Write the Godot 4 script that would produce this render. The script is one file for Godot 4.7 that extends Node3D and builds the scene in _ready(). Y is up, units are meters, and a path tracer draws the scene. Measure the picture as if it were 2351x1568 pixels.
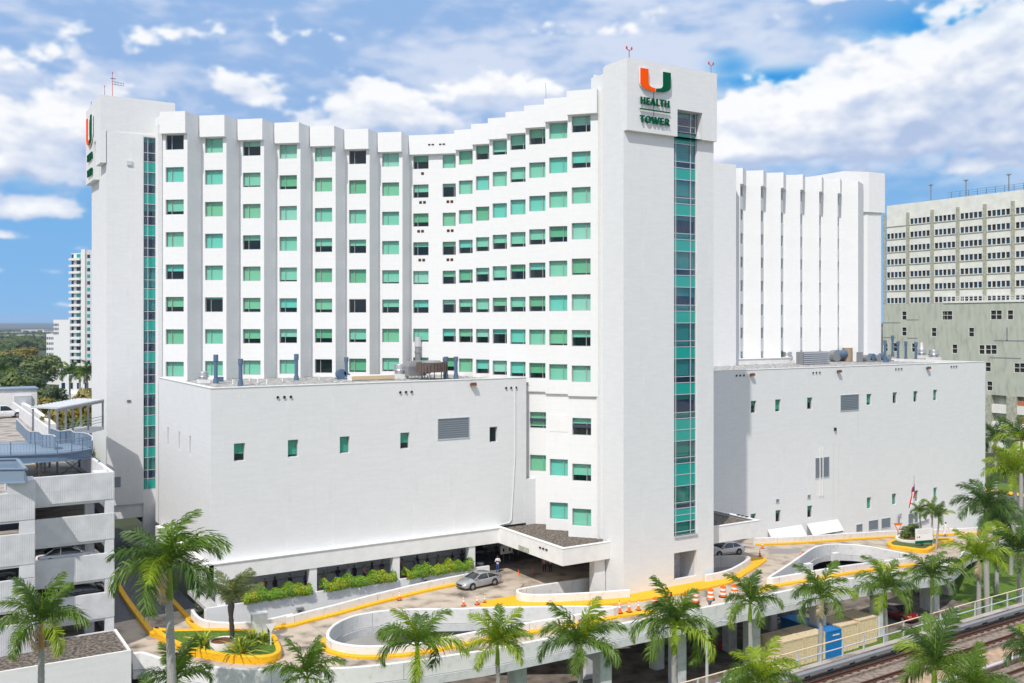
extends Node3D

# World: x runs along the hospital front, -z into the building, y = 0 is the entrance driveway, 26 m below the camera.
var M := {}
var mesh_cache := {}
var taken := {}
var rng := RandomNumberGenerator.new()


class MB:
	var v := PackedVector3Array()
	var n := PackedVector3Array()
	var c := PackedColorArray()
	var smooth := false
	var tint := Color(1, 1, 1)
	var tinted := false

	func put(a: Vector3, na := Vector3.ZERO) -> void:
		v.append(a)
		if smooth:
			n.append(na)
		if tinted:
			c.append(tint)

	func tri(a: Vector3, b: Vector3, d: Vector3) -> void:
		var nn := (d - a).cross(b - a).normalized()
		put(a, nn)
		put(b, nn)
		put(d, nn)

	func quad(a: Vector3, b: Vector3, d: Vector3, e: Vector3) -> void:
		tri(a, b, d)
		tri(a, d, e)

	func obox(o: Vector3, x: Vector3, y: Vector3, z: Vector3) -> void:
		var p := o + x
		quad(o, p, p + y, o + y)
		quad(o + z, o + z + y, p + z + y, p + z)
		quad(o, o + y, o + y + z, o + z)
		quad(p, p + z, p + y + z, p + y)
		quad(o + y, p + y, p + y + z, o + y + z)
		quad(o, o + z, p + z, p)

	func box(lo: Vector3, hi: Vector3) -> void:
		var d := hi - lo
		obox(lo, Vector3(d.x, 0, 0), Vector3(0, d.y, 0), Vector3(0, 0, d.z))

	func cbox(mid: Vector3, size: Vector3) -> void:
		box(mid - size / 2.0, mid + size / 2.0)

	func prism(poly: Array, y0: float, y1: float) -> void:  # poly holds plan points (x, depth)
		var pp := PackedVector2Array(poly)
		for i in pp.size():
			var a := pp[i]
			var b := pp[(i + 1) % pp.size()]
			quad(Vector3(a.x, y0, -a.y), Vector3(b.x, y0, -b.y), Vector3(b.x, y1, -b.y), Vector3(a.x, y1, -a.y))
		var ix := Geometry2D.triangulate_polygon(pp)
		for k in range(0, ix.size(), 3):
			for y in [y0, y1]:
				tri(Vector3(pp[ix[k]].x, y, -pp[ix[k]].y), Vector3(pp[ix[k + 1]].x, y, -pp[ix[k + 1]].y), Vector3(pp[ix[k + 2]].x, y, -pp[ix[k + 2]].y))

	func grid(rows: Array, wrap := false) -> void:  # rows of points; smooth shading across the grid
		var h := rows.size()
		var w: int = rows[0].size()
		var nn := []
		for i in h:
			var line := PackedVector3Array()
			for j in w:
				var du: Vector3 = rows[mini(i + 1, h - 1)][j] - rows[maxi(i - 1, 0)][j]
				var j1: int = (j + 1) % w if wrap else mini(j + 1, w - 1)
				var j0: int = (j - 1 + w) % w if wrap else maxi(j - 1, 0)
				var dv: Vector3 = rows[i][j1] - rows[i][j0]
				line.append(du.cross(dv).normalized())
			nn.append(line)
		for i in h - 1:
			for j in (w if wrap else w - 1):
				var k: int = (j + 1) % w
				var q := [[i, j], [i, k], [i + 1, k], [i, j], [i + 1, k], [i + 1, j]]
				for e in q:
					put(rows[e[0]][e[1]], nn[e[0]][e[1]])

	func tube(path: Array, radii: Array, sides := 8, caps := true) -> void:
		var rows := []
		var side := Vector3.ZERO
		for i in path.size():
			var t: Vector3 = (path[mini(i + 1, path.size() - 1)] - path[maxi(i - 1, 0)]).normalized()
			if side == Vector3.ZERO:
				side = t.cross(Vector3.UP if absf(t.y) < 0.9 else Vector3.RIGHT).normalized()
			side = (side - t * side.dot(t)).normalized()
			var up := side.cross(t)
			var line := PackedVector3Array()
			for k in sides:
				var a := TAU * k / sides
				line.append(path[i] + (side * cos(a) + up * sin(a)) * radii[i])
			rows.append(line)
		grid(rows, true)
		if caps:
			for e in [0, rows.size() - 1]:
				for k in range(1, sides - 1):
					tri(rows[e][0], rows[e][k], rows[e][k + 1])

	func sweep(path: Array, prof: Array, closed := false, caps := true) -> void:  # prof: Vector2(offset to the right of the way, height above the way)
		var m := path.size()
		var rows := []
		for i in m:
			var a: Vector3 = path[(i - 1 + m) % m] if closed or i > 0 else path[0]
			var b: Vector3 = path[(i + 1) % m] if closed or i < m - 1 else path[m - 1]
			var t0: Vector3 = (path[i] - a)
			var t1: Vector3 = (b - path[i])
			t0.y = 0
			t1.y = 0
			t0 = t0.normalized()
			t1 = t1.normalized()
			var t := (t0 + t1).normalized()
			var side := Vector3(-t.z, 0, t.x)
			var miter := 1.0
			if t0 != Vector3.ZERO and t1 != Vector3.ZERO:
				miter = 1.0 / maxf(0.5, t.dot(t1))
			var line := []
			for p in prof:
				line.append(path[i] + side * p.x * miter + Vector3.UP * p.y)
			rows.append(line)
		var k := prof.size()
		for i in (m if closed else m - 1):
			var r0: Array = rows[i]
			var r1: Array = rows[(i + 1) % m]
			for j in k:
				quad(r0[j], r1[j], r1[(j + 1) % k], r0[(j + 1) % k])
		if caps and not closed:
			for e in [0, m - 1]:
				for j in range(1, k - 1):
					tri(rows[e][0], rows[e][j], rows[e][j + 1])

	func mesh() -> ArrayMesh:
		var arr := []
		arr.resize(Mesh.ARRAY_MAX)
		arr[Mesh.ARRAY_VERTEX] = v
		if smooth and n.size() == v.size():
			arr[Mesh.ARRAY_NORMAL] = n
		if tinted:
			arr[Mesh.ARRAY_COLOR] = c
		var am := ArrayMesh.new()
		am.add_surface_from_arrays(Mesh.PRIMITIVE_TRIANGLES, arr)
		return am


func numbered(called: String) -> String:
	var k: int = taken.get(called, 0)
	taken[called] = k + 1
	return called if k == 0 else "%s_%03d" % [called, k]


func thing(called: String, label: String, category: String, at := Vector3.ZERO, group := "", turn := 0.0) -> Node3D:
	var o := Node3D.new()
	o.name = numbered(called)
	add_child(o)
	o.position = at
	o.rotation.y = turn
	o.set_meta("kind", "thing")
	tag(o, label, category, group)
	return o


func tag(o: Node, label: String, category: String, group := "") -> void:
	o.set_meta("label", label)
	o.set_meta("category", category)
	if group:
		o.set_meta("group", group)


func part(called: String, shape, mat: Material, parent: Node3D, local := true) -> MeshInstance3D:  # local false: the shape is in world coordinates
	var o := MeshInstance3D.new()
	o.name = called
	o.mesh = shape.mesh() if shape is MB else shape
	o.material_override = mat
	parent.add_child(o, true)
	if not local:
		o.position = -parent.global_position
	return o


func setting(called: String, shape: MB, mat: Material, kind := "structure") -> MeshInstance3D:
	var o := MeshInstance3D.new()
	o.name = numbered(called)
	o.mesh = shape.mesh()
	o.material_override = mat
	add_child(o)
	o.set_meta("kind", kind)
	return o


func copy_of(o: Node3D, called: String, label: String, at: Vector3, turn := 0.0, size := 1.0) -> Node3D:
	var r: Node3D = o.duplicate()
	r.name = numbered(called)
	add_child(r)
	r.position = at
	r.rotation = Vector3(0, turn, 0)
	r.scale = Vector3.ONE * size
	r.set_meta("label", label)
	return r


func lin(r: float, g: float, b: float, a := 1.0) -> Color:
	var k := Color(r, g, b).linear_to_srgb()
	k.a = a
	return k


func mat(key: String, col: Color, rough := 0.8, metal := 0.0) -> StandardMaterial3D:
	var m := StandardMaterial3D.new()
	m.resource_name = key
	m.albedo_color = col
	m.roughness = rough
	m.metallic = metal
	m.cull_mode = BaseMaterial3D.CULL_DISABLED
	M[key] = m
	return m


func noise_tex(seed_: int, freq: float, stops: Array, octaves := 4, size := 512, kind := FastNoiseLite.TYPE_SIMPLEX_SMOOTH) -> NoiseTexture2D:
	var nz := FastNoiseLite.new()
	nz.seed = seed_
	nz.noise_type = kind
	nz.frequency = freq
	nz.fractal_octaves = octaves
	var t := NoiseTexture2D.new()
	t.width = size
	t.height = size
	t.seamless = true
	t.noise = nz
	var g := Gradient.new()
	g.offsets = PackedFloat32Array(stops.map(func(s): return s[0]))
	g.colors = PackedColorArray(stops.map(func(s): return s[1]))
	t.color_ramp = g
	return t


func textured(m: StandardMaterial3D, t: Texture2D, metres: float) -> StandardMaterial3D:
	m.albedo_texture = t
	m.uv1_triplanar = true
	m.uv1_world_triplanar = true
	m.uv1_scale = Vector3.ONE / metres
	return m


func grey(v: float) -> Color:
	return Color(v, v, v)


func deck_y(x: float) -> float:
	return -4.4 * clampf((x - 82.0) / 50.0, 0.0, 1.3)


func ground_y(x: float) -> float:
	return lerpf(-6.5, -4.7, clampf((x - 78.0) / 34.0, 0.0, 1.0))


func curve(pts: Array, steps := 6, closed := false) -> Array:
	var r := []
	var m := pts.size()
	for i in (m if closed else m - 1):
		var a: Vector3 = pts[(i - 1 + m) % m] if closed or i > 0 else pts[0] * 2.0 - pts[1]
		var b: Vector3 = pts[i]
		var d: Vector3 = pts[(i + 1) % m]
		var e: Vector3 = pts[(i + 2) % m] if closed or i < m - 2 else d * 2.0 - b
		for k in steps:
			r.append(b.cubic_interpolate(d, a, e, float(k) / steps))
	if not closed:
		r.append(pts[m - 1])
	return r


func dir3(d: Vector2) -> Vector3:
	return Vector3(d.x, 0, -d.y)


# a wall from plan point a to b with real openings [from, to, bottom, top] measured along it; it grows inward from its outer face
func wall(a: Vector2, b: Vector2, y0: float, y1: float, thick: float, holes := [], to := MB.new()) -> MB:
	var along := (b - a).normalized()
	var d := dir3(along)
	var inw := -Vector3(along.y, 0, along.x) * thick
	var o := Vector3(a.x, 0, -a.y)
	var xs := [0.0, a.distance_to(b)]
	var ys := [y0, y1]
	for h in holes:
		xs.append_array([h[0], h[1]])
		ys.append_array([h[2], h[3]])
	xs.sort()
	ys.sort()
	for i in xs.size() - 1:
		if xs[i + 1] - xs[i] < 0.001:
			continue
		var j0 := -1
		for j in ys.size():
			var solid := false
			if j < ys.size() - 1:
				if ys[j + 1] - ys[j] < 0.001:
					continue
				var cx: float = (xs[i] + xs[i + 1]) / 2.0
				var cy: float = (ys[j] + ys[j + 1]) / 2.0
				solid = true
				for h in holes:
					if cx > h[0] and cx < h[1] and cy > h[2] and cy < h[3]:
						solid = false
			if solid and j0 < 0:
				j0 = j
			elif not solid and j0 >= 0:
				for off in [Vector3.ZERO, inw]:
					to.quad(o + d * xs[i] + Vector3.UP * ys[j0] + off, o + d * xs[i + 1] + Vector3.UP * ys[j0] + off, o + d * xs[i + 1] + Vector3.UP * ys[j] + off, o + d * xs[i] + Vector3.UP * ys[j] + off)
				j0 = -1
	var rims := [[0.0, a.distance_to(b), y0, y1]]
	rims.append_array(holes)
	for h in rims:
		var p := [o + d * h[0] + Vector3.UP * h[2], o + d * h[1] + Vector3.UP * h[2], o + d * h[1] + Vector3.UP * h[3], o + d * h[0] + Vector3.UP * h[3]]
		for k in 4:
			to.quad(p[k], p[(k + 1) % 4], p[(k + 1) % 4] + inw, p[k] + inw)
	return to


func on_wall(a: Vector2, b: Vector2, s: float, y: float, out := 0.0) -> Transform3D:  # x along the wall, y up, z outward
	var along := (b - a).normalized()
	var z := Vector3(along.y, 0, along.x)
	return Transform3D(Basis(dir3(along), Vector3.UP, z), Vector3(a.x, y, -a.y) + dir3(along) * s + z * out)


func bars(w: float, h: float, t: float, depth: float, ups: Array, downs := []) -> MB:  # a window frame with uprights and rails
	var m := MB.new()
	m.box(Vector3(0, 0, -depth), Vector3(w, t, 0))
	m.box(Vector3(0, h - t, -depth), Vector3(w, h, 0))
	m.box(Vector3(0, t, -depth), Vector3(t, h - t, 0))
	m.box(Vector3(w - t, t, -depth), Vector3(w, h - t, 0))
	for u in ups:
		m.box(Vector3(u - t / 2, t, -depth), Vector3(u + t / 2, h - t, 0.004))
	for u in downs:
		m.box(Vector3(t, u - t / 2, -depth), Vector3(w - t, u + t / 2, -0.004))
	return m


func shared(key: String, maker: Callable) -> Mesh:
	if not mesh_cache.has(key):
		mesh_cache[key] = maker.call().mesh()
	return mesh_cache[key]


# a window of its own in an opening: frame, panes, and a roller blind that covers a share of it
func window(parent: Node3D, tf: Transform3D, w: float, h: float, split: float, cover: float, blind: Material, recess := 0.22) -> Node3D:
	var o := Node3D.new()
	o.name = "window"
	parent.add_child(o, true)
	o.global_transform = tf.translated_local(Vector3(0, 0, -recess))
	var k := "%.2f %.2f %.2f" % [w, h, split]
	var ups := [split * w] if split > 0.01 else []
	part("frame", shared("wf " + k, func(): return bars(w, h, 0.055, 0.09, ups)), M.frame, o)
	var spans := [[0.05, split * w - 0.02], [split * w + 0.02, w - 0.05]] if ups else [[0.05, w - 0.05]]
	for s in spans:
		part("pane", shared("wp %s %.2f" % [k, s[0]], func():
			var m := MB.new()
			m.quad(Vector3(s[0], 0.05, -0.045), Vector3(s[1], 0.05, -0.045), Vector3(s[1], h - 0.05, -0.045), Vector3(s[0], h - 0.05, -0.045))
			return m), M.pane, o)
	if cover > 0.02:
		part("blind", shared("wb %s %.2f" % [k, cover], func():
			var m := MB.new()
			var top := h - 0.03
			var low := h - 0.03 - cover * (h - 0.06)
			m.box(Vector3(0.03, low, -0.15), Vector3(w - 0.03, top, -0.14))
			m.box(Vector3(0.03, low, -0.16), Vector3(w - 0.03, low + 0.035, -0.13))
			return m), blind, o)
	return o

func _ready() -> void:
	rng.seed = 20210
	# camera: level, lens shifted, looking 31.9 degrees to the right of the building's axis
	var cam := Camera3D.new()
	cam.name = "camera"
	cam.projection = Camera3D.PROJECTION_FRUSTUM
	cam.near = 0.5
	cam.far = 9000.0
	cam.size = 0.5 * 1568.0 / 2256.0
	cam.frustum_offset = Vector2(0, -0.5 * 42.0 / 2256.0)
	cam.position = Vector3(0, 26, 0)
	cam.rotation_degrees = Vector3(0, -31.87, 0)
	add_child(cam)
	cam.current = true
	# sky, air, exposure
	var env := Environment.new()
	env.background_mode = Environment.BG_SKY
	env.sky = Sky.new()
	var psm := PanoramaSkyMaterial.new()
	psm.panorama = sky_picture()
	env.sky.sky_material = psm
	env.background_energy_multiplier = 1.0
	env.tonemap_mode = Environment.TONE_MAPPER_LINEAR
	env.tonemap_exposure = 1.05
	env.sdfgi_enabled = true
	env.ssao_enabled = true
	env.ssil_enabled = true
	env.fog_enabled = true
	env.fog_density = 0.00008
	env.fog_light_color = Color(0.80, 0.88, 1.0)
	var we := WorldEnvironment.new()
	we.name = "surroundings"
	we.environment = env
	add_child(we)
	# the sun: from the upper left, a little in front of the building
	var sun := DirectionalLight3D.new()
	sun.name = "sun"
	sun.light_energy = 1.13
	sun.light_color = Color(1.0, 0.975, 0.945)
	sun.light_angular_distance = 0.6
	sun.shadow_enabled = true
	add_child(sun)
	sun.look_at_from_position(Vector3.ZERO, Vector3(0.67, -1.09, -0.5), Vector3.UP)
	materials()
	build_ground()
	build_driveway()
	build_hospital()
	build_towers()
	build_podiums()
	build_signs()
	build_garage()
	build_county()
	build_distance()
	build_railway()
	build_roof_plant()
	build_cars()
	build_street_things()
	build_people()
	build_plants()


func sky_blobs() -> Array:  # cumulus banks: bearing from the view axis, height, half width, half height (degrees), strength
	return [[-25.0, 10.6, 6.5, 1.9, 0.95], [-27.0, 8.2, 6.0, 1.3, 1.0], [-20.0, 9.4, 3.0, 1.6, 0.6], [-26.5, 13.6, 4.5, 1.6, 0.45], [-25.8, 5.9, 3.4, 0.8, 0.95], [-22.0, 7.0, 2.2, 0.7, 0.6], [-26.8, 4.5, 2.4, 0.35, 0.5], [-22.6, 3.2, 1.6, 0.3, 0.4], [-20.8, 5.0, 1.4, 0.45, 0.5], [-26.3, 3.9, 1.6, 0.3, 0.34], [-24.2, 4.0, 1.3, 0.28, 0.28], [-26.2, 2.75, 2.4, 0.26, 0.4], [-24.6, 1.0, 1.2, 0.22, 0.28],
		[-15.0, 12.9, 2.4, 1.3, 0.75], [-20.0, 15.4, 4.0, 1.0, 0.5], [-12.0, 16.0, 4.0, 0.9, 0.42], [6.0, 16.6, 5.0, 1.0, 0.42], [14.5, 16.4, 3.0, 1.0, 0.45], [20.0, 17.6, 5.0, 0.8, 0.45], [-8.4, 12.7, 2.6, 1.6, 0.9], [-5.4, 11.6, 3.2, 1.4, 0.85], [-9.5, 11.4, 3.0, 1.2, 0.7], [-1.5, 13.6, 3.0, 1.2, 0.6], [2.0, 13.2, 2.4, 0.9, 0.5], [-2.2, 15.0, 1.6, 0.5, 0.32],
		[14.5, 11.4, 3.6, 1.6, 1.1], [18.5, 11.6, 4.2, 2.2, 1.35], [23.5, 12.2, 4.5, 2.6, 1.45], [28.0, 13.2, 5.0, 3.4, 1.5], [13.0, 9.8, 4.0, 1.2, 0.95], [20.0, 9.6, 8.0, 1.0, 0.9], [25.5, 8.2, 2.4, 0.55, 0.6], [19.0, 8.3, 2.4, 0.45, 0.4], [31.0, 9.0, 4.0, 1.6, 0.8]]


func cloud_density(a: float, e: float, nz: FastNoiseLite, fine: FastNoiseLite, blobs: Array) -> float:
	var p := Vector3(cos(deg_to_rad(a)), tan(deg_to_rad(minf(e, 75.0))) * 1.7, sin(deg_to_rad(a)))
	var d := 0.36 * nz.get_noise_3dv(p * 9.0) + 0.40 * fine.get_noise_3dv(p * 24.0)
	if absf(a) < 40.0 and e < 26.0:
		var near := 0.0
		for b in blobs:
			var x: float = (a - b[0]) / b[2]
			var y: float = (e - b[1]) / b[3]
			var q := x * x + y * y * (1.0 if y > 0.0 else 2.2)
			if q < 5.0:
				near = 1.0 - (1.0 - near) * (1.0 - minf(0.98, b[4] * exp(-q)))
		var fade := smoothstep(40.0, 32.0, absf(a)) * smoothstep(26.0, 19.0, e)
		return d + lerpf(0.15, near * 1.0 - 0.40, fade)
	return d + 0.15


func sky_colour(a: float, e: float, nz: FastNoiseLite, fine: FastNoiseLite, veil: FastNoiseLite, blobs: Array) -> Color:
	var t := clampf(e / 14.0, 0.0, 1.0)
	var blue := Color(0.55, 0.74, 0.915).lerp(Color(0.43, 0.665, 0.885), pow(t, 0.6))
	blue = blue.lerp(Color(0.20, 0.48, 0.86), clampf((e - 14.0) / 60.0, 0.0, 1.0))
	var p := Vector3(cos(deg_to_rad(a)), tan(deg_to_rad(minf(e, 75.0))) * 2.6, sin(deg_to_rad(a)))
	var v := 0.5 + 0.5 * veil.get_noise_3dv(p * 2.6) + 0.25 * fine.get_noise_3dv(p * 7.0) + 0.16 * nz.get_noise_3dv(p * 26.0)
	var high := smoothstep(5.5, 10.5, e + 4.0 * (v - 0.5)) * (0.80 + 0.2 * smoothstep(0.25, 0.6, v))
	# the clear azure gaps in the veil
	var gap := 0.0
	for g in [[25.5, 15.6, 5.0, 1.0, 1.0], [28.0, 16.4, 3.0, 0.9, 0.9], [15.0, 13.6, 3.6, 0.55, 0.8], [12.6, 14.4, 1.2, 0.7, 0.5]]:
		gap = maxf(gap, g[4] * exp(-pow((a - g[0]) / g[2], 2.0) - pow((e + 0.6 * (v - 0.5) - g[1]) / g[3], 2.0)))
	var soft := Color(0.61, 0.72, 0.885).lerp(Color(0.83, 0.865, 0.94), smoothstep(0.30, 0.68, v))
	var c := blue.lerp(soft, clampf(high * (1.0 - 1.3 * gap), 0.0, 0.95))
	c = c.lerp(Color(0.05, 0.53, 0.87), gap * 0.75)
	var d := cloud_density(a, e, nz, fine, blobs)
	var cover := smoothstep(-0.09, 0.15, d)
	if cover > 0.0:
		var above := cloud_density(a - 0.7, e + 1.0, nz, fine, blobs)
		var high_above := cloud_density(a - 1.2, e + 2.4, nz, fine, blobs)
		var lit := clampf(0.45 + 0.8 * (d - above) + 0.42 * (d - high_above) + 0.3 * fine.get_noise_3dv(p * 16.0), 0.0, 1.0)
		var cc := Color(0.70, 0.765, 0.885).lerp(Color(0.985, 0.985, 0.99), lit)
		c = c.lerp(cc, cover * 0.95)
	return c


func sky_picture() -> ImageTexture:
	var nz := FastNoiseLite.new()
	nz.seed = 11
	nz.frequency = 1.0
	nz.fractal_octaves = 4
	var fine := FastNoiseLite.new()
	fine.seed = 5
	fine.frequency = 1.0
	fine.fractal_octaves = 4
	var veil := FastNoiseLite.new()
	veil.seed = 23
	veil.frequency = 1.0
	veil.fractal_octaves = 5
	var blobs := sky_blobs()
	var axis := 31.87
	var im := Image.create(768, 384, false, Image.FORMAT_RGB8)
	im.fill(Color(0.42, 0.45, 0.44))
	for y in 194:
		var e := 90.0 - (y + 0.5) / 384.0 * 180.0
		for x in 768:
			var a := wrapf((x + 0.5) / 768.0 * 360.0 - axis, -180.0, 180.0)
			im.set_pixel(x, y, sky_colour(a, maxf(e, 0.0), nz, fine, veil, blobs))
	im.resize(4096, 2048, Image.INTERPOLATE_CUBIC)
	for y in range(770, 1026):
		var e := 90.0 - (y + 0.5) / 2048.0 * 180.0
		for x in range(20, 706):
			var a := (x + 0.5) / 4096.0 * 360.0 - axis
			im.set_pixel(x, y, sky_colour(a, maxf(e, 0.0), nz, fine, veil, blobs))
	return ImageTexture.create_from_image(im)


func materials() -> void:
	# white painted stucco and block: slight mottling and faint streaks of dirt
	var streaks := streak_tex()
	textured(mat("white_wall", lin(0.81, 0.815, 0.81), 0.85), streaks, 11.0)
	textured(mat("podium_wall", lin(0.765, 0.775, 0.775), 0.85), streaks, 13.0)
	M.white_wall.heightmap_enabled = true
	M.white_wall.heightmap_texture = course_tex()
	M.white_wall.heightmap_scale = 0.6
	textured(mat("white_trim", lin(0.82, 0.82, 0.80), 0.7), noise_tex(4, 0.01, [[0.0, grey(0.95)], [1.0, grey(1.0)]], 4), 7.0)
	textured(mat("parapet", lin(0.78, 0.775, 0.765), 0.8), noise_tex(8, 0.012, [[0.0, grey(0.86)], [0.35, grey(0.97)], [1.0, grey(1.0)]], 5), 6.0)
	textured(mat("beam", lin(0.66, 0.67, 0.68), 0.8), noise_tex(9, 0.012, [[0.0, grey(0.84)], [0.4, grey(0.97)], [1.0, grey(1.0)]], 5), 5.0)
	textured(mat("deck", lin(0.55, 0.465, 0.37), 0.9), noise_tex(14, 0.011, [[0.0, grey(0.45)], [0.3, grey(0.80)], [0.55, grey(0.94)], [1.0, grey(1.0)]], 7), 17.0)
	mat("tar_patch", lin(0.30, 0.28, 0.26), 0.9)
	textured(mat("yellow", lin(0.86, 0.46, 0.004), 0.65), noise_tex(15, 0.03, [[0.0, Color(0.42, 0.5, 0.8)], [0.24, Color(0.86, 0.88, 0.9)], [0.36, grey(0.99)], [1.0, grey(1.0)]], 6), 3.0)
	textured(mat("roof_gravel", lin(0.24, 0.20, 0.165), 0.95), noise_tex(16, 0.03, [[0.0, grey(0.35)], [0.45, grey(0.7)], [0.75, grey(1.0)], [1.0, grey(1.0)]], 6), 6.0)
	textured(mat("roof_pale", lin(0.52, 0.51, 0.50), 0.95), noise_tex(17, 0.02, [[0.0, grey(0.4)], [0.4, grey(0.75)], [0.7, grey(1.0)], [1.0, grey(1.0)]], 6), 8.0)
	textured(mat("dirt", lin(0.27, 0.225, 0.185), 0.95), noise_tex(18, 0.012, [[0.0, grey(0.5)], [0.5, grey(0.8)], [1.0, grey(1.0)]], 6), 14.0)
	textured(mat("lawn", lin(0.12, 0.20, 0.014), 0.95), noise_tex(19, 0.03, [[0.0, Color(0.55, 0.6, 0.5)], [0.5, Color(0.85, 0.9, 0.8)], [1.0, Color(1, 1, 1)]], 6), 7.0)
	textured(mat("plain", lin(0.075, 0.10, 0.03), 0.95), noise_tex(20, 0.02, [[0.0, grey(0.5)], [1.0, grey(1.0)]], 6), 160.0)
	textured(mat("asphalt", lin(0.16, 0.17, 0.185), 0.9), noise_tex(21, 0.03, [[0.0, grey(0.7)], [1.0, grey(1.0)]], 5), 6.0)
	textured(mat("garage_deck", lin(0.46, 0.41, 0.36), 0.9), noise_tex(22, 0.01, [[0.0, grey(0.6)], [0.5, grey(0.9)], [1.0, grey(1.0)]], 6), 12.0)
	textured(mat("garage_panel", lin(0.74, 0.745, 0.76), 0.8), noise_tex(24, 0.01, [[0.0, grey(0.9)], [1.0, grey(1.0)]], 4), 8.0)
	textured(mat("county_pale", lin(0.82, 0.82, 0.75), 0.9), noise_tex(26, 0.01, [[0.0, grey(0.92)], [1.0, grey(1.0)]], 5), 14.0)
	textured(mat("county_green", lin(0.50, 0.53, 0.44), 0.9), noise_tex(27, 0.01, [[0.0, grey(0.84)], [0.4, grey(0.95)], [1.0, grey(1.0)]], 6), 16.0)
	M.county_green.uv1_scale = Vector3(1.0 / 9.0, 1.0 / 30.0, 1.0 / 9.0)
	textured(mat("county_rib", lin(0.52, 0.53, 0.42), 0.9), noise_tex(28, 0.02, [[0.0, grey(0.75)], [1.0, grey(1.0)]], 5), 10.0)
	textured(mat("track_bed", lin(0.36, 0.285, 0.225), 0.95), noise_tex(29, 0.02, [[0.0, grey(0.55)], [0.5, grey(0.85)], [1.0, grey(1.0)]], 6), 5.0)
	textured(mat("walkway", lin(0.55, 0.38, 0.25), 0.9), noise_tex(30, 0.02, [[0.0, grey(0.75)], [1.0, grey(1.0)]], 5), 6.0)
	textured(mat("rust", lin(0.16, 0.062, 0.03), 0.7), noise_tex(31, 0.05, [[0.0, grey(0.5)], [1.0, grey(1.0)]], 4), 2.0)
	textured(mat("trunk", lin(0.56, 0.54, 0.51), 0.9), noise_tex(32, 0.03, [[0.0, grey(0.5)], [0.5, grey(0.85)], [1.0, grey(1.0)]], 5), 1.2)
	textured(mat("bark", lin(0.10, 0.085, 0.07), 0.95), noise_tex(33, 0.05, [[0.0, grey(0.5)], [1.0, grey(1.0)]], 4), 1.0)
	textured(mat("tan_steel", lin(0.80, 0.68, 0.48), 0.7), noise_tex(34, 0.02, [[0.0, Color(0.72, 0.64, 0.56)], [0.35, Color(0.95, 0.93, 0.9)], [1.0, Color(1, 1, 1)]], 5), 3.0)
	textured(mat("blue_steel", lin(0.012, 0.20, 0.55), 0.55), noise_tex(35, 0.02, [[0.0, grey(0.7)], [0.4, grey(1.0)], [1.0, grey(1.0)]], 5), 3.0)
	mat("frame", lin(0.42, 0.42, 0.42), 0.5, 0.3)
	mat("frame_pale", lin(0.62, 0.64, 0.66), 0.45, 0.3)
	var p := mat("pane", lin(0.01, 0.10, 0.10, 0.10), 0.03)
	p.transparency = BaseMaterial3D.TRANSPARENCY_ALPHA
	p.metallic_specular = 0.85
	mat("blind_mint", lin(0.22, 0.66, 0.47), 0.8)
	mat("blind_green", lin(0.20, 0.60, 0.36), 0.8)
	mat("blind_teal", lin(0.15, 0.66, 0.52), 0.8)
	mat("blind_deep", lin(0.03, 0.42, 0.28), 0.8)
	mat("blind_strip", lin(0.06, 0.70, 0.60), 0.8)
	mat("blind_strip_green", lin(0.06, 0.66, 0.38), 0.8)
	mat("blind_pale", lin(0.30, 0.70, 0.54), 0.8)
	mat("blind_moss", lin(0.13, 0.50, 0.27), 0.8)
	var pb := mat("pane_blue", lin(0.004, 0.05, 0.13, 0.28), 0.03)
	pb.transparency = BaseMaterial3D.TRANSPARENCY_ALPHA
	pb.metallic_specular = 0.85
	mat("spandrel", lin(0.002, 0.33, 0.28), 0.1).metallic_specular = 0.8
	mat("spandrel_green", lin(0.002, 0.30, 0.18), 0.12)
	mat("glass_dark", lin(0.006, 0.035, 0.075), 0.06)
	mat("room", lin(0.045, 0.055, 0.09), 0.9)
	mat("dark", lin(0.015, 0.015, 0.016), 0.8)
	mat("black", lin(0.008, 0.008, 0.008), 0.5)
	mat("rubber", lin(0.012, 0.012, 0.012), 0.85)
	mat("louvre", lin(0.23, 0.27, 0.31), 0.6, 0.2)
	mat("duct_blue", lin(0.10, 0.17, 0.26), 0.55, 0.2)
	mat("steel", lin(0.52, 0.52, 0.53), 0.35, 0.8)
	mat("steel_grey", lin(0.30, 0.31, 0.32), 0.5, 0.4)
	mat("white_paint", lin(0.80, 0.80, 0.80), 0.5)
	mat("orange", lin(0.88, 0.16, 0.006), 0.6)
	mat("sign_orange", lin(0.95, 0.10, 0.0), 0.9).metallic_specular = 0.2
	mat("sign_green", lin(0.0, 0.095, 0.045), 0.9).metallic_specular = 0.2
	mat("ramp_blue", lin(0.20, 0.27, 0.35), 0.5)
	mat("ramp_beam", lin(0.11, 0.17, 0.25), 0.5)
	mat("red", lin(0.62, 0.012, 0.015), 0.6)
	mat("rust_brown", lin(0.14, 0.05, 0.022), 0.85)
	mat("wood_pale", lin(0.60, 0.47, 0.30), 0.85)
	mat("brick_orange", lin(0.55, 0.20, 0.10), 0.9)
	textured(M.brick_orange, noise_tex(36, 0.03, [[0.0, grey(0.82)], [1.0, grey(1.0)]], 4), 6.0)
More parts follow.
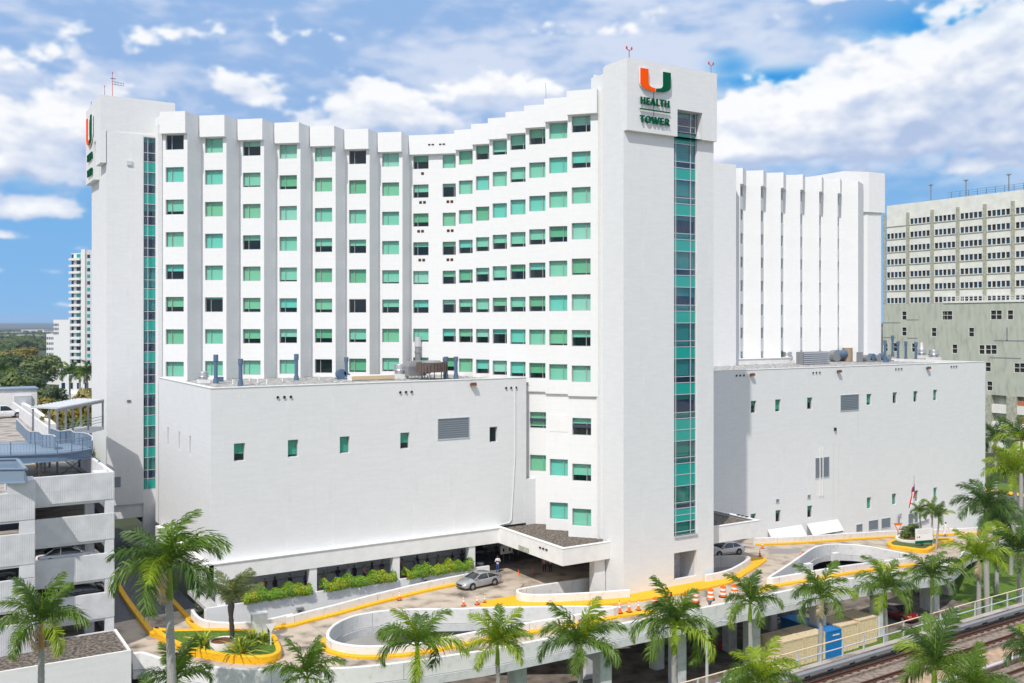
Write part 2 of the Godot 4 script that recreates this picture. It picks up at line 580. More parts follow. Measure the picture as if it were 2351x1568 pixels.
	for f in [["frond", 0.085, 0.155, 0.009], ["frond_lime", 0.20, 0.28, 0.008], ["frond_dark", 0.048, 0.10, 0.011], ["frond_dry", 0.50, 0.40, 0.27], ["frond_olive", 0.13, 0.16, 0.055], ["hedge_green", 0.105, 0.235, 0.008], ["hedge_yellow", 0.40, 0.37, 0.008], ["croton", 0.30, 0.008, 0.05], ["tree_green", 0.085, 0.125, 0.018], ["tree_dark", 0.045, 0.08, 0.015], ["tree_olive", 0.17, 0.14, 0.012], ["stripe_leaf", 0.48, 0.46, 0.05]]:
		var m := mat(f[0], lin(f[1], f[2], f[3]), 0.55)
		m.backlight_enabled = true
		m.backlight = lin(f[1] * 0.8, f[2] * 0.8, f[3] * 0.8)
	mat("shaft_green", lin(0.17, 0.27, 0.01), 0.45)
	mat("shaft_tan", lin(0.42, 0.24, 0.09), 0.6)


func streak_tex() -> ImageTexture:  # painted block: faint courses and patches of older paint
	var nz := FastNoiseLite.new()
	nz.seed = 31
	nz.frequency = 0.02
	nz.fractal_octaves = 5
	var im := Image.create(512, 512, false, Image.FORMAT_L8)
	for y in 512:
		for x in 512:
			var u := minf(x, 511 - x) / 255.0
			var v := 0.982 + 0.018 * nz.get_noise_2d(u * 150.0, absf(y - 256) * 2.6) + 0.010 * nz.get_noise_2d(u * 900.0 + 77.0, absf(y - 256) * 9.0) + 0.05 * maxf(0.0, nz.get_noise_2d(u * 260.0 + 40.0, absf(y - 256) * 0.5)) * nz.get_noise_2d(u * 640.0 + 300.0, absf(y - 256) * 0.2)
			if y % 10 == 0:
				v -= 0.006 + 0.012 * nz.get_noise_2d(u * 500.0, y * 31.0)
			im.set_pixel(x, y, grey(clampf(v, 0.0, 1.0)))
	return ImageTexture.create_from_image(im)


func course_tex() -> ImageTexture:  # the shallow relief of painted block courses and trowel marks
	var nz := FastNoiseLite.new()
	nz.seed = 77
	nz.frequency = 0.02
	nz.fractal_octaves = 4
	var im := Image.create(256, 256, false, Image.FORMAT_L8)
	for y in 256:
		for x in 256:
			var v := 0.75 + 0.18 * nz.get_noise_2d(x * 0.4, y * 2.0)
			if y % 6 == 0:
				v -= 0.12 * (0.6 + nz.get_noise_2d(x * 1.5, y * 9.0))
			im.set_pixel(x, y, grey(clampf(v, 0.0, 1.0)))
	return ImageTexture.create_from_image(im)

func sheet(poly: Array, y: Callable, lift: float, to := MB.new()) -> MB:
	var ix := Geometry2D.triangulate_polygon(PackedVector2Array(poly))
	for k in range(0, ix.size(), 3):
		var p := []
		for j in 3:
			var q: Vector2 = poly[ix[k + j]]
			p.append(Vector3(q.x, y.call(q.x) + lift, -q.y))
		to.tri(p[0], p[1], p[2])
	return to


func strip_rect(x0: float, x1: float, w0: float, w1: float, lift: float, to: MB) -> void:  # follows the slope of the ground
	var cuts := [x0]
	for c in [78.0, 112.0]:
		if c > x0 and c < x1:
			cuts.append(c)
	cuts.append(x1)
	for i in cuts.size() - 1:
		var a: float = cuts[i]
		var b: float = cuts[i + 1]
		to.quad(Vector3(a, ground_y(a) + lift, -w0), Vector3(b, ground_y(b) + lift, -w0), Vector3(b, ground_y(b) + lift, -w1), Vector3(a, ground_y(a) + lift, -w1))


func build_ground() -> void:
	var m := MB.new()
	for xs in [[-7000.0, 78.0], [78.0, 112.0], [112.0, 7000.0]]:
		strip_rect(xs[0], xs[1], -600.0, 8000.0, 0.0, m)
	setting("ground", m, M.plain)
	m = MB.new()
	strip_rect(-260.0, 260.0, -220.0, 29.0, 0.012, m)
	setting("pavement", m, M.garage_deck)
	m = MB.new()
	strip_rect(-20.0, 112.0, 62.0, 96.0, 0.01, m)
	setting("bare_earth", m, M.dirt)
	m = MB.new()
	strip_rect(-20.0, 101.0, 30.0, 65.4, 0.02, m)
	strip_rect(101.0, 150.0, 30.0, 92.0, 0.02, m)
	setting("lawn", m, M.lawn)
	m = MB.new()
	strip_rect(150.0, 168.0, 40.0, 400.0, 0.02, m)
	strip_rect(-60.0, -2.0, 150.0, 172.0, 0.02, m)
	setting("road", m, M.asphalt)
	m = MB.new()
	strip_rect(168.0, 171.0, 40.0, 400.0, 0.14, m)
	m.box(Vector3(149.6, -4.75, -300), Vector3(149.9, -4.6, -40))
	setting("kerb", m, M.yellow)
	m = MB.new()
	strip_rect(171.0, 179.0, 40.0, 400.0, 0.16, m)
	setting("lawn", m, M.lawn)


func lowered(path: Array, by: float) -> Array:
	return path.map(func(p): return p - Vector3.UP * by)


func plan(path: Array) -> PackedVector2Array:
	return PackedVector2Array(path.map(func(p): return Vector2(p.x, -p.z)))


# a concrete parapet with the deck's edge beam under it, split at its joints
func parapet(path: Array, label: String, closed := false, beam_out := 1.0, low := -1.1) -> void:
	var at: Vector3 = path[0]
	var t := thing("parapet_wall", label, "parapet", at)
	var m := MB.new()
	m.sweep(path, [Vector2(-0.14, -0.42), Vector2(0.14, -0.42), Vector2(0.14, 0.80), Vector2(0.09, 0.85), Vector2(-0.09, 0.85), Vector2(-0.14, 0.80)], closed)
	part("coping_wall", m, M.parapet, t, false)
	m = MB.new()
	m.sweep(path, [Vector2(-0.22, low), Vector2(0.22, low), Vector2(0.22, -0.47), Vector2(-0.22, -0.47)], closed)
	part("edge_beam", m, M.beam, t, false)
	m = MB.new()
	m.sweep(path, [Vector2(-0.08, -0.6), Vector2(0.08, -0.6), Vector2(0.08, -0.36), Vector2(-0.08, -0.36)], closed)
	part("joint_filler", m, M.steel_grey, t, false)
	var gone := 4.0
	for i in path.size() - 1:
		gone += path[i].distance_to(path[i + 1])
		if gone > 8.5:
			gone = 0.0
			var along: Vector3 = (path[i + 1] - path[i]).normalized()
			var across := Vector3(-along.z, 0, along.x)
			m = MB.new()
			m.obox(path[i] - across * 0.146 + Vector3(0, -0.4, 0), along * 0.03, Vector3(0, 1.2, 0), across * 0.292)
			part("expansion_joint", m, M.steel_grey, t, false)


func kerb(path: Array, lo: float, hi: float, high: float, label: String) -> void:
	var t := thing("painted_kerb", label, "kerb", path[0])
	var m := MB.new()
	m.sweep(path, [Vector2(lo, -0.05), Vector2(hi, -0.05), Vector2(hi, high - 0.04), Vector2(hi - signf(hi - lo) * 0.05, high), Vector2(lo, high)])
	part("kerb_stone", m, M.yellow, t, false)


func build_driveway() -> void:
	var outer := lowered(curve([Vector3(15, 0.85, -78.93), Vector3(15.65, 0.85, -78.81), Vector3(16.06, 0.85, -77.97), Vector3(16.84, 0.85, -76.2), Vector3(17.42, 0.85, -75.35), Vector3(18.38, 0.85, -74.01), Vector3(19.87, 0.85, -72.32), Vector3(21.94, 0.85, -70.55), Vector3(26.28, 0.85, -68.11), Vector3(28.5, 0.85, -67.12), Vector3(31.68, 0.85, -66.3), Vector3(36.57, 0.85, -65.62), Vector3(38.68, 0.85, -65.34), Vector3(43.04, 0.85, -65.25), Vector3(49.41, 0.85, -65.19), Vector3(60.03, 0.85, -65.01), Vector3(65.52, 0.85, -64.98), Vector3(70.71, 0.85, -64.98), Vector3(76.7, 0.85, -64.91), Vector3(81.45, 0.85, -64.53), Vector3(87.09, 0.4, -65.17), Vector3(91.73, -0.01, -65.36), Vector3(95.31, -0.32, -65.75), Vector3(100.33, -0.76, -67.55), Vector3(105.45, -1.21, -70.09), Vector3(108.76, -1.5, -71.88), Vector3(113.18, -1.89, -73.9), Vector3(117.64, -2.29, -75.33), Vector3(121.33, -2.61, -75.96), Vector3(128.88, -3.28, -76.23), Vector3(137.1, -4, -76.64)], 4), 0.85)
	var loop_a := lowered(curve([Vector3(53.92, 0.85, -69.25), Vector3(51.71, 0.85, -70.82), Vector3(48.99, 0.85, -72.41), Vector3(46.25, 0.85, -73.96), Vector3(43.47, 0.85, -75.43), Vector3(42.28, 0.85, -75.85), Vector3(40.23, 0.85, -77), Vector3(38.21, 0.85, -78.16), Vector3(36.42, 0.85, -78.9), Vector3(34.86, 0.85, -79.18), Vector3(33.43, 0.85, -79.12), Vector3(32.06, 0.85, -78.56), Vector3(30.93, 0.85, -77.72), Vector3(30.09, 0.85, -76.78), Vector3(29.39, 0.85, -75.58), Vector3(29.05, 0.85, -74.42), Vector3(29.13, 0.85, -73.39), Vector3(29.6, 0.85, -72.34), Vector3(30.34, 0.85, -71.46), Vector3(31.2, 0.85, -70.85), Vector3(32.44, 0.85, -70.28), Vector3(34.14, 0.85, -69.82), Vector3(36.39, 0.85, -69.65), Vector3(38.85, 0.85, -69.7), Vector3(41.26, 0.85, -69.7), Vector3(43.5, 0.85, -69.57), Vector3(45.61, 0.85, -69.41), Vector3(49.03, 0.85, -69.21), Vector3(51.45, 0.85, -69.14)], 3, true), 0.85)
	var loop_b := lowered(curve([Vector3(58.49, 0.85, -73.01), Vector3(55.94, 0.85, -73.8), Vector3(53.51, 0.85, -74.67), Vector3(51.19, 0.85, -75.66), Vector3(49.91, 0.85, -76.41), Vector3(49.19, 0.85, -77.11), Vector3(49.09, 0.85, -77.88), Vector3(49.38, 0.85, -78.42), Vector3(49.93, 0.85, -78.74), Vector3(51.26, 0.85, -78.79), Vector3(53.3, 0.85, -78.77), Vector3(55.28, 0.85, -78.62), Vector3(57.81, 0.85, -78.42), Vector3(58.95, 0.85, -78.35)], 4), 0.85)
	var loop_c := lowered(curve([Vector3(68.37, 0.85, -73.27), Vector3(69.44, 0.85, -73.26), Vector3(70.87, 0.85, -73.37), Vector3(72.52, 0.85, -73.79), Vector3(74.72, 0.85, -74.74), Vector3(76.85, 0.85, -75.83), Vector3(77.52, 0.85, -76.35), Vector3(77.47, 0.85, -76.96), Vector3(76.94, 0.85, -77.62), Vector3(75.6, 0.85, -78.26), Vector3(74.56, 0.85, -78.67), Vector3(73.66, 0.85, -78.94)], 4), 0.85)
	var loop_d := lowered(curve([Vector3(72.88, 0.85, -69.13), Vector3(76.43, 0.85, -70.84), Vector3(81.96, 0.85, -73.45), Vector3(88, 0.32, -77.05), Vector3(91.06, 0.05, -78.54), Vector3(93.46, -0.16, -79.02), Vector3(95.4, -0.33, -78.82), Vector3(97.38, -0.5, -77.79), Vector3(98.25, -0.58, -75.95), Vector3(98.64, -0.61, -73.81), Vector3(98.74, -0.62, -72.33), Vector3(98.22, -0.58, -71.31), Vector3(96.52, -0.43, -70.48), Vector3(93.78, -0.19, -70.17), Vector3(89.19, 0.22, -69.63), Vector3(83.25, 0.74, -68.73), Vector3(79.78, 0.85, -68.64), Vector3(77.3, 0.85, -68.7), Vector3(74.93, 0.85, -68.86)], 3, true), 0.85)
	var side_a := lowered(curve([Vector3(21.75, 0.85, -88.18), Vector3(21.64, 0.85, -86.84), Vector3(21.66, 0.85, -85.42), Vector3(21.87, 0.85, -84.52), Vector3(22.4, 0.85, -83.69), Vector3(23.47, 0.85, -82.74), Vector3(24.64, 0.85, -82.13), Vector3(26.23, 0.85, -81.89), Vector3(28.72, 0.85, -82.35), Vector3(28.21, 0.85, -81.82), Vector3(30.43, 0.85, -82.43), Vector3(32.67, 0.85, -82.92), Vector3(37.58, 0.85, -84.33), Vector3(42.76, 0.85, -85.52), Vector3(45.91, 0.85, -85.98), Vector3(48.48, 0.85, -86.25)], 3), 0.85)
	var side_d := lowered(curve([Vector3(86.16, 0.48, -84), Vector3(89.85, 0.16, -83.98), Vector3(92.89, -0.11, -83.95), Vector3(98.04, -0.56, -84.29), Vector3(102.62, -0.96, -84.64), Vector3(106.22, -1.28, -84.85), Vector3(113.88, -1.96, -85.2), Vector3(122.48, -2.71, -85.18), Vector3(129.74, -3.35, -85.26), Vector3(144.6, -4.66, -85.53), Vector3(150.73, -4.87, -84.26)], 3), 0.85)
	# the deck itself, laid in strips between its edges and round its openings
	var edge := Array(plan(outer))
	edge.append_array([Vector2(165, 92), Vector2(165, 96), Vector2(52, 96), Vector2(51.5, 86.6)])
	var back := Array(plan(side_a))
	back.reverse()
	edge.append_array(back)
	edge.append_array([Vector2(23.2, 92.0), Vector2(14.6, 92.0)])
	var poly := PackedVector2Array(edge)
	var holes := [plan(loop_a), plan(loop_b), plan(loop_c), plan(loop_d)]
	var m := MB.new()
	var w := 58.0
	while w < 96.0:
		var from := -1.0
		var x := 10.0
		while x < 165.0:
			var p := Vector2(x + 0.2, w + 0.15)
			var inside := Geometry2D.is_point_in_polygon(p, poly)
			for h in holes:
				if inside and Geometry2D.is_point_in_polygon(p, h):
					inside = false
			if (not inside or (from >= 0.0 and x - from > 2.0)) and from >= 0.0:
				m.quad(Vector3(from, deck_y(from), -w), Vector3(x, deck_y(x), -w), Vector3(x, deck_y(x), -w - 0.3), Vector3(from, deck_y(from), -w - 0.3))
				m.quad(Vector3(from, deck_y(from) - 0.7, -w), Vector3(x, deck_y(x) - 0.7, -w), Vector3(x, deck_y(x) - 0.7, -w - 0.3), Vector3(from, deck_y(from) - 0.7, -w - 0.3))
				from = -1.0
			if inside and from < 0.0:
				from = x
			x += 0.4
		w += 0.3
	setting("driveway", m, M.deck)
	m = MB.new()
	m.prism([Vector2(14.7, 90.5), Vector2(23.0, 91.5), Vector2(23.0, 128), Vector2(14.7, 128)], -0.3, 0.006)
	setting("ramp_road", m, M.asphalt)
	# tar patches and joints in the concrete
	for q in [[Vector3(26.42, 0, -76.6), Vector3(28.57, 0, -75.39), Vector3(28.4, 0, -74.73), Vector3(26.18, 0, -75.69)], [Vector3(17.11, 0.01, -85.41), Vector3(17.82, 0, -85.11), Vector3(17.8, 0, -84.04), Vector3(17.16, 0, -84.31)], [Vector3(86.72, -0.41, -81.6), Vector3(91.09, -0.8, -80.96), Vector3(87.8, -0.51, -78.69), Vector3(83.23, -0.1, -79.11)], [Vector3(52.74, 0, -82.68), Vector3(52.86, 0, -82.61), Vector3(51.05, 0, -80.67), Vector3(50.91, 0, -80.77)]]:
		m = MB.new()
		m.quad(q[0], q[1], q[2], q[3])
		setting("road_patch", m, M.tar_patch)
	for x in [30.0, 38.0, 46.0, 54.0]:
		m = MB.new()
		m.quad(Vector3(x, 0.006, -70), Vector3(x + 0.05, 0.006, -70), Vector3(x + 0.05, 0.006, -85.0 + (54.0 - x) * 0.12), Vector3(x, 0.006, -85.0 + (54.0 - x) * 0.12))
		setting("road_joint", m, M.steel_grey)
	parapet(outer, "long white outer parapet along the front edge of the raised driveway")
	parapet(loop_a, "white parapet round the long hairpin opening in front of the arcade", true)
	parapet(loop_b, "short rounded white parapet beside the foot of the sign tower, under the canopy")
	parapet(loop_c, "small curved white parapet next to the white sedan")
	parapet(loop_d, "pointed white parapet ring round the opening before the tall blank wall", true)
	parapet(side_a, "white parapet rising along the hedges from the planted island to the silver car")
	parapet(side_d, "low white parapet at the foot of the tall blank wall with awnings")
	for q in [Vector3(82.14, 0.19, -72.64), Vector3(91.38, -0.63, -76.76)]:
		var bx := thing("drain_box", "white drain box hung inside the pointed parapet ring, %s" % ("nearer its tip" if q.x < 88.0 else "at its far bend"), "box", q)
		m = MB.new()
		m.box(Vector3(-0.45, -0.75, 0.05), Vector3(0.45, 0.2, 0.6))
		part("case", m, M.parapet, bx)
	var run := func(path: Array, a: float, b: float): return path.slice(int(path.size() * a), int(path.size() * b) + 1)
	kerb(side_a, 0.14, 0.62, 0.2, "yellow kerb curving along the parapet below the hedges")
	kerb(side_d, 0.14, 0.6, 0.2, "yellow kerb at the foot of the parapet under the awnings")
	kerb(run.call(loop_a, 0.46, 0.99), 0.14, 0.6, 0.2, "yellow kerb round the outside of the hairpin parapet")
	var ka: Array = run.call(loop_d, 0.62, 1.0)
	ka.append(loop_d[0])
	kerb(ka, -0.14, -0.6, 0.2, "yellow kerb on the outer lane side of the pointed parapet ring")
	kerb(run.call(outer, 0.85, 1.0), -0.14, -0.5, 0.2, "yellow kerb at the edge of the lane leaving past the tall palms")
	# yellow median and the yellow wedge tips
	var t := thing("traffic_island", "flat bright yellow painted island wrapping the foot of the sign tower", "traffic island", Vector3(51.18, 0, -75.64))
	m = MB.new()
	var isl := plan(curve([Vector3(45.32, 0.15, -78.56), Vector3(45.09, 0.15, -77.73), Vector3(47.53, 0.15, -76.02), Vector3(50.36, 0.15, -74.43), Vector3(54.04, 0.15, -72.63), Vector3(56.79, 0.15, -71.8), Vector3(59.42, 0.15, -71.54), Vector3(61.91, 0.15, -71.41), Vector3(65.84, 0.15, -71.42), Vector3(67.94, 0.15, -71.55), Vector3(69.85, 0.15, -71.68), Vector3(71.47, 0.15, -72.1), Vector3(74.01, 0.15, -73.4), Vector3(77.65, 0.15, -75.07), Vector3(80.35, 0.15, -76.48), Vector3(81.26, 0.15, -77.5), Vector3(79.96, 0.15, -78.5), Vector3(77.96, 0.15, -76.79), Vector3(74.98, 0.15, -75.26), Vector3(72.51, 0.15, -74.42), Vector3(70.2, 0.15, -74.19), Vector3(67.64, 0.15, -73.76), Vector3(64.72, 0.15, -74.4), Vector3(58.49, 0.15, -73.96), Vector3(54.2, 0.15, -75.63), Vector3(51.29, 0.15, -77.3), Vector3(50.03, 0.15, -78.44), Vector3(49.76, 0.15, -79.18), Vector3(49.07, 0.15, -79.11), Vector3(46.58, 0.15, -79.18)], 1, true))
	m.prism(Array(isl), -0.03, 0.15)
	part("painted_top", m, M.yellow, t, false)
	t = thing("traffic_island", "small yellow wedge at the left tip of the pointed parapet ring", "traffic island", Vector3(72.35, 0, -69.35))
	m = MB.new()
	m.prism(Array(plan([Vector3(70.4, 0.13, -68.29), Vector3(73.54, 0.13, -69.79), Vector3(73.54, 0.13, -69.2), Vector3(72.43, 0.13, -68.16), Vector3(70.46, 0.13, -67.89)])), -0.03, 0.14)
	part("painted_top", m, M.yellow, t, false)
	t = thing("traffic_island", "yellow wedge at the right tip of the hairpin parapet under the traffic cones", "traffic island", Vector3(55.36, 0, -69.75))
	m = MB.new()
	m.prism(Array(plan([Vector3(53.56, 0.13, -68.78), Vector3(54.38, 0.13, -69.84), Vector3(55.68, 0.13, -69.51), Vector3(57.84, 0.13, -68.65), Vector3(57.44, 0.13, -67.93), Vector3(54.83, 0.13, -68.45)])), -0.03, 0.14)
	part("painted_top", m, M.yellow, t, false)
	planted_island()
	corner_island()
	# supports below the deck
	var spots := [Vector3(42.54, -1.05, -66.9), Vector3(50.75, -1.05, -66.32), Vector3(59.39, -1.05, -66.58), Vector3(68.65, -1.05, -66.54), Vector3(77.16, -1.05, -65.98), Vector3(85.67, -1.37, -65.47), Vector3(96.34, -2.31, -66.74), Vector3(53.44, -6.5, -73.04), Vector3(60.52, -6.5, -71.5), Vector3(69.86, -6.5, -71.45), Vector3(78.39, -6.5, -74.13), Vector3(96.5, -6, -68.21), Vector3(102.47, -5.4, -69.66)]
	var where := ["behind the second palm from the hairpin", "under the green lettering", "left of the street lamp", "behind the palm left of the containers", "behind the blue container", "in front of the red car", "right of the red car", "standing second in from the edge by the grass", "with dark scrawls on it", "beside the red bucket", "in the dark behind the first containers", "behind the slim palm right of the red car", "under the curved end of the raised driveway"]
	for i in spots.size():
		var p: Vector3 = spots[i]
		var g := ground_y(p.x)
		var inset := -0.75 if i < 7 else 0.0
		t = thing("pillar", "pale concrete pillar " + where[i], "pillar", Vector3(p.x, g, p.z + inset), "pillars under the raised driveway")
		m = MB.new()
		var s := 0.62 if i < 7 else 0.55
		m.prism([Vector2(-s, -s + 0.1), Vector2(-s + 0.1, -s), Vector2(s - 0.1, -s), Vector2(s, -s + 0.1), Vector2(s, s - 0.1), Vector2(s - 0.1, s), Vector2(-s + 0.1, s), Vector2(-s, s - 0.1)], -0.1, deck_y(p.x) - 0.72 - g)
		part("shaft", m, M.beam, t)
	# cross beams carrying the deck
	for i in [2, 3, 5]:
		var x: float = 40.0 + i * 12.5
		t = thing("cross_beam", ["broad concrete cross beam below the hairpin opening", "broad concrete cross beam below the yellow island tip", "broad concrete cross beam left of the street lamp", "broad concrete cross beam behind the first container", "broad concrete cross beam above the red car", "broad concrete cross beam nearest the lawn"][i], "beam", Vector3(x, deck_y(x) - 2.0, -74))
		m = MB.new()
		m.box(Vector3(-0.7, 0, -9), Vector3(0.7, 1.29 if i < 4 else 1.2, -0.6))
		part("girder", m, M.beam, t)
	# wall of the lower storey behind the openings
	t = thing("lower_wall", "grey wall of the lower level seen through the driveway openings", "wall", Vector3(50, -7.5, -91))
	m = MB.new()
	wall(Vector2(24, 91), Vector2(118, 91), -7.6, -0.75, 0.3, [[20.0, 24.0, -7.4, -4.4], [33.0, 36.0, -7.4, -4.6], [60.0, 66.0, -7.4, -4.0]], m)
	part("masonry", m, M.beam, t, false)
	t = thing("planter_wall", "white planter wall carrying the hedges in front of the arcade", "wall", Vector3(36, -3, -86.8))
	m = MB.new()
	m.box(Vector3(22.6, -7.5, -86.95), Vector3(51.2, 1.15, -86.7))
	m.box(Vector3(22.6, -7.5, -87.6), Vector3(51.2, 0.9, -86.96))
	part("masonry", m, M.white_wall, t, false)


func planted_island() -> void:
	var rim := lowered(curve([Vector3(17.92, 0, -85.61), Vector3(17.92, 0, -83.59), Vector3(18.16, 0, -82.14), Vector3(18.49, 0, -80.59), Vector3(19.08, 0, -78.75), Vector3(19.89, 0, -77.36), Vector3(20.85, 0, -75.9), Vector3(22.14, 0, -74.49), Vector3(23.26, 0, -73.68), Vector3(24.17, 0, -73.53), Vector3(24.88, 0, -74.02), Vector3(25.29, 0, -74.89), Vector3(25.59, 0, -76.25), Vector3(25.92, 0, -77.96), Vector3(25.77, 0, -79.05), Vector3(24.97, 0, -80.27), Vector3(23.23, 0, -81.9), Vector3(21.35, 0, -83.06), Vector3(19.45, 0, -84.11), Vector3(18.5, 0, -84.98)], 3, true), 0.0)
	var t := thing("planted_island", "yellow-walled traffic island with grass below the grey-green palm", "traffic island", Vector3(22.07, 0, -77.82))
	var m := MB.new()
	m.sweep(rim, [Vector2(0, -0.05), Vector2(0, 0.56), Vector2(-0.06, 0.62), Vector2(-0.36, 0.62), Vector2(-0.42, 0.56), Vector2(-0.42, -0.05)], true)
	part("rim", m, M.yellow, t, false)
	m = MB.new()
	m.prism(Array(Geometry2D.offset_polygon(plan(rim), -0.2)[0]), -0.02, 0.52)
	part("soil", m, M.lawn, t, false)
	var k := thing("painted_kerb", "long straight yellow kerb running up the left ramp beside the garage", "kerb", Vector3(17.77, 0, -86.26))
	m = MB.new()
	m.sweep(curve([Vector3(18.42, 0, -108.11), Vector3(18.24, 0, -104.15), Vector3(17.94, 0, -98.38), Vector3(17.8, 0, -91.52), Vector3(17.75, 0, -86.13), Vector3(17.81, 0, -84.73)], 3), [Vector2(-0.22, -0.05), Vector2(0.22, -0.05), Vector2(0.22, 0.32), Vector2(-0.22, 0.32)])
	part("kerb_stone", m, M.yellow, k, false)
	k = thing("painted_kerb", "yellow kerb half hidden by palm fronds on the right of the ramp", "kerb", Vector3(21.47, 0, -89.87))
	m = MB.new()
	m.sweep(curve([Vector3(21.91, 0, -110.75), Vector3(21.69, 0, -103.6), Vector3(21.51, 0, -94.43), Vector3(21.47, 0, -89.87), Vector3(21.41, 0, -87.75), Vector3(21.49, 0, -86.37)], 3), [Vector2(-0.2, -0.05), Vector2(0.2, -0.05), Vector2(0.2, 0.2), Vector2(-0.2, 0.2)])
	part("kerb_stone", m, M.yellow, k, false)


func corner_island() -> void:
	var rim := curve([Vector3(105.1, -2.03, -79.93), Vector3(103.95, -1.93, -78.42), Vector3(104.81, -2.01, -77.15), Vector3(105.54, -2.07, -75.82), Vector3(106.59, -2.16, -75.47), Vector3(107.72, -2.26, -75.65), Vector3(111.02, -2.55, -77.21), Vector3(114.78, -2.88, -78.92), Vector3(117.06, -3.09, -79.46), Vector3(119.09, -3.26, -80.05), Vector3(119.66, -3.31, -81.22), Vector3(117.31, -3.11, -81.58), Vector3(113.11, -2.74, -81.92), Vector3(109.44, -2.41, -81.88), Vector3(107.11, -2.21, -81.06)], 3, true)
	var t := thing("planted_island", "yellow-edged island with clipped shrub and sign board before the flagpole", "traffic island", Vector3(107.45, -2.24, -77.82))
	var m := MB.new()
	m.sweep(rim, [Vector2(0, -0.1), Vector2(0, 0.42), Vector2(-0.05, 0.48), Vector2(-0.5, 0.48), Vector2(-0.5, -0.1)], true)
	part("rim", m, M.yellow, t, false)
	m = MB.new()
	var p := Array(plan(rim))
	sheet(p, deck_y, 0.4, m)
	part("soil", m, M.tree_green, t, false)
	m = MB.new()
	var mid := Vector3(111.38, -2.59, -80.67)
	var ring := []
	for i in 24:
		var a := TAU * i / 24
		ring.append(mid + Vector3(cos(a) * 2.6, 0.3, sin(a) * 1.6))
	m.sweep(ring, [Vector2(-0.15, 0), Vector2(0.15, 0), Vector2(0.15, 0.6), Vector2(-0.15, 0.6)], true)
	part("planter_ring", m, M.white_trim, t, false)

const TOP := 49.2
const FASCIA := 46.82
const ROW0 := 46.75
const PITCH := 3.57
const WIN_H := 1.65


func inward(a: Vector2, b: Vector2) -> Vector2:
	var d := (b - a).normalized()
	return -Vector2(d.y, -d.x)


func blind_mat() -> Material:
	return [M.blind_mint, M.blind_green, M.blind_teal, M.blind_mint, M.blind_pale, M.blind_moss, M.blind_mint][rng.randi() % 7]


# one bay: a fascia box at the top and, set back under it, a wall panel with its column of windows
func bay(t: Node3D, l: Vector2, r: Vector2, slots: Array, bottom: float, covers: Array, extra := [], back := 0.5) -> Array:
	var n := inward(l, r)
	var a := l + n * back
	var b := r + n * back
	var m := MB.new()
	m.prism([l, r, b + n * 0.25, a + n * 0.25], FASCIA, TOP)
	part("fascia", m, M.white_wall, t, false)
	var holes := []
	for si in slots.size():
		var s: Array = slots[si]
		for k in covers[si].size():
			var y: float = ROW0 - PITCH * k
			holes.append([s[0], s[1], y - WIN_H, y])
			window(t, on_wall(a, b, s[0], y - WIN_H), s[1] - s[0], WIN_H, s[2], covers[si][k] / 9.0, blind_mat())
	part("wall_panel", wall(a, b, bottom, TOP - 0.05, 0.3, holes), M.white_wall, t, false)
	return [a, b]


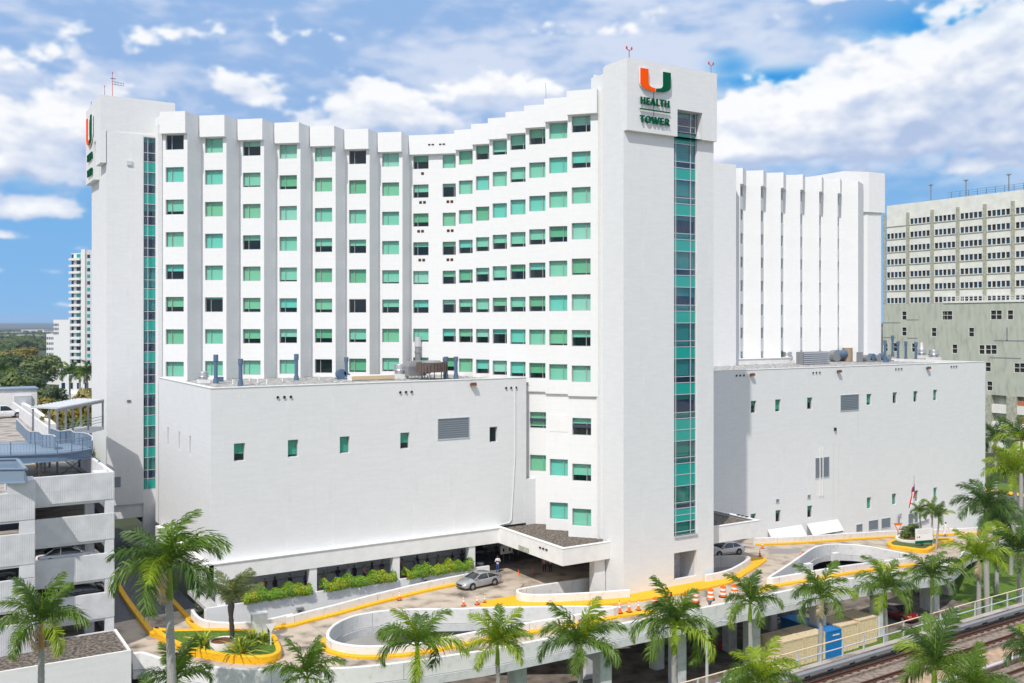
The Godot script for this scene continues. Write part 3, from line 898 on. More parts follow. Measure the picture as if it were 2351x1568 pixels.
func build_hospital() -> void:
	var t := thing("hospital_wing", "tall white hospital block with saw-tooth bays of green-blinded windows", "building", Vector3(46, 4.8, -100))
	var cov := ["09794699", "99999199", "38939769", "97998659", "99959760", "09949078", "99998598", "45638585", "92934356", "99957559", "59964756", "79957537", "67974687", "59964696", "99969989", "56998949"]
	var pts := []
	var line := []
	for i in 7:
		var l := Vector2(24.12 + 4.187 * i, 112.04 - 0.308 * i)
		line.append([l, l + Vector2(2.25, -1.97), [[0.42, 2.56, 0.30]], 19.0, [i]])
	line.append([Vector2(53.28, 109.88), Vector2(57.95, 105.44), [[0.42, 2.4, 0.27], [4.2, 6.1, 0.75]], 19.0, [7, 8]])
	var ws := [103.94, 99.8, 95.98, 92.15, 88.33, 84.51, 80.48]
	for j in 7:
		var l := Vector2(56.45, ws[j])
		line.append([l, l + (Vector2(1.95, -2.28) if j < 6 else Vector2(2.0, -2.36)), [[0.40, 2.34, 0.75]], 19.0, [9 + j]])
	for q in line:
		var cc := []
		for k in q[4]:
			var row := []
			for ch in cov[k]:
				row.append(float(ch.to_int()))
			cc.append(row)
		var e := bay(t, q[0], q[1], q[2], q[3], cc)
		if pts.size():
			var from: Vector2 = pts[-1]
			var thick := wall(from, e[0], 19.0, TOP - 0.02, 0.25)
			part("wall_fin", thick, M.white_wall, t, false)
		pts.append_array(e)
	# end pier beside the glass strip of the left tower
	var m := MB.new()
	m.box(Vector3(24.0, 4.0, -113.6), Vector3(24.42, 47.9, -112.3))
	part("end_pier", m, M.white_wall, t, false)
	# lower storeys of the front arm, set back under the ledge
	var low := [[16.5, 11.9, 7.4], [16.5, 11.9, 7.4], [16.5, 11.9, 7.4]]
	var on := [[8, 9, -1], [-2, 9, 9], [3, 6, 9]]
	var prev := Vector2.ZERO
	for j in 3:
		var l := Vector2(56.45, ws[4 + j])
		var r := l + (Vector2(1.95, -2.28) if j < 2 else Vector2(2.0, -2.36))
		var n := inward(l, r)
		var a := l + n * 0.75
		var b := r + n * 0.75
		var holes := []
		for k in 3:
			if on[j][k] == -1:
				continue
			if on[j][k] == -2:
				m = MB.new()
				m.box(Vector3(0, 0, -0.02), Vector3(1.94, 1.75, 0.035))
				part("blank_panel", m, M.white_trim, t).global_transform = on_wall(a, b, 0.40, low[j][k] - 1.75)
			else:
				holes.append([0.40, 2.34, low[j][k] - 1.75, low[j][k]])
				window(t, on_wall(a, b, 0.40, low[j][k] - 1.75), 1.94, 1.75, 0.75, on[j][k] / 9.0, [M.blind_green, M.blind_teal, M.blind_mint][j])
		part("wall_panel", wall(a, b, 3.3, 19.0, 0.3, holes), M.white_wall, t, false)
		m = MB.new()
		m.prism([l + n * 0.5, r + n * 0.5, r + n * 0.9, l + n * 0.9], 18.7, 19.0)
		part("ledge", m, M.white_trim, t, false)
		if prev != Vector2.ZERO:
			part("wall_fin", wall(prev, a, 3.3, 19.0, 0.25), M.white_wall, t, false)
		prev = b
	# body behind the facade: roof, floors, rear walls, dark corridors
	var poly := pts.duplicate()
	poly.append_array([Vector2(69.5, 78.5), Vector2(69.5, 106), Vector2(104, 106.4), Vector2(104, 126), Vector2(24.5, 126)])
	poly = Array(Geometry2D.offset_polygon(PackedVector2Array(poly), -0.28, Geometry2D.JOIN_MITER)[0])
	m = MB.new()
	m.prism(poly, TOP - 0.45, TOP - 0.2)
	part("roof", m, M.roof_pale, t, false)
	for k in 9:
		m = MB.new()
		m.prism(poly, ROW0 - PITCH * k - WIN_H - 1.0, ROW0 - PITCH * k - WIN_H - 0.75)
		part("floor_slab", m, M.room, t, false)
	m = MB.new()
	var rear := [pts[-1], Vector2(69.5, 78.5), Vector2(69.5, 106), Vector2(104, 106.4), Vector2(104, 126), Vector2(24.5, 126), pts[0]]
	for k in 6:
		wall(rear[k], rear[k + 1], 4.0, TOP - 0.1, 0.25, [], m)
	part("rear_wall", m, M.white_wall, t, false)
	m = MB.new()
	m.prism([Vector2(24.8, 115), Vector2(54, 114), Vector2(61.0, 106), Vector2(61.0, 79.5), Vector2(61.3, 79.5), Vector2(61.3, 106.3), Vector2(54.2, 114.3), Vector2(24.8, 115.3)], 4.0, TOP - 0.5)
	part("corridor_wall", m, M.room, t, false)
	# air openings left by old wall units under some windows, and overflow drains in the fascia
	var spots := [[7, 1.45, 0, 1], [7, 1.2, 1, 2], [7, 0.95, 2, 2], [7, 1.1, 3, 2], [7, 4.7, 1, 2], [7, 4.75, 2, 2], [7, 4.7, 3, 2]]
	for s in spots:
		var y: float = ROW0 - PITCH * s[2] - WIN_H - 0.75
		for k in s[3]:
			var tf := on_wall(pts[14], pts[15], s[1] + k * 0.5, y)
			m = MB.new()
			m.box(Vector3(0, 0, -0.05), Vector3(0.36, 0.34, 0.02))
			var o := part("sleeve", m, M.rust_brown, t)
			o.global_transform = tf
			m = MB.new()
			m.box(Vector3(0.06, 0.06, -0.05), Vector3(0.30, 0.28, 0.026))
			part("grille", m, M.dark, o)
	for k in 4:
		m = MB.new()
		m.box(Vector3(0, 0, -0.05), Vector3(0.3, 0.14, 0.06))
		var o := part("overflow_drain", m, M.dark, t)
		var fa := Vector2(53.28, 109.88)
		o.global_transform = on_wall(fa, Vector2(57.95, 105.44), [2.5, 2.95, 3.9, 4.35][k], 47.9)
	# the far wing seen right of the sign tower
	t = thing("hospital_wing", "white far wing of fins with thin slit windows right of the sign tower", "building", Vector3(116, 19, -110))
	var prior := Vector2(103.77, 104.82)
	part("wall_panel", wall(Vector2(90, 105.2), prior, 18.0, TOP, 0.3), M.white_wall, t, false)
	var far := [Vector2(90, 105.2), prior]
	var last := Vector2(104.83, 108.1)
	part("wall_panel", wall(prior + (last - prior).normalized() * 0.3, last, 18.0, TOP - 0.04, 0.3), M.white_wall, t, false)
	far.append(last)
	for k in 6:
		var e := Vector2(109.03 + 4.2 * (k - 1) + 1.9, 108.0 - 0.1 * (k - 1) - 1.7)
		var nx := Vector2(109.03 + 4.2 * k, 108.0 - 0.1 * k)
		var row := []
		for j in 8:
			row.append(float([0, 9, 5, 0, 9, 7, 0, 6, 9][(j * 5 + k * 3) % 9]))
		var ab := bay(t, e, nx, [[0.4, 2.4, 0.7]], 18.0, [row], [], 0.4)
		part("wall_fin", wall(last, ab[0], 18.0, TOP - 0.02, 0.3), M.white_wall, t, false)
		last = ab[1]
		far.append_array(ab)
	part("wall_fin", wall(last, Vector2(131.93, 105.8), 18.0, TOP - 0.02, 0.3), M.white_wall, t, false)
	far.append(Vector2(131.93, 105.8))
	far.append_array([Vector2(136, 108), Vector2(136, 126), Vector2(90, 126)])
	m = MB.new()
	m.prism(Array(Geometry2D.offset_polygon(PackedVector2Array(far), -0.28, Geometry2D.JOIN_MITER)[0]), TOP - 0.5, TOP - 0.25)
	part("roof", m, M.roof_pale, t, false)
	m = MB.new()
	wall(Vector2(90, 111.5), Vector2(136, 111.5), 18.0, TOP - 0.6, 0.3, [], m)
	part("corridor_wall", m, M.room, t, false)
	m = MB.new()
	for k in range(far.size() - 4, far.size()):
		wall(far[k], far[(k + 1) % far.size()], 18.0, TOP - 0.1, 0.25, [], m)
	part("rear_wall", m, M.white_wall, t, false)
	t = thing("stair_tower", "plain white far stair tower at the right end of the finned wing", "tower", Vector3(137, 19, -112))
	m = MB.new()
	m.prism([Vector2(133.2, 109.7), Vector2(137.4, 108), Vector2(141, 107.6), Vector2(141, 120), Vector2(133.2, 120)], 44.6, 51.3)
	part("crown", m, M.white_wall, t, false)
	m = MB.new()
	m.prism([Vector2(134.4, 110.2), Vector2(137.4, 108.3), Vector2(140.4, 107.9), Vector2(140.4, 119.6), Vector2(134.4, 119.6)], 5.0, 44.6)
	part("shaft", m, M.white_wall, t, false)


# a curtain of glass in a stair tower: [bottom, top, kind] rows; kinds s spandrel, v vision, d dark, b blind
func glass_strip(t: Node3D, tf: Transform3D, w: float, rows: Array, ups: Array, spandrel: Material) -> void:
	var ms := MB.new()
	var xs := [0.0]
	xs.append_array(ups)
	xs.append(w)
	for x in xs:
		ms.box(Vector3(clampf(x, 0.03, w - 0.03) - 0.03, rows[0][0], -0.08), Vector3(clampf(x, 0.03, w - 0.03) + 0.03, rows[-1][1], 0.03))
	for r in rows:
		ms.box(Vector3(0, r[0] - 0.03, -0.07), Vector3(w, r[0] + 0.03, 0.024))
	ms.box(Vector3(0, rows[-1][1] - 0.03, -0.07), Vector3(w, rows[-1][1] + 0.03, 0.024))
	var o := part("mullions", ms, M.frame_pale, t)
	o.global_transform = tf
	for r in rows:
		for k in xs.size() - 1:
			var m := MB.new()
			m.box(Vector3(xs[k] + 0.02, r[0] + 0.02, -0.03), Vector3(xs[k + 1] - 0.02, r[1] - 0.02, -0.015))
			var p := part("pane", m, spandrel if r[2] == "s" else M.pane_blue, t)
			p.global_transform = tf
			if r[2] != "s" and k >= (1 if xs.size() > 3 else 0):
				var cover: float = r[3] if k == 1 or xs.size() < 4 else minf(1.0, r[3] + 0.05)
				if cover > 0.02:
					m = MB.new()
					m.box(Vector3(xs[k] + 0.04, r[1] - (r[1] - r[0]) * cover, -0.24), Vector3(xs[k + 1] - 0.04, r[1], -0.22))
					var bl := part("blind", m, M.blind_strip if r[0] > 20.0 else M.blind_strip_green, t)
					bl.global_transform = tf


func build_towers() -> void:
	var t := thing("stair_tower", "tall white sign tower with a green glass strip and orange and green emblem", "tower", Vector3(64, 0, -75))
	var a := Vector2(58.3, 73.7)
	var b := Vector2(69.85, 73.7)
	var s0 := 6.3
	var s1 := 9.3
	part("front_wall", wall(a, b, -0.4, 44.9, 0.4, [[s0, s1, 5.0, 44.9], [s0, s1, 0.74, 3.35]]), M.podium_wall, t, false)
	part("side_wall", wall(Vector2(58.3, 76.6), a + Vector2(0, 0.4), -0.4, 51.1, 0.4), M.podium_wall, t, false)
	part("side_wall", wall(b + Vector2(0, 0.4), Vector2(69.85, 90), -0.4, 51.1, 0.4), M.podium_wall, t, false)
	part("back_wall", wall(Vector2(69.4, 80.1), Vector2(59.51, 80.1), -0.4, 51.1, 0.3), M.podium_wall, t, false)
	var m := MB.new()
	wall(Vector2(59.2, 80.1), Vector2(59.2, 76.92), 3.0, 50.75, 0.3, [], m)
	wall(Vector2(59.5, 76.9), Vector2(58.3, 76.9), -0.4, 51.0, 0.3, [], m)
	part("recess_wall", m, M.podium_wall, t, false)
	# crown: a deep parapet notched round the top of the glass
	m = MB.new()
	wall(Vector2(58.32, 73.2), Vector2(69.83, 73.2), 44.3, 51.15, 0.9, [[6.28, 9.55, 44.3, 46.96]], m)
	part("crown", m, M.podium_wall, t, false)
	m = MB.new()
	m.box(Vector3(58.6, 50.6, -76.6), Vector3(69.5, 50.85, -74.1))
	m.box(Vector3(59.5, 50.3, -79.8), Vector3(69.5, 50.5, -76.9))
	part("roof", m, M.roof_pale, t, false)
	var rows := []
	var y := 46.9
	rows.append([45.55, 46.9, "v", 0.35])
	rows.append([44.95, 45.55, "v", 0.0])
	y = 44.95
	var k := 0
	var cv := [0.95, 0.9, 0.25, 0.97, 0.5, 0.95, 0.95, 0.3, 0.9, 0.55]
	while y > 19.0:
		rows.append([y - 1.17, y, "s"])
		rows.append([y - 1.17 - 1.78, y - 1.17, "v", cv[k % 10]])
		rows.append([y - 3.55, y - 2.95, "v", 0.9 if k % 3 else 0.0])
		y -= 3.55
		k += 1
	while y > 5.2:
		var left := y - 5.0
		var step := minf(4.45, left)
		if left < 6.0:
			step = left
		rows.append([y - step * 0.25, y, "s"])
		rows.append([y - step * 0.5, y - step * 0.25, "s"])
		rows.append([y - step * 0.87, y - step * 0.5, "v", 0.95])
		rows.append([y - step, y - step * 0.87, "v", 0.4 if k % 2 else 0.9])
		y -= step
		k += 1
	rows.reverse()
	glass_strip(t, on_wall(a, b, s0, 0.0, -0.2), s1 - s0, rows, [0.38, 2.32], M.spandrel)
	m = MB.new()
	m.box(Vector3(58.3 + s0 - 0.02, 4.86, -73.9), Vector3(58.3 + s1 + 0.02, 5.0, -73.55))
	part("sill", m, M.frame_pale, t, false)
	m = MB.new()
	m.box(Vector3(58.8, 0, -76.5), Vector3(69.4, 0.06, -74.15))
	m.box(Vector3(58.8, 0.06, -76.55), Vector3(69.4, 4.6, -76.25))
	m.box(Vector3(67.6, 0.06, -76.25), Vector3(67.9, 4.6, -74.15))
	part("porch_wall", m, M.beam, t, false)
	m = MB.new()
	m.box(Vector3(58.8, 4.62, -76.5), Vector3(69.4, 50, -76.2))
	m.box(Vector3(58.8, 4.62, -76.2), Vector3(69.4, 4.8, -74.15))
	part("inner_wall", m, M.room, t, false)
	for q in [Vector3(58.9, 51.15, -73.6), Vector3(69.4, 51.15, -73.6)]:
		var lamp := thing("warning_light", "twin red obstruction lamps on the %s front corner of the sign tower roof" % ("left" if q.x < 60 else "right"), "light", q)
		m = MB.new()
		m.smooth = true
		m.tube([Vector3.ZERO, Vector3(0, 0.9, 0)], [0.05, 0.05], 6)
		m.tube([Vector3(-0.3, 0.95, 0), Vector3(0, 0.8, 0), Vector3(0.3, 0.95, 0)], [0.04, 0.04, 0.04], 6)
		part("bracket", m, M.steel_grey, lamp)
		for sx in [-0.3, 0.3]:
			m = MB.new()
			m.smooth = true
			m.tube([Vector3(sx, 0.95, 0), Vector3(sx, 1.08, 0), Vector3(sx, 1.22, 0)], [0.08, 0.09, 0.04], 8)
			part("red_lens", m, M.red, lamp)
	# left tower, at the end of the block, its sign face turned to the left
	t = thing("stair_tower", "white stair tower at the far left end of the saw-tooth block", "tower", Vector3(22, 5.8, -118))
	var f0 := Vector2(18.65, 115.7)
	var f1 := Vector2(24.3, 114.4)
	var f1top := Vector2(26.6, f0.y)
	var l0 := f0 + Vector2(0.05, 10.5)
	m = MB.new()
	m.prism([f0, f1top, f1top + Vector2(0, 9), l0], 47.2, 51.15)
	m.prism([f0, f0 + Vector2(0.55, -0.05), f0 + Vector2(0.6, 3.2), f0 + Vector2(0, 3.2)], 43.7, 47.2)
	m.prism([f0 + Vector2(-0.02, 4.6), f0 + Vector2(0.6, 4.6), l0 + Vector2(0.6, 0), l0], 42.4, 47.2)
	m.prism([f0 + Vector2(0.01, 3.2), f0 + Vector2(0.6, 3.2), f0 + Vector2(0.6, 4.6), f0 + Vector2(0.01, 4.6)], 46.6, 47.2)
	part("crown", m, M.podium_wall, t, false)
	m = MB.new()
	var g0 := f0 + Vector2(0.62, 0.02)
	m.prism([g0, Vector2(23.1, 115.52), Vector2(23.1, 124), g0 + Vector2(0, 10)], 5.8, 47.2)
	part("shaft", m, M.podium_wall, t, false)
	m = MB.new()
	m.prism([Vector2(23.11, 116.4), Vector2(26, 116.4), Vector2(26, 123), Vector2(23.11, 123)], 3.5, 47.2)
	part("link_wall", m, M.room, t, false)
	m = MB.new()
	m.prism([Vector2(23.11, 115.53), Vector2(25.2, 115.53), Vector2(25.2, 116.3), Vector2(23.11, 116.3)], 46.95, 47.2)
	part("lintel", m, M.podium_wall, t, false)
	m = MB.new()
	m.prism([Vector2(23.12, 115.7), Vector2(26, 115.7), Vector2(26, 116.3), Vector2(23.12, 116.3)], -0.2, 7.26)
	part("base_wall", m, M.podium_wall, t, false)
	rows = []
	y = 44.9
	rows.append([45.2, 46.9, "v", 0.3])
	rows.append([44.2, 45.2, "v", 0.0])
	y = 44.2
	k = 2
	while y > 8.5:
		rows.append([y - 1.2, y, "s"])
		rows.append([y - 2.6, y - 1.2, "v", cv[(k * 3) % 10]])
		rows.append([y - 3.57, y - 2.6, "v", 0.85 if k % 4 == 1 else 0.0])
		y -= 3.57
		k += 1
	rows.append([7.3, y, "s"])
	rows.reverse()
	glass_strip(t, on_wall(Vector2(23.12, 115.72), Vector2(25.0, 115.72), 0.0, 0.0), 1.7, rows, [0.5], M.spandrel)
	m = MB.new()
	m.prism([Vector2(14.7, 116.4), Vector2(23.3, 115.9), Vector2(23.3, 122), Vector2(14.7, 122)], 4.2, 7.25)
	part("bridge_soffit", m, M.podium_wall, t, false)
	var ex := MB.new()
	ex.box(Vector3(0, 0, 0), Vector3(0.55, 0.5, 0.12))
	var o := part("wall_speaker", ex, M.frame_pale, t)
	o.global_transform = on_wall(g0, Vector2(22.45, 115.52), 2.1, 43.6)
	for j in 2:
		ex = MB.new()
		ex.box(Vector3(0, j * 0.16, 0), Vector3(0.42, j * 0.16 + 0.06, 0.05))
		o = part("vent_slot", ex, M.dark, t)
		o.global_transform = on_wall(g0, Vector2(22.45, 115.52), 2.1, 17.2)
	ex = MB.new()
	ex.box(Vector3(0, 0, -0.05), Vector3(1.4, 1.15, 0.03))
	o = part("louvre", ex, M.louvre, t)
	o.global_transform = on_wall(g0, Vector2(22.45, 115.52), 0.05, 7.8)
	# aerials
	for q in [[f0 + Vector2(0.5, 0.6), 1.0, "short red-tipped aerial on the left stair tower"], [f0 + Vector2(1.3, 0.5), 2.6, "tall red and white mast with a small antenna on the left stair tower"], [l0 + Vector2(0.5, -0.6), 1.0, "short aerial at the rear corner of the left stair tower"]]:
		var tt := thing("roof_aerial", q[2], "antenna", Vector3(q[0].x, 51.15, -q[0].y))
		m = MB.new()
		m.tube([Vector3.ZERO, Vector3(0, q[1], 0)], [0.035, 0.025], 6)
		part("mast", m, M.red if q[1] > 2.0 else M.steel_grey, tt)
		m = MB.new()
		m.tube([Vector3(0, q[1], 0), Vector3(0, q[1] + 0.18, 0)], [0.055, 0.04], 6)
		part("tip", m, M.red, tt)
		if q[1] > 2.0:
			m = MB.new()
			m.tube([Vector3(-0.2, 2.05, 0), Vector3(0.35, 2.05, 0)], [0.05, 0.05], 5)
			m.tube([Vector3(0, 1.75, 0), Vector3(1.2, 1.6, 0)], [0.03, 0.03], 5)
			m.tube([Vector3(0, 1.45, 0), Vector3(1.2, 1.35, 0)], [0.03, 0.03], 5)
			for kx in 4:
				m.tube([Vector3(0.3 + kx * 0.3, 1.72 - kx * 0.02, 0), Vector3(0.3 + kx * 0.3, 1.38, 0)], [0.02, 0.02], 4)
			part("antenna", m, M.ramp_beam, tt)

func louvre_panel(t: Node3D, tf: Transform3D, w: float, h: float, called := "louvre") -> void:
	var m := MB.new()
	m.box(Vector3(0, 0, -0.02), Vector3(w, h, 0.02))
	var o := part(called, m, M.louvre, t)
	o.global_transform = tf
	var fr := part("louvre_frame", bars(w + 0.12, h + 0.12, 0.07, 0.1, []), M.frame_pale, o)
	fr.position = Vector3(-0.06, -0.06, 0.07)
	var y := 0.1
	while y < h - 0.08 and w > 1.0:
		m = MB.new()
		m.obox(Vector3(0.02, y, 0.02), Vector3(w - 0.04, 0, 0), Vector3(0, 0.05, 0.03), Vector3(0, 0.008, 0.006))
		part("slat", m, M.louvre, o)
		y += 0.22


func scupper(t: Node3D, tf: Transform3D) -> void:
	for k in 3:
		var m := MB.new()
		m.smooth = true
		m.tube([Vector3(k * 0.62, 0, -0.1), Vector3(k * 0.62, 0, 0.12)], [0.13, 0.13], 8, false)
		var o := part("drain_spout", m, M.steel_grey, t)
		o.global_transform = tf
		m = MB.new()
		m.tube([Vector3(k * 0.62, 0, 0.0), Vector3(k * 0.62, 0, 0.06)], [0.115, 0.115], 8, true)
		part("bore", m, M.dark, o)


func floodlight(p: Transform3D, label: String) -> void:
	var t := thing("floodlight", label, "light", p.origin, "floodlights along the podium parapets")
	t.global_transform = p
	var m := MB.new()
	m.obox(Vector3(-0.28, -0.1, 0.15), Vector3(0.56, 0, 0), Vector3(0, 0.3, -0.1), Vector3(0, 0.12, 0.36))
	part("housing", m, M.rust_brown, t)
	m = MB.new()
	m.obox(Vector3(-0.25, -0.1, 0.18), Vector3(0.5, 0, 0), Vector3(0, -0.02, 0), Vector3(0, 0.1, 0.3))
	part("lens", m, M.frame_pale, t)
	m = MB.new()
	m.box(Vector3(-0.05, -0.02, -0.02), Vector3(0.05, 0.1, 0.2))
	part("arm", m, M.rust_brown, t)


func build_podiums() -> void:
	var m: MB
	var T := 20.2
	# left podium
	var t := thing("podium_building", "blank white podium block with five small windows above the arcade", "building", Vector3(40, 0, -95))
	var a := Vector2(23.3, 88)
	var b := Vector2(56.5, 88)
	var wins := []
	# position along the wall, bottom, width, height, blind
	for q in [[2.05, 13.6, 1.0, 1.6, 0.62], [7.04, 13.6, 1.0, 1.6, 0.9], [12.13, 13.6, 1.0, 1.6, 0.97], [18.46, 13.6, 1.0, 1.6, 0.65], [28.67, 13.6, 0.95, 1.6, 0.06]]:
		wins.append([q[0], q[0] + q[2], q[1], q[1] + q[3]])
		window(t, on_wall(a, b, q[0], q[1]), q[2], q[3], 0.0, q[4], M.blind_deep, 0.25)
	part("front_wall", wall(a, b, 4.78, T, 0.4, wins), M.podium_wall, t, false)
	var side := [[3.02, 3.57, 13.5, 15.3], [7.82, 8.37, 13.5, 15.3], [12.07, 12.62, 13.5, 15.3]]
	for h in side:
		window(t, on_wall(Vector2(23.3, 107.7), a, h[0], h[2]), 0.55, 1.8, 0.0, 0.3, M.blind_deep, 0.25)
	part("side_wall", wall(Vector2(23.3, 108.6), Vector2(23.3, 107.7), 0.0, T, 0.4), M.podium_wall, t, false)
	part("side_wall", wall(Vector2(23.3, 107.7), a + Vector2(0, 0.4), 4.78, T, 0.4, side), M.podium_wall, t, false)
	part("side_wall", wall(b + Vector2(0, 0.4), Vector2(56.5, 92), 9.0, T, 0.35), M.podium_wall, t, false)
	part("side_wall", wall(Vector2(56.5, 88.02), Vector2(58.0, 88.02), 4.0, 9.4, 0.35), M.podium_wall, t, false)
	m = MB.new()
	m.box(Vector3(24.6, 19.4, -113), Vector3(57.5, 19.68, -88.4))
	part("roof", m, M.roof_pale, t, false)
	m = MB.new()
	m.box(Vector3(23.25, T, -108.6), Vector3(23.75, T + 0.07, -87.95))
	m.box(Vector3(23.75, T, -88.45), Vector3(56.55, T + 0.07, -87.95))
	part("coping", m, M.white_trim, t, false)
	m = MB.new()
	m.box(Vector3(24, 3.3, -96), Vector3(57, 3.5, -88.0))
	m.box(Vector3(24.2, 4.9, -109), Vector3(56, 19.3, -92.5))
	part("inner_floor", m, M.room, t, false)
	for s in [6.06, 18.42, 30.64]:
		scupper(t, on_wall(a, b, s, 19.2))
	louvre_panel(t, on_wall(a, b, 22.61, 14.29), 3.58, 2.06)
	m = MB.new()
	m.smooth = true
	m.tube([Vector3(55.06, 19.45, -87.93), Vector3(55.06, 12.09, -87.93), Vector3(54.6, 5.3, -87.93), Vector3(54.3, 5.0, -87.93), Vector3(52.9, 4.9, -87.93)], [0.05, 0.05, 0.05, 0.05, 0.05], 6)
	part("conduit", m, M.white_trim, t, false)
	# arcade
	t = thing("arcade", "shaded arcade with square columns under the podium where people queue", "arcade", Vector3(38, 0.5, -89))
	m = MB.new()
	m.box(Vector3(23.0, 3.2, -88.9), Vector3(53.2, 4.72, -87.4))
	m.box(Vector3(22.95, 4.72, -88.4), Vector3(53.2, 4.8, -87.3))
	m.box(Vector3(22.7, 3.2, -107.5), Vector3(23.4, 4.72, -87.4))
	part("fascia_beam", m, M.white_trim, t, false)
	for x in [24.1, 32.6, 41.1, 49.6]:
		m = MB.new()
		m.box(Vector3(x - 0.36, 0.4, -88.2), Vector3(x + 0.36, 3.2, -87.5))
		part("column", m, M.white_trim, t, false)
	m = MB.new()
	m.box(Vector3(23.2, 0.2, -96), Vector3(51.5, 0.5, -87.65))
	part("floor", m, M.beam, t, false)
	m = MB.new()
	m.box(Vector3(24.0, 0.5, -92.2), Vector3(50.5, 3.3, -91.9))
	part("back_wall", m, M.beam, t, false)
	m = MB.new()
	m.box(Vector3(36.0, 1.3, -91.88), Vector3(38.0, 1.5, -91.8))
	m.box(Vector3(24.2, 1.35, -91.88), Vector3(50.4, 1.42, -91.84))
	part("rail_strip", m, M.steel_grey, t, false)
	# left canopy over the entrance
	t = thing("entrance_canopy", "white flat canopy with brown gravel roof left of the sign tower", "canopy", Vector3(55, 3.2, -80))
	m = MB.new()
	m.box(Vector3(52.7, 3.2, -88.0), Vector3(53.0, 4.8, -75.8))
	m.box(Vector3(53.0, 3.2, -76.1), Vector3(58.28, 4.8, -75.8))
	m.box(Vector3(52.66, 4.8, -88.0), Vector3(53.1, 4.86, -75.76))
	m.box(Vector3(53.1, 4.8, -76.15), Vector3(58.28, 4.86, -75.76))
	part("fascia", m, M.white_trim, t, false)
	m = MB.new()
	m.box(Vector3(53.0, 3.25, -88.2), Vector3(66, 3.5, -76.1))
	part("soffit", m, M.white_trim, t, false)
	m = MB.new()
	m.box(Vector3(53.0, 4.3, -88.4), Vector3(61, 4.55, -76.1))
	part("gravel_roof", m, M.roof_gravel, t, false)
	m = MB.new()
	m.box(Vector3(56.87, -7, -77.2), Vector3(58.17, 3.2, -76.4))
	part("column", m, M.white_trim, t, false)
	for k in 3:
		m = MB.new()
		m.box(Vector3(52.62, 4.15, -78.6 - k * 0.55), Vector3(52.7, 4.3, -78.3 - k * 0.55))
		part("drain_slot", m, M.dark, t, false)
	# entrance hall behind the canopy
	t = thing("entrance_lobby", "dim glazed entrance wall beneath the left canopy", "entrance", Vector3(56, 0, -96))
	m = MB.new()
	wall(Vector2(50.5, 95.8), Vector2(66, 95.8), -0.1, 3.3, 0.3, [[8.0, 12.0, 0.0, 2.6]], m)
	m.box(Vector3(50.3, 0.0, -96), Vector3(50.55, 3.3, -88.6))
	part("back_wall", m, M.beam, t, false)
	m = MB.new()
	m.box(Vector3(51.5, 0.5, -95.7), Vector3(55.5, 2.3, -95.4))
	part("dark_panel", m, M.dark, t, false)
	m = MB.new()
	m.box(Vector3(50.6, 0.004, -95.6), Vector3(66, 0.16, -90.6))
	part("step", m, M.dirt, t, false)
	part("door_frame", bars(4.0, 2.6, 0.08, 0.12, [1.0, 2.0, 3.0]), M.steel_grey, t).global_transform = on_wall(Vector2(50.5, 95.8), Vector2(66, 95.8), 8.0, 0.0)
	for k in 4:
		m = MB.new()
		m.box(Vector3(k + 0.06, 0.08, -0.06), Vector3(k + 0.94, 2.52, -0.05))
		part("door_pane", m, M.glass_dark, t).global_transform = on_wall(Vector2(50.5, 95.8), Vector2(66, 95.8), 8.0, 0.0)
	# right canopy
	t = thing("entrance_canopy", "white flat canopy above the white sedan right of the sign tower", "canopy", Vector3(75, 3.2, -80))
	m = MB.new()
	m.box(Vector3(78.1, 3.1, -88.0), Vector3(78.4, 4.8, -75.6))
	m.box(Vector3(69.88, 3.1, -75.9), Vector3(78.1, 4.8, -75.6))
	m.box(Vector3(77.95, 4.8, -88.0), Vector3(78.45, 4.86, -75.56))
	m.box(Vector3(69.88, 4.8, -75.95), Vector3(77.95, 4.86, -75.56))
	part("fascia", m, M.white_trim, t, false)
	m = MB.new()
	m.box(Vector3(69.9, 3.2, -88.2), Vector3(78.1, 3.4, -75.9))
	part("soffit", m, M.white_trim, t, false)
	m = MB.new()
	m.box(Vector3(69.9, 4.3, -87.9), Vector3(78.0, 4.55, -75.9))
	part("gravel_roof", m, M.roof_gravel, t, false)
	m = MB.new()
	m.box(Vector3(77.3, -0.2, -87.5), Vector3(78.3, 3.2, -84.3))
	m.box(Vector3(70, -0.2, -87.6), Vector3(74.5, 3.2, -87.2))
	part("pier", m, M.white_trim, t, false)
	for k in 3:
		m = MB.new()
		m.box(Vector3(78.1, 4.87, -77.6 - k * 0.6), Vector3(78.4, 4.95, -77.3 - k * 0.6))
		part("drain_slot", m, M.dark, t, false)
	# right podium
	t = thing("podium_building", "huge blank white podium block right of the sign tower with small windows and awnings", "building", Vector3(104, -4, -95))
	a = Vector2(69.9, 88)
	b = Vector2(138.6, 88)
	wins = []
	var qs := [[19.75, 14.82, 0.95, 1.52, 0.4],[24.04, 14.79, 0.98, 1.55, 0.85],[29.88, 14.82, 1.01, 1.53, 0.45],[41.58, 14.85, 1.02, 1.51, 0.8],[47.09, 14.84, 0.94, 1.54, 0.3],[51.65, 14.84, 0.94, 1.53, 0.55],[56.14, 14.88, 0.91, 1.54, 0.8],[19.73, 0.89, 0.92, 1.4, 0.3],[24.09, 0.78, 0.96, 1.51, 0.28],[29.91, 0.74, 0.98, 1.55, 0.4],[41.64, 0.73, 0.93, 1.53, 0.97],[46.94, 0.77, 0.94, 1.52, 0.97],[51.68, 0.74, 1.04, 1.55, 0.97],[56.18, 0.73, 0.88, 1.6, 0.97]]
	for q in qs:
		wins.append([q[0], q[0] + q[2], q[1], q[1] + q[3]])
		window(t, on_wall(a, b, q[0], q[1]), q[2], q[3], 0.0, q[4], M.blind_deep, 0.2)
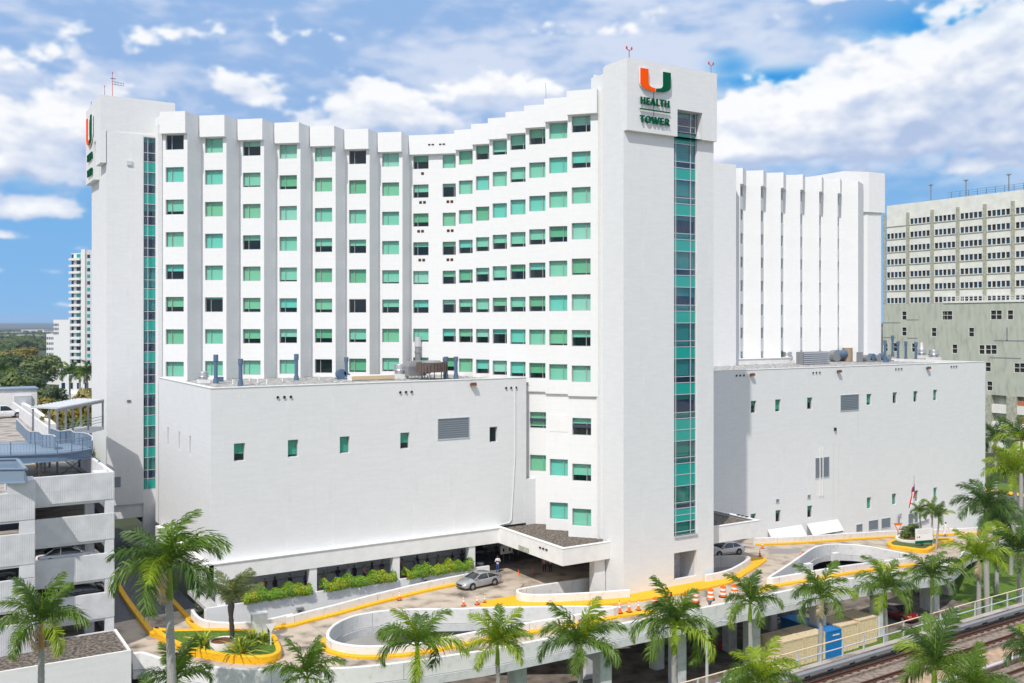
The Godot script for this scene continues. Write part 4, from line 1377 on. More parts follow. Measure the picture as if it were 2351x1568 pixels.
	part("front_wall", wall(a, b, -6.0, T, 0.4, wins), M.podium_wall, t, false)
	part("side_wall", wall(b + Vector2(0, 0.4), Vector2(138.6, 112), -6.0, T, 0.4), M.podium_wall, t, false)
	m = MB.new()
	m.box(Vector3(69.9, 19.5, -120), Vector3(138.4, 19.8, -88.4))
	part("roof", m, M.roof_pale, t, false)
	m = MB.new()
	m.box(Vector3(69.9, T, -88.45), Vector3(138.65, T + 0.07, -87.95))
	part("coping", m, M.white_trim, t, false)
	m = MB.new()
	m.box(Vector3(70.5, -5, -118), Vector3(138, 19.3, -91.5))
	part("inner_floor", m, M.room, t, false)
	for q in [[17.26, 19.56],[30.94, 19.56],[47.67, 19.63],[60.26, 19.67]]:
		scupper(t, on_wall(a, b, q[0], q[1]))
	for q in [[36.27, 14.32, 3.64, 2.08],[31.4, 5.77, 2.62, 2.6],[41.96, -2.21, 1.96, 1.26],[44.63, -2.24, 1.88, 1.3],[50.46, -2.21, 2.07, 1.34],[39.42, -2.15, 1.23, 0.97],[24.12, 3.26, 0.55, 0.44],[29.91, 3.25, 0.53, 0.46]]:
		louvre_panel(t, on_wall(a, b, q[0], q[1]), q[2], q[3])
	for x in [32.17, 32.74]:
		m = MB.new()
		m.box(Vector3(-0.05, -6.2, 0.08), Vector3(0.05, 0.2, 0.18))
		part("conduit", m, M.white_trim, t).global_transform = on_wall(a, b, x, 9.6)
	for q in [[35.11, 11.97]]:
		m = MB.new()
		m.box(Vector3(-0.1, -0.2, 0), Vector3(0.15, 0.2, 0.25))
		part("camera_box", m, M.dark, t).global_transform = on_wall(a, b, q[0], q[1])
	m = MB.new()
	m.smooth = true
	m.tube([Vector3(0, -3.2, 0.15), Vector3(0, -0.2, 0.15), Vector3(0.15, 0, 0.15), Vector3(0.5, 0.05, 0.15)], [0.13, 0.13, 0.13, 0.13], 8)
	part("vent_pipe", m, M.steel_grey, t).global_transform = on_wall(a, b, 48.21, -0.73)
	m = MB.new()
	m.obox(Vector3.ZERO, Vector3(7.44, 0.8, 0), Vector3(0, 0.12, 0), Vector3(0, 0, 0.25))
	part("pipe_tray", m, M.steel_grey, t).global_transform = on_wall(a, b, 47.51, -2.94)
	mat("rain_stain", lin(0.70, 0.69, 0.62), 0.9)
	for q in [[39.74, 10.48, 0.23, 3.41],[36.19, 9.39, 0.08, 4.67],[34.81, 0, 0.22, 10.22],[35.91, 1.94, 0.17, 7.84],[32.09, 8.56, 0.08, 4.78],[31.29, 2.39, 0.08, 3.11]]:
		for k in 5:
			m = MB.new()
			var hh: float = q[3] / 5.0
			m.box(Vector3(0.04 * sin(k * 2.3), hh * k, 0.001), Vector3(q[2] * (0.6 + 0.1 * k) + 0.04 * sin(k * 1.7), hh * (k + 1), 0.004 + 0.0004 * k))
			part("rain_stain", m, M.rain_stain, t).global_transform = on_wall(a, b, q[0], q[1])
	var aw := [[22.64, -0.05, 6.08, "plain white sloping awning low on the blank wall, nearer the canopy"], [29.79, -0.08, 5.91, "rust-stained white awning over a dark opening low on the blank wall"]]
	for k in 2:
		var q: Array = aw[k]
		var tf := on_wall(a, b, q[0], q[1])
		var w := thing("awning", q[3], "awning", tf.origin)
		w.global_transform = tf
		m = MB.new()
		m.obox(Vector3(0, 0, 0.02), Vector3(q[2], 0, 0), Vector3(0, -1.3, 1.0), Vector3(0, 0.07, 0.06))
		part("sheet", m, M.white_trim, w)
		for x in [0.05, q[2] - 0.12]:
			m = MB.new()
			m.tri(Vector3(x, -0.05, 0.02), Vector3(x, -1.5, 0.02), Vector3(x, -1.5, 1.08))
			part("bracket", m, M.steel_grey, w)
		if k == 1:
			m = MB.new()
			m.box(Vector3(0.3, -2.4, 0.02), Vector3(q[2] - 0.6, -1.2, 0.06))
			part("dark_opening", m, M.dark, w)
	var labels := ["rusty floodlight jutting from the top of the left podium wall", "rusty floodlight high on the right podium wall nearest the sign tower", "rusty floodlight in the middle of the right podium's top edge", "rusty floodlight towards the far end of the right podium's top edge"]
	var fl := [[Vector2(23.3, 88), 26.58, 19.6], [a, 19.73, 19.5], [a, 35.77, 19.5], [a, 54.69, 19.5]]
	for k in 4:
		floodlight(on_wall(fl[k][0], b, fl[k][1], fl[k][2]), labels[k])


func glyph(t: Node3D, called: String, ch: String, font: Font, size: float, depth: float, mat_: Material, tf: Transform3D) -> void:
	var text := TextMesh.new()
	text.text = ch
	text.font = font
	text.font_size = 64
	text.pixel_size = size / 64.0
	text.depth = depth
	text.curve_step = 2.0
	text.horizontal_alignment = HORIZONTAL_ALIGNMENT_LEFT
	text.vertical_alignment = VERTICAL_ALIGNMENT_BOTTOM
	var o := part(called, text, mat_, t)
	o.global_transform = tf


func word(t: Node3D, text: String, font: Font, tf: Transform3D, width: float, height: float, depth: float, mat_: Material) -> void:  # one mesh per letter, fitted to width and cap height
	var fs := 64
	var whole: float = font.get_string_size(text, HORIZONTAL_ALIGNMENT_LEFT, -1, fs).x
	var cap := 0.714
	var px := height / cap / fs
	var squeeze := width / (whole * px)
	var x := 0.0
	for ch in text:
		if ch != " ":
			glyph(t, "letter", ch, font, height / cap * 0.82, depth, mat_, tf * Transform3D(Basis.from_scale(Vector3(squeeze / 0.82, 1, 1)), Vector3(x * squeeze, -0.236 * 0.82 * height / cap, 0)))
		x += font.get_string_size(ch, HORIZONTAL_ALIGNMENT_LEFT, -1, fs).x * px


func u_emblem(t: Node3D, tf: Transform3D, sx: float, sy: float) -> void:  # split U: orange left half, green right half, white rims
	var left := [Vector2(0, 3.9), Vector2(1.0, 3.9), Vector2(1.0, 1.55), Vector2(1.12, 1.2), Vector2(1.4, 0.98), Vector2(1.93, 0.86), Vector2(1.93, 0.28), Vector2(1.0, 0.42), Vector2(0.45, 0.66), Vector2(0.12, 1.0), Vector2(0, 1.4)]
	var right := []
	for p in left:
		right.append(Vector2(4.0 - p.x, p.y))
	var k := 0
	for half in [left, right]:
		for layer in 2:
			var pp := PackedVector2Array(half)
			if layer == 0:
				pp = Geometry2D.offset_polygon(pp, 0.07, Geometry2D.JOIN_MITER)[0]
			var m := MB.new()
			var z0 := 0.1 + layer * 0.1
			var z1 := z0 + 0.1
			for i in pp.size():
				var p := pp[i] * Vector2(sx, sy)
				var q := pp[(i + 1) % pp.size()] * Vector2(sx, sy)
				m.quad(Vector3(p.x, p.y, z0), Vector3(q.x, q.y, z0), Vector3(q.x, q.y, z1), Vector3(p.x, p.y, z1))
			var ix := Geometry2D.triangulate_polygon(pp)
			for i in range(0, ix.size(), 3):
				for z in [z0, z1]:
					m.tri(Vector3(pp[ix[i]].x * sx, pp[ix[i]].y * sy, z), Vector3(pp[ix[i + 1]].x * sx, pp[ix[i + 1]].y * sy, z), Vector3(pp[ix[i + 2]].x * sx, pp[ix[i + 2]].y * sy, z))
			var mt: Material = M.white_paint if layer == 0 else [M.sign_orange, M.sign_green][k]
			part("emblem_rim" if layer == 0 else "emblem_half", m, mt, t).global_transform = tf
		k += 1


func build_signs() -> void:
	var font := SystemFont.new()
	font.font_names = PackedStringArray(["Droid Sans"])
	font.font_weight = 700
	var a := Vector2(58.32, 73.2)
	var b := Vector2(69.83, 73.2)
	var x0 := 59.77 - 58.32
	var x1 := 63.5 - 58.32
	var ytop := 50.46
	var ybot := 48.24
	var tf := on_wall(a, b, x0, ybot)
	var t := thing("building_sign", "orange and green U emblem over green HEALTH TOWER letters on the tower crown", "sign", tf.origin)
	u_emblem(t, tf.translated_local(Vector3(0, -0.28 * (ytop - ybot) / 3.62 * 0.93, 0)), (x1 - x0) / 4.0, (ytop - ybot) / 3.62 * 0.93)
	var h1 := 46.92
	var hh := 0.81
	word(t, "HEALTH", font, on_wall(a, b, x0, h1, 0.16), x1 - x0, hh, 0.14, M.sign_green)
	var h2 := 45.16
	word(t, "TOWER", font, on_wall(a, b, x0, h2, 0.16), x1 - x0 - 0.03, hh, 0.14, M.sign_green)
	var m := MB.new()
	m.box(Vector3(0, 0, 0.1), Vector3(x1 - x0, 0.1, 0.22))
	part("rule", m, M.sign_green, t).global_transform = on_wall(a, b, x0, 46.4)
	m = MB.new()
	m.box(Vector3(1.9 / 4.0 * (x1 - x0), h2 + 0.2 - h1, 0), Vector3(1.9 / 4.0 * (x1 - x0) + 0.05, ybot - h1 + 0.3, 0.06))
	part("conduit", m, M.steel_grey, t).global_transform = on_wall(a, b, x0, h1)
	# the same sign on the left tower, seen edge-on
	var f0 := Vector2(18.65, 115.7)
	var c0 := f0 + Vector2(0.05, 10.5)
	var t2 := thing("building_sign", "U emblem and letters seen edge-on on the left stair tower", "sign", Vector3(f0.x, 44, -f0.y - 7))
	u_emblem(t2, on_wall(c0, f0, 2.2, 46.3), 0.9, 0.9)
	word(t2, "HEALTH", font, on_wall(c0, f0, 2.2, 44.8, 0.16), 3.5, 0.95, 0.14, M.sign_green)
	word(t2, "TOWER", font, on_wall(c0, f0, 2.2, 43.0, 0.16), 3.5, 0.95, 0.14, M.sign_green)
	# green lettering on the driveway edge, half hidden by fronds
	var p0 := Vector3(49.98, -0.05, -65.87)
	var p1 := Vector3(55.05, -0.05, -65.69)
	var e0 := Vector2(p0.x, -p0.z)
	var e1 := Vector2(p1.x, -p1.z)
	var t3 := thing("bridge_lettering", "small green UNIVERSITY lettering on the driveway edge behind palm fronds", "sign", p0)
	word(t3, "UNIVERSITY", font, on_wall(e0, e1, 0.0, p0.y - 0.25, 0.1), 4.6, 0.55, 0.06, M.sign_green)
	# small sign on the canopy fascia
	var t4 := thing("canopy_sign", "small pale green sign strip on the slanting canopy edge", "sign", Vector3(52.66, 3.6, -82))
	m = MB.new()
	m.box(Vector3(52.6, 3.35, -83.4), Vector3(52.68, 3.75, -81.6))
	part("board", m, M.county_rib, t4, false)

func ribbed(t: Node3D, a: Vector2, b: Vector2, y0: float, y1: float) -> void:  # precast panel with vertical ribs and a joint line
	var m := MB.new()
	wall(a, b, y0, y1, 0.25, [], m)
	var n := int(minf(a.distance_to(b), 9.0) / 0.155)
	var joint := lerpf(y0, y1, 0.42)
	for i in n:
		var tf := on_wall(a, b, a.distance_to(b) - 0.15 - i * 0.155, 0.0)
		for yy in [[y0 + 0.03, joint - 0.03], [joint + 0.03, y1 - 0.03]]:
			m.obox(tf * Vector3(0, yy[0], -0.01), tf.basis.x * 0.08, Vector3.UP * (yy[1] - yy[0]), tf.basis.z * 0.035)
	part("ribbed_panel", m, M.garage_panel, t, false)


func build_garage() -> void:
	var t := thing("parking_garage", "white ribbed parking garage with open levels at the left edge", "parking garage", Vector3(10, -7.5, -86))
	var m: MB
	var a := Vector2(8.45, 83)
	var b := Vector2(14.4, 83)
	for lv in [[12.05, 14.2], [8.9, 10.95], [5.8, 7.8], [2.7, 4.7], [-0.5, 1.6]]:
		ribbed(t, a, b, lv[0], lv[1])
		m = MB.new()
		m.box(Vector3(13.7, lv[0] - 1.2, -83.3), Vector3(14.38, lv[0], -83.03))
		m.box(Vector3(8.45, lv[0] - 0.2, -83.5), Vector3(13.7, lv[0], -83.1))
		part("post", m, M.garage_panel, t, false)
		m = MB.new()
		m.box(Vector3(-30, lv[0] + 0.45, -165) if lv[0] > 12.0 else Vector3(-30, lv[0] + 1.0, -110), Vector3(14.1, lv[0] + 0.65, -83.25) if lv[0] > 12.0 else Vector3(14.1, lv[0] + 1.2, -83.25))
		part("floor", m, M.garage_deck, t, false)
		m = MB.new()
		m.box(Vector3(14.1, lv[0], -165), Vector3(14.4, lv[1], -83.26))
		part("side_wall", m, M.garage_panel, t, false)
	m = MB.new()
	m.box(Vector3(-30, -7, -110.3), Vector3(14, 12.3, -110))
	m.box(Vector3(12.4, -7, -84.8), Vector3(13.1, 12.2, -84.2))
	part("inner_wall", m, M.beam, t, false)
	var c := Vector2(-12, 80.7)
	var d := Vector2(8.45, 80.7)
	for lv in [[11.45, 13.5], [8.15, 10.45], [4.85, 7.1], [1.55, 3.8], [-2, 0.6]]:
		ribbed(t, c, d, lv[0], lv[1])
		m = MB.new()
		m.box(Vector3(7.4, lv[0] - 1.0, -81.0), Vector3(8.44, lv[0], -80.72))
		m.box(Vector3(-12, lv[0] - 0.16, -81.1), Vector3(7.4, lv[0], -80.75))
		part("post", m, M.garage_panel, t, false)
	m = MB.new()
	wall(Vector2(8.45, 80.95), Vector2(8.45, 83), -2, 13.5, 0.25, [], m)
	m.box(Vector3(6.6, 13.5, -83), Vector3(8.5, 14.35, -80.7))
	part("stair_block", m, M.garage_panel, t, false)
	m = MB.new()
	m.box(Vector3(-12, -2, -85), Vector3(8.2, 11.5, -84.7))
	part("inner_wall", m, M.room, t, false)
	m = MB.new()
	var wl := [Vector3(15.56, 13.9, -129.49), Vector3(15.76, 13.9, -137.89), Vector3(15.99, 13.9, -153.81), Vector3(15.75, 13.9, -165.88)]
	m.sweep(wl, [Vector2(-0.3, -1.2), Vector2(0.3, -1.2), Vector2(0.3, 0), Vector2(-0.3, 0)])
	part("ramp_wall", m, M.white_trim, t, false)
	m = MB.new()
	m.sweep([Vector3(10.94, 12.72, -121.7), Vector3(10.67, 12.72, -105.22), Vector3(10.47, 12.72, -93.75)], [Vector2(-0.07, 0), Vector2(0.07, 0), Vector2(0.07, 0.01), Vector2(-0.07, 0.01)])
	part("painted_line", m, M.yellow, t, false)
	m = MB.new()
	m.box(Vector3(13.2, 12.7, -86.0), Vector3(14.1, 14.0, -84.6))
	part("plinth", m, M.garage_panel, t, false)
	# bollards on the roof
	for i in 6:
		var p := Vector3(10.28, 12.7, -94.53).lerp(Vector3(10.65, 12.7, -99.99), i / 3.0) + Vector3(0.5 * (i % 2), 0, -i * 0.4)
		var bo := thing("bollard", "grey steel bollard on the garage roof, %s from the front" % ["first", "second", "third", "fourth", "fifth", "sixth"][i], "bollard", p, "bollards on the garage roof")
		m = MB.new()
		m.smooth = true
		m.tube([Vector3.ZERO, Vector3(0, 1.1, 0)], [0.11, 0.11], 8)
		part("pipe", m, M.steel_grey, bo)
	# low annex with a dark roof at the bottom left
	t = thing("annex_building", "low white annex with a weathered dark flat roof in the lower left corner", "building", Vector3(8, -7.5, -78))
	m = MB.new()
	m.box(Vector3(-14, -7.5, -82.9), Vector3(14.5, 1.5, -76.8))
	part("wall", m, M.white_wall, t, false)
	m = MB.new()
	m.box(Vector3(-13.8, 1.5, -82.8), Vector3(14.3, 1.62, -77.0))
	part("roof", m, M.roof_gravel, t, false)
	m = MB.new()
	m.box(Vector3(-14, 1.5, -77.0), Vector3(14.5, 1.75, -76.8))
	m.box(Vector3(14.3, 1.5, -82.8), Vector3(14.5, 1.75, -77.0))
	part("coping", m, M.white_trim, t, false)
	# blue steel ramp to the bridge
	t = thing("steel_ramp", "blue steel pedestrian ramp with railings on top of the garage", "ramp", Vector3(14.87, 12.7, -110.9))
	var edge := curve([Vector3(5.89, 15, -92.5), Vector3(8.71, 15, -91.72), Vector3(11.26, 15, -91.18), Vector3(12.89, 15, -91.53), Vector3(14.15, 15, -92.52)], 3)
	var rear := curve([Vector3(14.18, 15, -92.89), Vector3(14.24, 15, -94.38), Vector3(13.74, 15, -97.56), Vector3(12.43, 15, -100.68), Vector3(9.61, 15, -101.16), Vector3(6.48, 15, -101.73)], 3)
	m = MB.new()
	var fl := Array(plan(edge))
	fl.append_array(Array(plan(rear)))
	m.prism(fl, 14.92, 15.0)
	part("floor_plate", m, M.ramp_blue, t, false)
	m = MB.new()
	m.sweep(edge, [Vector2(-0.08, -0.75), Vector2(0.12, -0.75), Vector2(0.12, -0.68), Vector2(0.0, -0.66), Vector2(0.0, -0.14), Vector2(0.14, -0.12), Vector2(0.14, -0.02), Vector2(-0.08, -0.02)])
	part("edge_beam", m, M.ramp_beam, t, false)
	m = MB.new()
	m.sweep(edge, [Vector2(-0.03, 1.05), Vector2(0.03, 1.05), Vector2(0.03, 1.11), Vector2(-0.03, 1.11)])
	m.sweep(edge, [Vector2(-0.02, 0.12), Vector2(0.02, 0.12), Vector2(0.02, 0.16), Vector2(-0.02, 0.16)])
	m.sweep(edge, [Vector2(-0.02, 0.85), Vector2(0.02, 0.85), Vector2(0.02, 0.89), Vector2(-0.02, 0.89)])
	part("handrail", m, M.ramp_blue, t, false)
	m = MB.new()
	for i in edge.size() - 1:
		var p0: Vector3 = edge[i]
		var p1: Vector3 = edge[i + 1]
		var n := int(p0.distance_to(p1) / 0.22)
		for k in n:
			m.cbox(p0.lerp(p1, k / float(n)) + Vector3(0, 0.5, 0), Vector3(0.022, 0.78, 0.022))
	part("pickets", m, M.ramp_blue, t, false).set_meta("kind", "stuff")
	for i in range(0, edge.size(), 2):
		m = MB.new()
		m.cbox(edge[i] + Vector3(0, 0.5, 0), Vector3(0.08, 1.15, 0.08))
		part("rail_post", m, M.ramp_beam, t, false)
	for fence in [[Vector3(11.93, 16.15, -101.43), Vector3(12.29, 16.15, -97.93), Vector3(13.28, 16.15, -98.07), Vector3(13.28, 16.15, -96.19), Vector3(13.95, 16.15, -95.41), Vector3(14.16, 16.15, -93.82), Vector3(14.08, 16.15, -91.43), Vector3(13.63, 16.15, -88.73)], [Vector3(11.37, 16.15, -93.32), Vector3(11.4, 16.15, -94.83), Vector3(10.65, 16.15, -95.86), Vector3(10.63, 16.15, -98.58), Vector3(10, 16.15, -98.97), Vector3(9.92, 16.15, -101.33), Vector3(10.03, 16.15, -107.05), Vector3(10.1, 16.15, -113.17)]]:
		m = MB.new()
		m.sweep(fence, [Vector2(-0.02, -1.1), Vector2(0.02, -1.1), Vector2(0.02, 0), Vector2(-0.02, 0)])
		part("screen_panel", m, M.ramp_blue, t, false)
		m = MB.new()
		m.sweep(fence, [Vector2(-0.05, -0.04), Vector2(0.05, -0.04), Vector2(0.05, 0.03), Vector2(-0.05, 0.03)])
		part("screen_cap", m, M.frame_pale, t, false)
		m = MB.new()
		for i in fence.size() - 1:
			var n := int(fence[i].distance_to(fence[i + 1]) / 0.35)
			for k in n:
				m.cbox(fence[i].lerp(fence[i + 1], k / float(n)) + Vector3(0, -0.55, 0.04), Vector3(0.05, 1.1, 0.06))
		part("screen_ribs", m, M.ramp_beam, t, false).set_meta("kind", "stuff")
	for q in [Vector3(11.66, 12.7, -94.45), Vector3(14.22, 12.7, -94.44), Vector3(11.62, 12.7, -99.38), Vector3(14, 12.7, -98.48)]:
		m = MB.new()
		m.box(q + Vector3(-0.08, 0, -0.08), q + Vector3(0.08, 2.3, 0.08))
		part("support_post", m, M.ramp_beam, t, false)
	for q in [[Vector3(11.95, 12.7, -94.27), Vector3(13.57, 14.3, -92.38)], [Vector3(13.59, 12.7, -94.3), Vector3(11.83, 14.3, -92.31)]]:
		m = MB.new()
		m.tube(q, [0.05, 0.05], 5)
		part("brace", m, M.ramp_beam, t, false)
	# blue steel frame sticking out at the lower left
	t = thing("steel_girder_box", "blue steel box frame jutting over the garage's left corner", "frame", Vector3(6.98, 14.74, -80.44))
	for q in [[(Vector3(5.87, 14.8, -81.13)), (Vector3(7.77, 14.83, -79.95)), 0.55], [(Vector3(7.77, 14.91, -79.95)), (Vector3(7.74, 14.99, -85.85)), 0.4], [(Vector3(6.28, 14.98, -86.76)), (Vector3(7.74, 15.02, -85.85)), 0.4]]:
		m = MB.new()
		m.sweep([q[0], q[1]], [Vector2(-0.12, -q[2]), Vector2(0.12, -q[2]), Vector2(0.12, -q[2] + 0.08), Vector2(0.02, -q[2] + 0.1), Vector2(0.02, q[2] - 0.1), Vector2(0.12, q[2] - 0.08), Vector2(0.12, q[2]), Vector2(-0.12, q[2])])
		part("girder", m, M.ramp_blue, t, false)
	m = MB.new()
	m.quad(Vector3(6.26, 14.93, -86.54), Vector3(7.67, 14.97, -85.66), Vector3(7.52, 14.61, -84.23), Vector3(6.15, 14.58, -85.07))
	part("deck_plate", m, M.ramp_beam, t, false)
	m = MB.new()
	m.box(Vector3(6.93, 13.52, -82.24), Vector3(6.93, 14.39, -82.24) + Vector3(0.25, 0, -0.25))
	part("support_post", m, M.steel_grey, t, false)
	# covered footbridge to the left tower
	t = thing("covered_walkway", "grey metal roofed footbridge joining the garage to the left tower", "walkway", Vector3(14.9, 15, -109.48))
	var r0 := Vector3(12.75, 17.75, -103.22)
	var r1 := Vector3(18.48, 17.75, -112.5)
	var side := Vector3(-(r1 - r0).z, 0, (r1 - r0).x).normalized() * -2.6
	m = MB.new()
	m.obox(r0, r1 - r0, Vector3(0, 0.12, 0), side + Vector3(0, 0.1, 0))
	var nn := 14
	for i in nn:
		m.obox(r0.lerp(r1, i / float(nn)) + Vector3(0, 0.12, 0), (r1 - r0) / nn * 0.12, Vector3(0, 0.06, 0), side + Vector3(0, 0.1, 0))
	part("metal_roof", m, M.frame_pale, t, false)
	m = MB.new()
	m.obox(r0 + Vector3(0, -0.25, 0), r1 - r0, Vector3(0, 0.25, 0), side * 0.02)
	part("gutter", m, M.steel_grey, t, false)
	for i in 4:
		for k in 2:
			var p := r0.lerp(r1, [0.02, 0.33, 0.66, 0.99][i]) + side * (0.04 + 0.9 * k)
			m = MB.new()
			m.box(Vector3(p.x - 0.09, 14.9, p.z - 0.09), Vector3(p.x + 0.09, 17.75, p.z + 0.09))
			part("post", m, M.steel_grey, t, false)
	m = MB.new()
	var fl0 := Vector3(r0.x, 14.6, r0.z)
	m.obox(fl0, Vector3(r1.x, 14.6, r1.z) - fl0, Vector3(0, 0.35, 0), side)
	part("floor", m, M.garage_panel, t, false)
	m = MB.new()
	for hh in [0.5, 0.8, 1.1]:
		m.obox(fl0 + Vector3(0, 0.35 + hh, 0), Vector3(r1.x, 14.6, r1.z) - fl0, Vector3(0, 0.05, 0), side * 0.02)
	part("railing", m, M.steel_grey, t, false)
	# portable office beyond the roof
	var tp := Vector3(17.71, 12.9, -166.27)
	t = thing("portable_office", "long pale blue portable office with a flat roof behind the parked cars", "building", tp)
	m = MB.new()
	m.box(Vector3(-14, 0, -5), Vector3(0, 3.0, 0))
	part("wall", m, M.white_trim, t)
	m = MB.new()
	m.box(Vector3(-14.2, 3.0, -5.2), Vector3(0.2, 3.2, 0.2))
	part("roof", m, M.ramp_blue, t)
	m = MB.new()
	m.box(Vector3(-3.2, 0.2, 0), Vector3(-0.8, 2.1, 0.35))
	part("air_unit", m, M.frame_pale, t)


func build_county() -> void:
	var m: MB
	var u0 := 220.0
	var t := thing("office_building", "large greenish grey concrete tower with long rows of dark windows", "building", Vector3(222, -5, -110))
	# seen along the wall from the far end (left) to the near end (right)
	var a := Vector2(u0, 150)
	var b := Vector2(u0, 60)
	var ribs := [-18.21,-11.21,-4.17,2.86,9.92,16.91,23.78]
	var y0 := 52.88
	var dy := 3.37
	var wh := dy * 0.45
	var top := 56.83
	var holes := []
	for k in ribs.size() - 1:
		var from: float = ribs[k] + 0.9
		var step: float = (ribs[k + 1] - ribs[k] - 1.2) / 5.0
		for r in 7:
			if k == 0 and r == 0:
				continue
			for i in 5:
				var x := from + i * step
				var y := y0 - dy * r - wh
				holes.append([x, x + step * 0.89, y, y + wh])
				var pane := MB.new()
				var w := step * 0.89
				var o := part("window", shared("cw %d" % k, func():
					pane.box(Vector3(0, 0, -0.3), Vector3(w, wh, -0.25))
					return pane), M.glass_dark if (i + r * 3 + k) % 4 else M.dark, t)
				o.global_transform = on_wall(a, b, x, y)
				part("frame", shared("cf %d" % k, func(): return bars(w, wh, 0.055, 0.2, [], [])), M.county_pale, o)
	part("upper_wall", wall(a, b, 30.5, top, 0.5, holes), M.county_pale, t, false)
	for x in ribs:
		m = MB.new()
		m.box(Vector3(0, -dy * 6.6, -0.05), Vector3(0.75, 1.6, 0.4))
		part("pilaster", m, M.county_rib, t).global_transform = on_wall(a, b, x, y0)
	for r in 7:
		m = MB.new()
		m.box(Vector3(ribs[0], -0.25, 0), Vector3(ribs[6], -0.05, 0.12))
		part("sill_band", m, M.county_rib, t).global_transform = on_wall(a, b, 0, y0 - dy * r - wh)
	m = MB.new()
	m.box(Vector3(u0 + 0.5, -5, -150), Vector3(u0 + 40, top - 0.5, -60))
	part("body", m, M.county_green, t, false)
	# lower block
	var bt := 30.93
	var bb := 9.06
	a = Vector2(219, 150)
	b = Vector2(219, 60)
	holes = []
	for q in [[-12.03, 26.82],[-0.51, 26.78],[0.89, 26.78],[12.24, 26.82],[13.65, 26.81],[16.41, 26.8],[-12.03, 22.73],[-3.47, 22.65],[6.64, 22.69],[-17.71, 18.57],[-14.63, 18.65],[-9.15, 18.64],[2.23, 18.58],[9.32, 18.56],[10.95, 18.6],[12.38, 18.64],[10.91, 14.49],[18.02, 14.53],[19.38, 14.58],[11.31, 10]]:
		holes.append([q[0], q[0] + 1.5, q[1], q[1] + 2.3])
		var o := part("window", shared("cl", func():
			var p := MB.new()
			p.box(Vector3(0, 0, -0.3), Vector3(1.5, 2.3, -0.25))
			return p), M.dark, t)
		o.global_transform = on_wall(a, b, q[0], q[1])
		part("frame", shared("clf", func(): return bars(1.5, 2.3, 0.1, 0.2, [], [1.15])), M.county_pale, o)
	part("lower_wall", wall(a, b, bb, bt, 0.6, holes), M.county_green, t, false)
	m = MB.new()
	m.box(Vector3(218.8, bt, -150), Vector3(220, bt + 0.5, -60))
	part("ledge", m, M.county_pale, t, false)
	m = MB.new()
	for k in 30:
		m.cbox(Vector3(218.9, bt + 1.0, -148 + k * 3), Vector3(0.1, 1.1, 0.1))
	m.box(Vector3(218.85, bt + 1.5, -150), Vector3(218.95, bt + 1.6, -60))
	m.box(Vector3(218.85, bt + 1.0, -150), Vector3(218.95, bt + 1.07, -60))
	part("ledge_railing", m, M.white_paint, t, false)
	m = MB.new()
	for k in 40:
		m.cbox(Vector3(u0 + 0.6, top + 0.8, -149 + k * 2.3), Vector3(0.09, 1.6, 0.09))
	for hh in [0.5, 1.0, 1.55]:
		m.box(Vector3(u0 + 0.57, top + hh, -150), Vector3(u0 + 0.63, top + hh + 0.05, -60))
	part("roof_railing", m, M.duct_blue, t, false)
	for q in [-4.85,4.79,15.7]:
		m = MB.new()
		m.box(Vector3(-0.1, 0, 0.1), Vector3(0.1, 4.0, 0.3))
		m.box(Vector3(-0.5, 3.9, 0.0), Vector3(0.5, 4.2, 0.4))
		part("roof_lamp", m, M.steel_grey, t).global_transform = on_wall(Vector2(u0 + 1, 150), Vector2(u0 + 1, 60), q, top)
	# garage levels and orange wall underneath
	m = MB.new()
	m.box(Vector3(226, -5, -150), Vector3(227, bb, -60))
	part("garage_back", m, M.county_pale, t, false)
	for k in 5:
		m = MB.new()
		var y := bb - 2.2 - k * 4.1
		m.box(Vector3(219.2, y - 2.0, -150), Vector3(226, y, -96.2))
		part("garage_spandrel", m, M.county_pale, t, false)
	for x in [138.77, 132.53]:
		m = MB.new()
		m.box(Vector3(218.9, -5, -x - 1.2), Vector3(222, bb, -x + 1.2))
		part("garage_pier", m, M.county_rib, t, false)
	m = MB.new()
	m.box(Vector3(219.4, -10.53, -131.46), Vector3(225, bb - 1.0, -60))
	part("orange_wall", m, M.brick_orange, t, false)
	# streaks and repaired cracks
	for q in [[-17.71, 26.01, 5.34, 0.15],[-10.69, 26.74, 3.51, 0.15],[-17.71, 22.15, 3.85, 0.15],[-10.48, 22.09, 3.1, 0.15],[13.16, 21.8, 7.57, 0.27],[16.2, 21.85, 0.31, 3.14],[12.09, 17.76, 7.62, 0.2]]:
		m = MB.new()
		m.box(Vector3(0, 0, -0.02), Vector3(q[2], maxf(q[3], 0.25), 0.03))
		part("patched_crack", m, M.steel_grey, t).global_transform = on_wall(a, b, q[0], q[1])


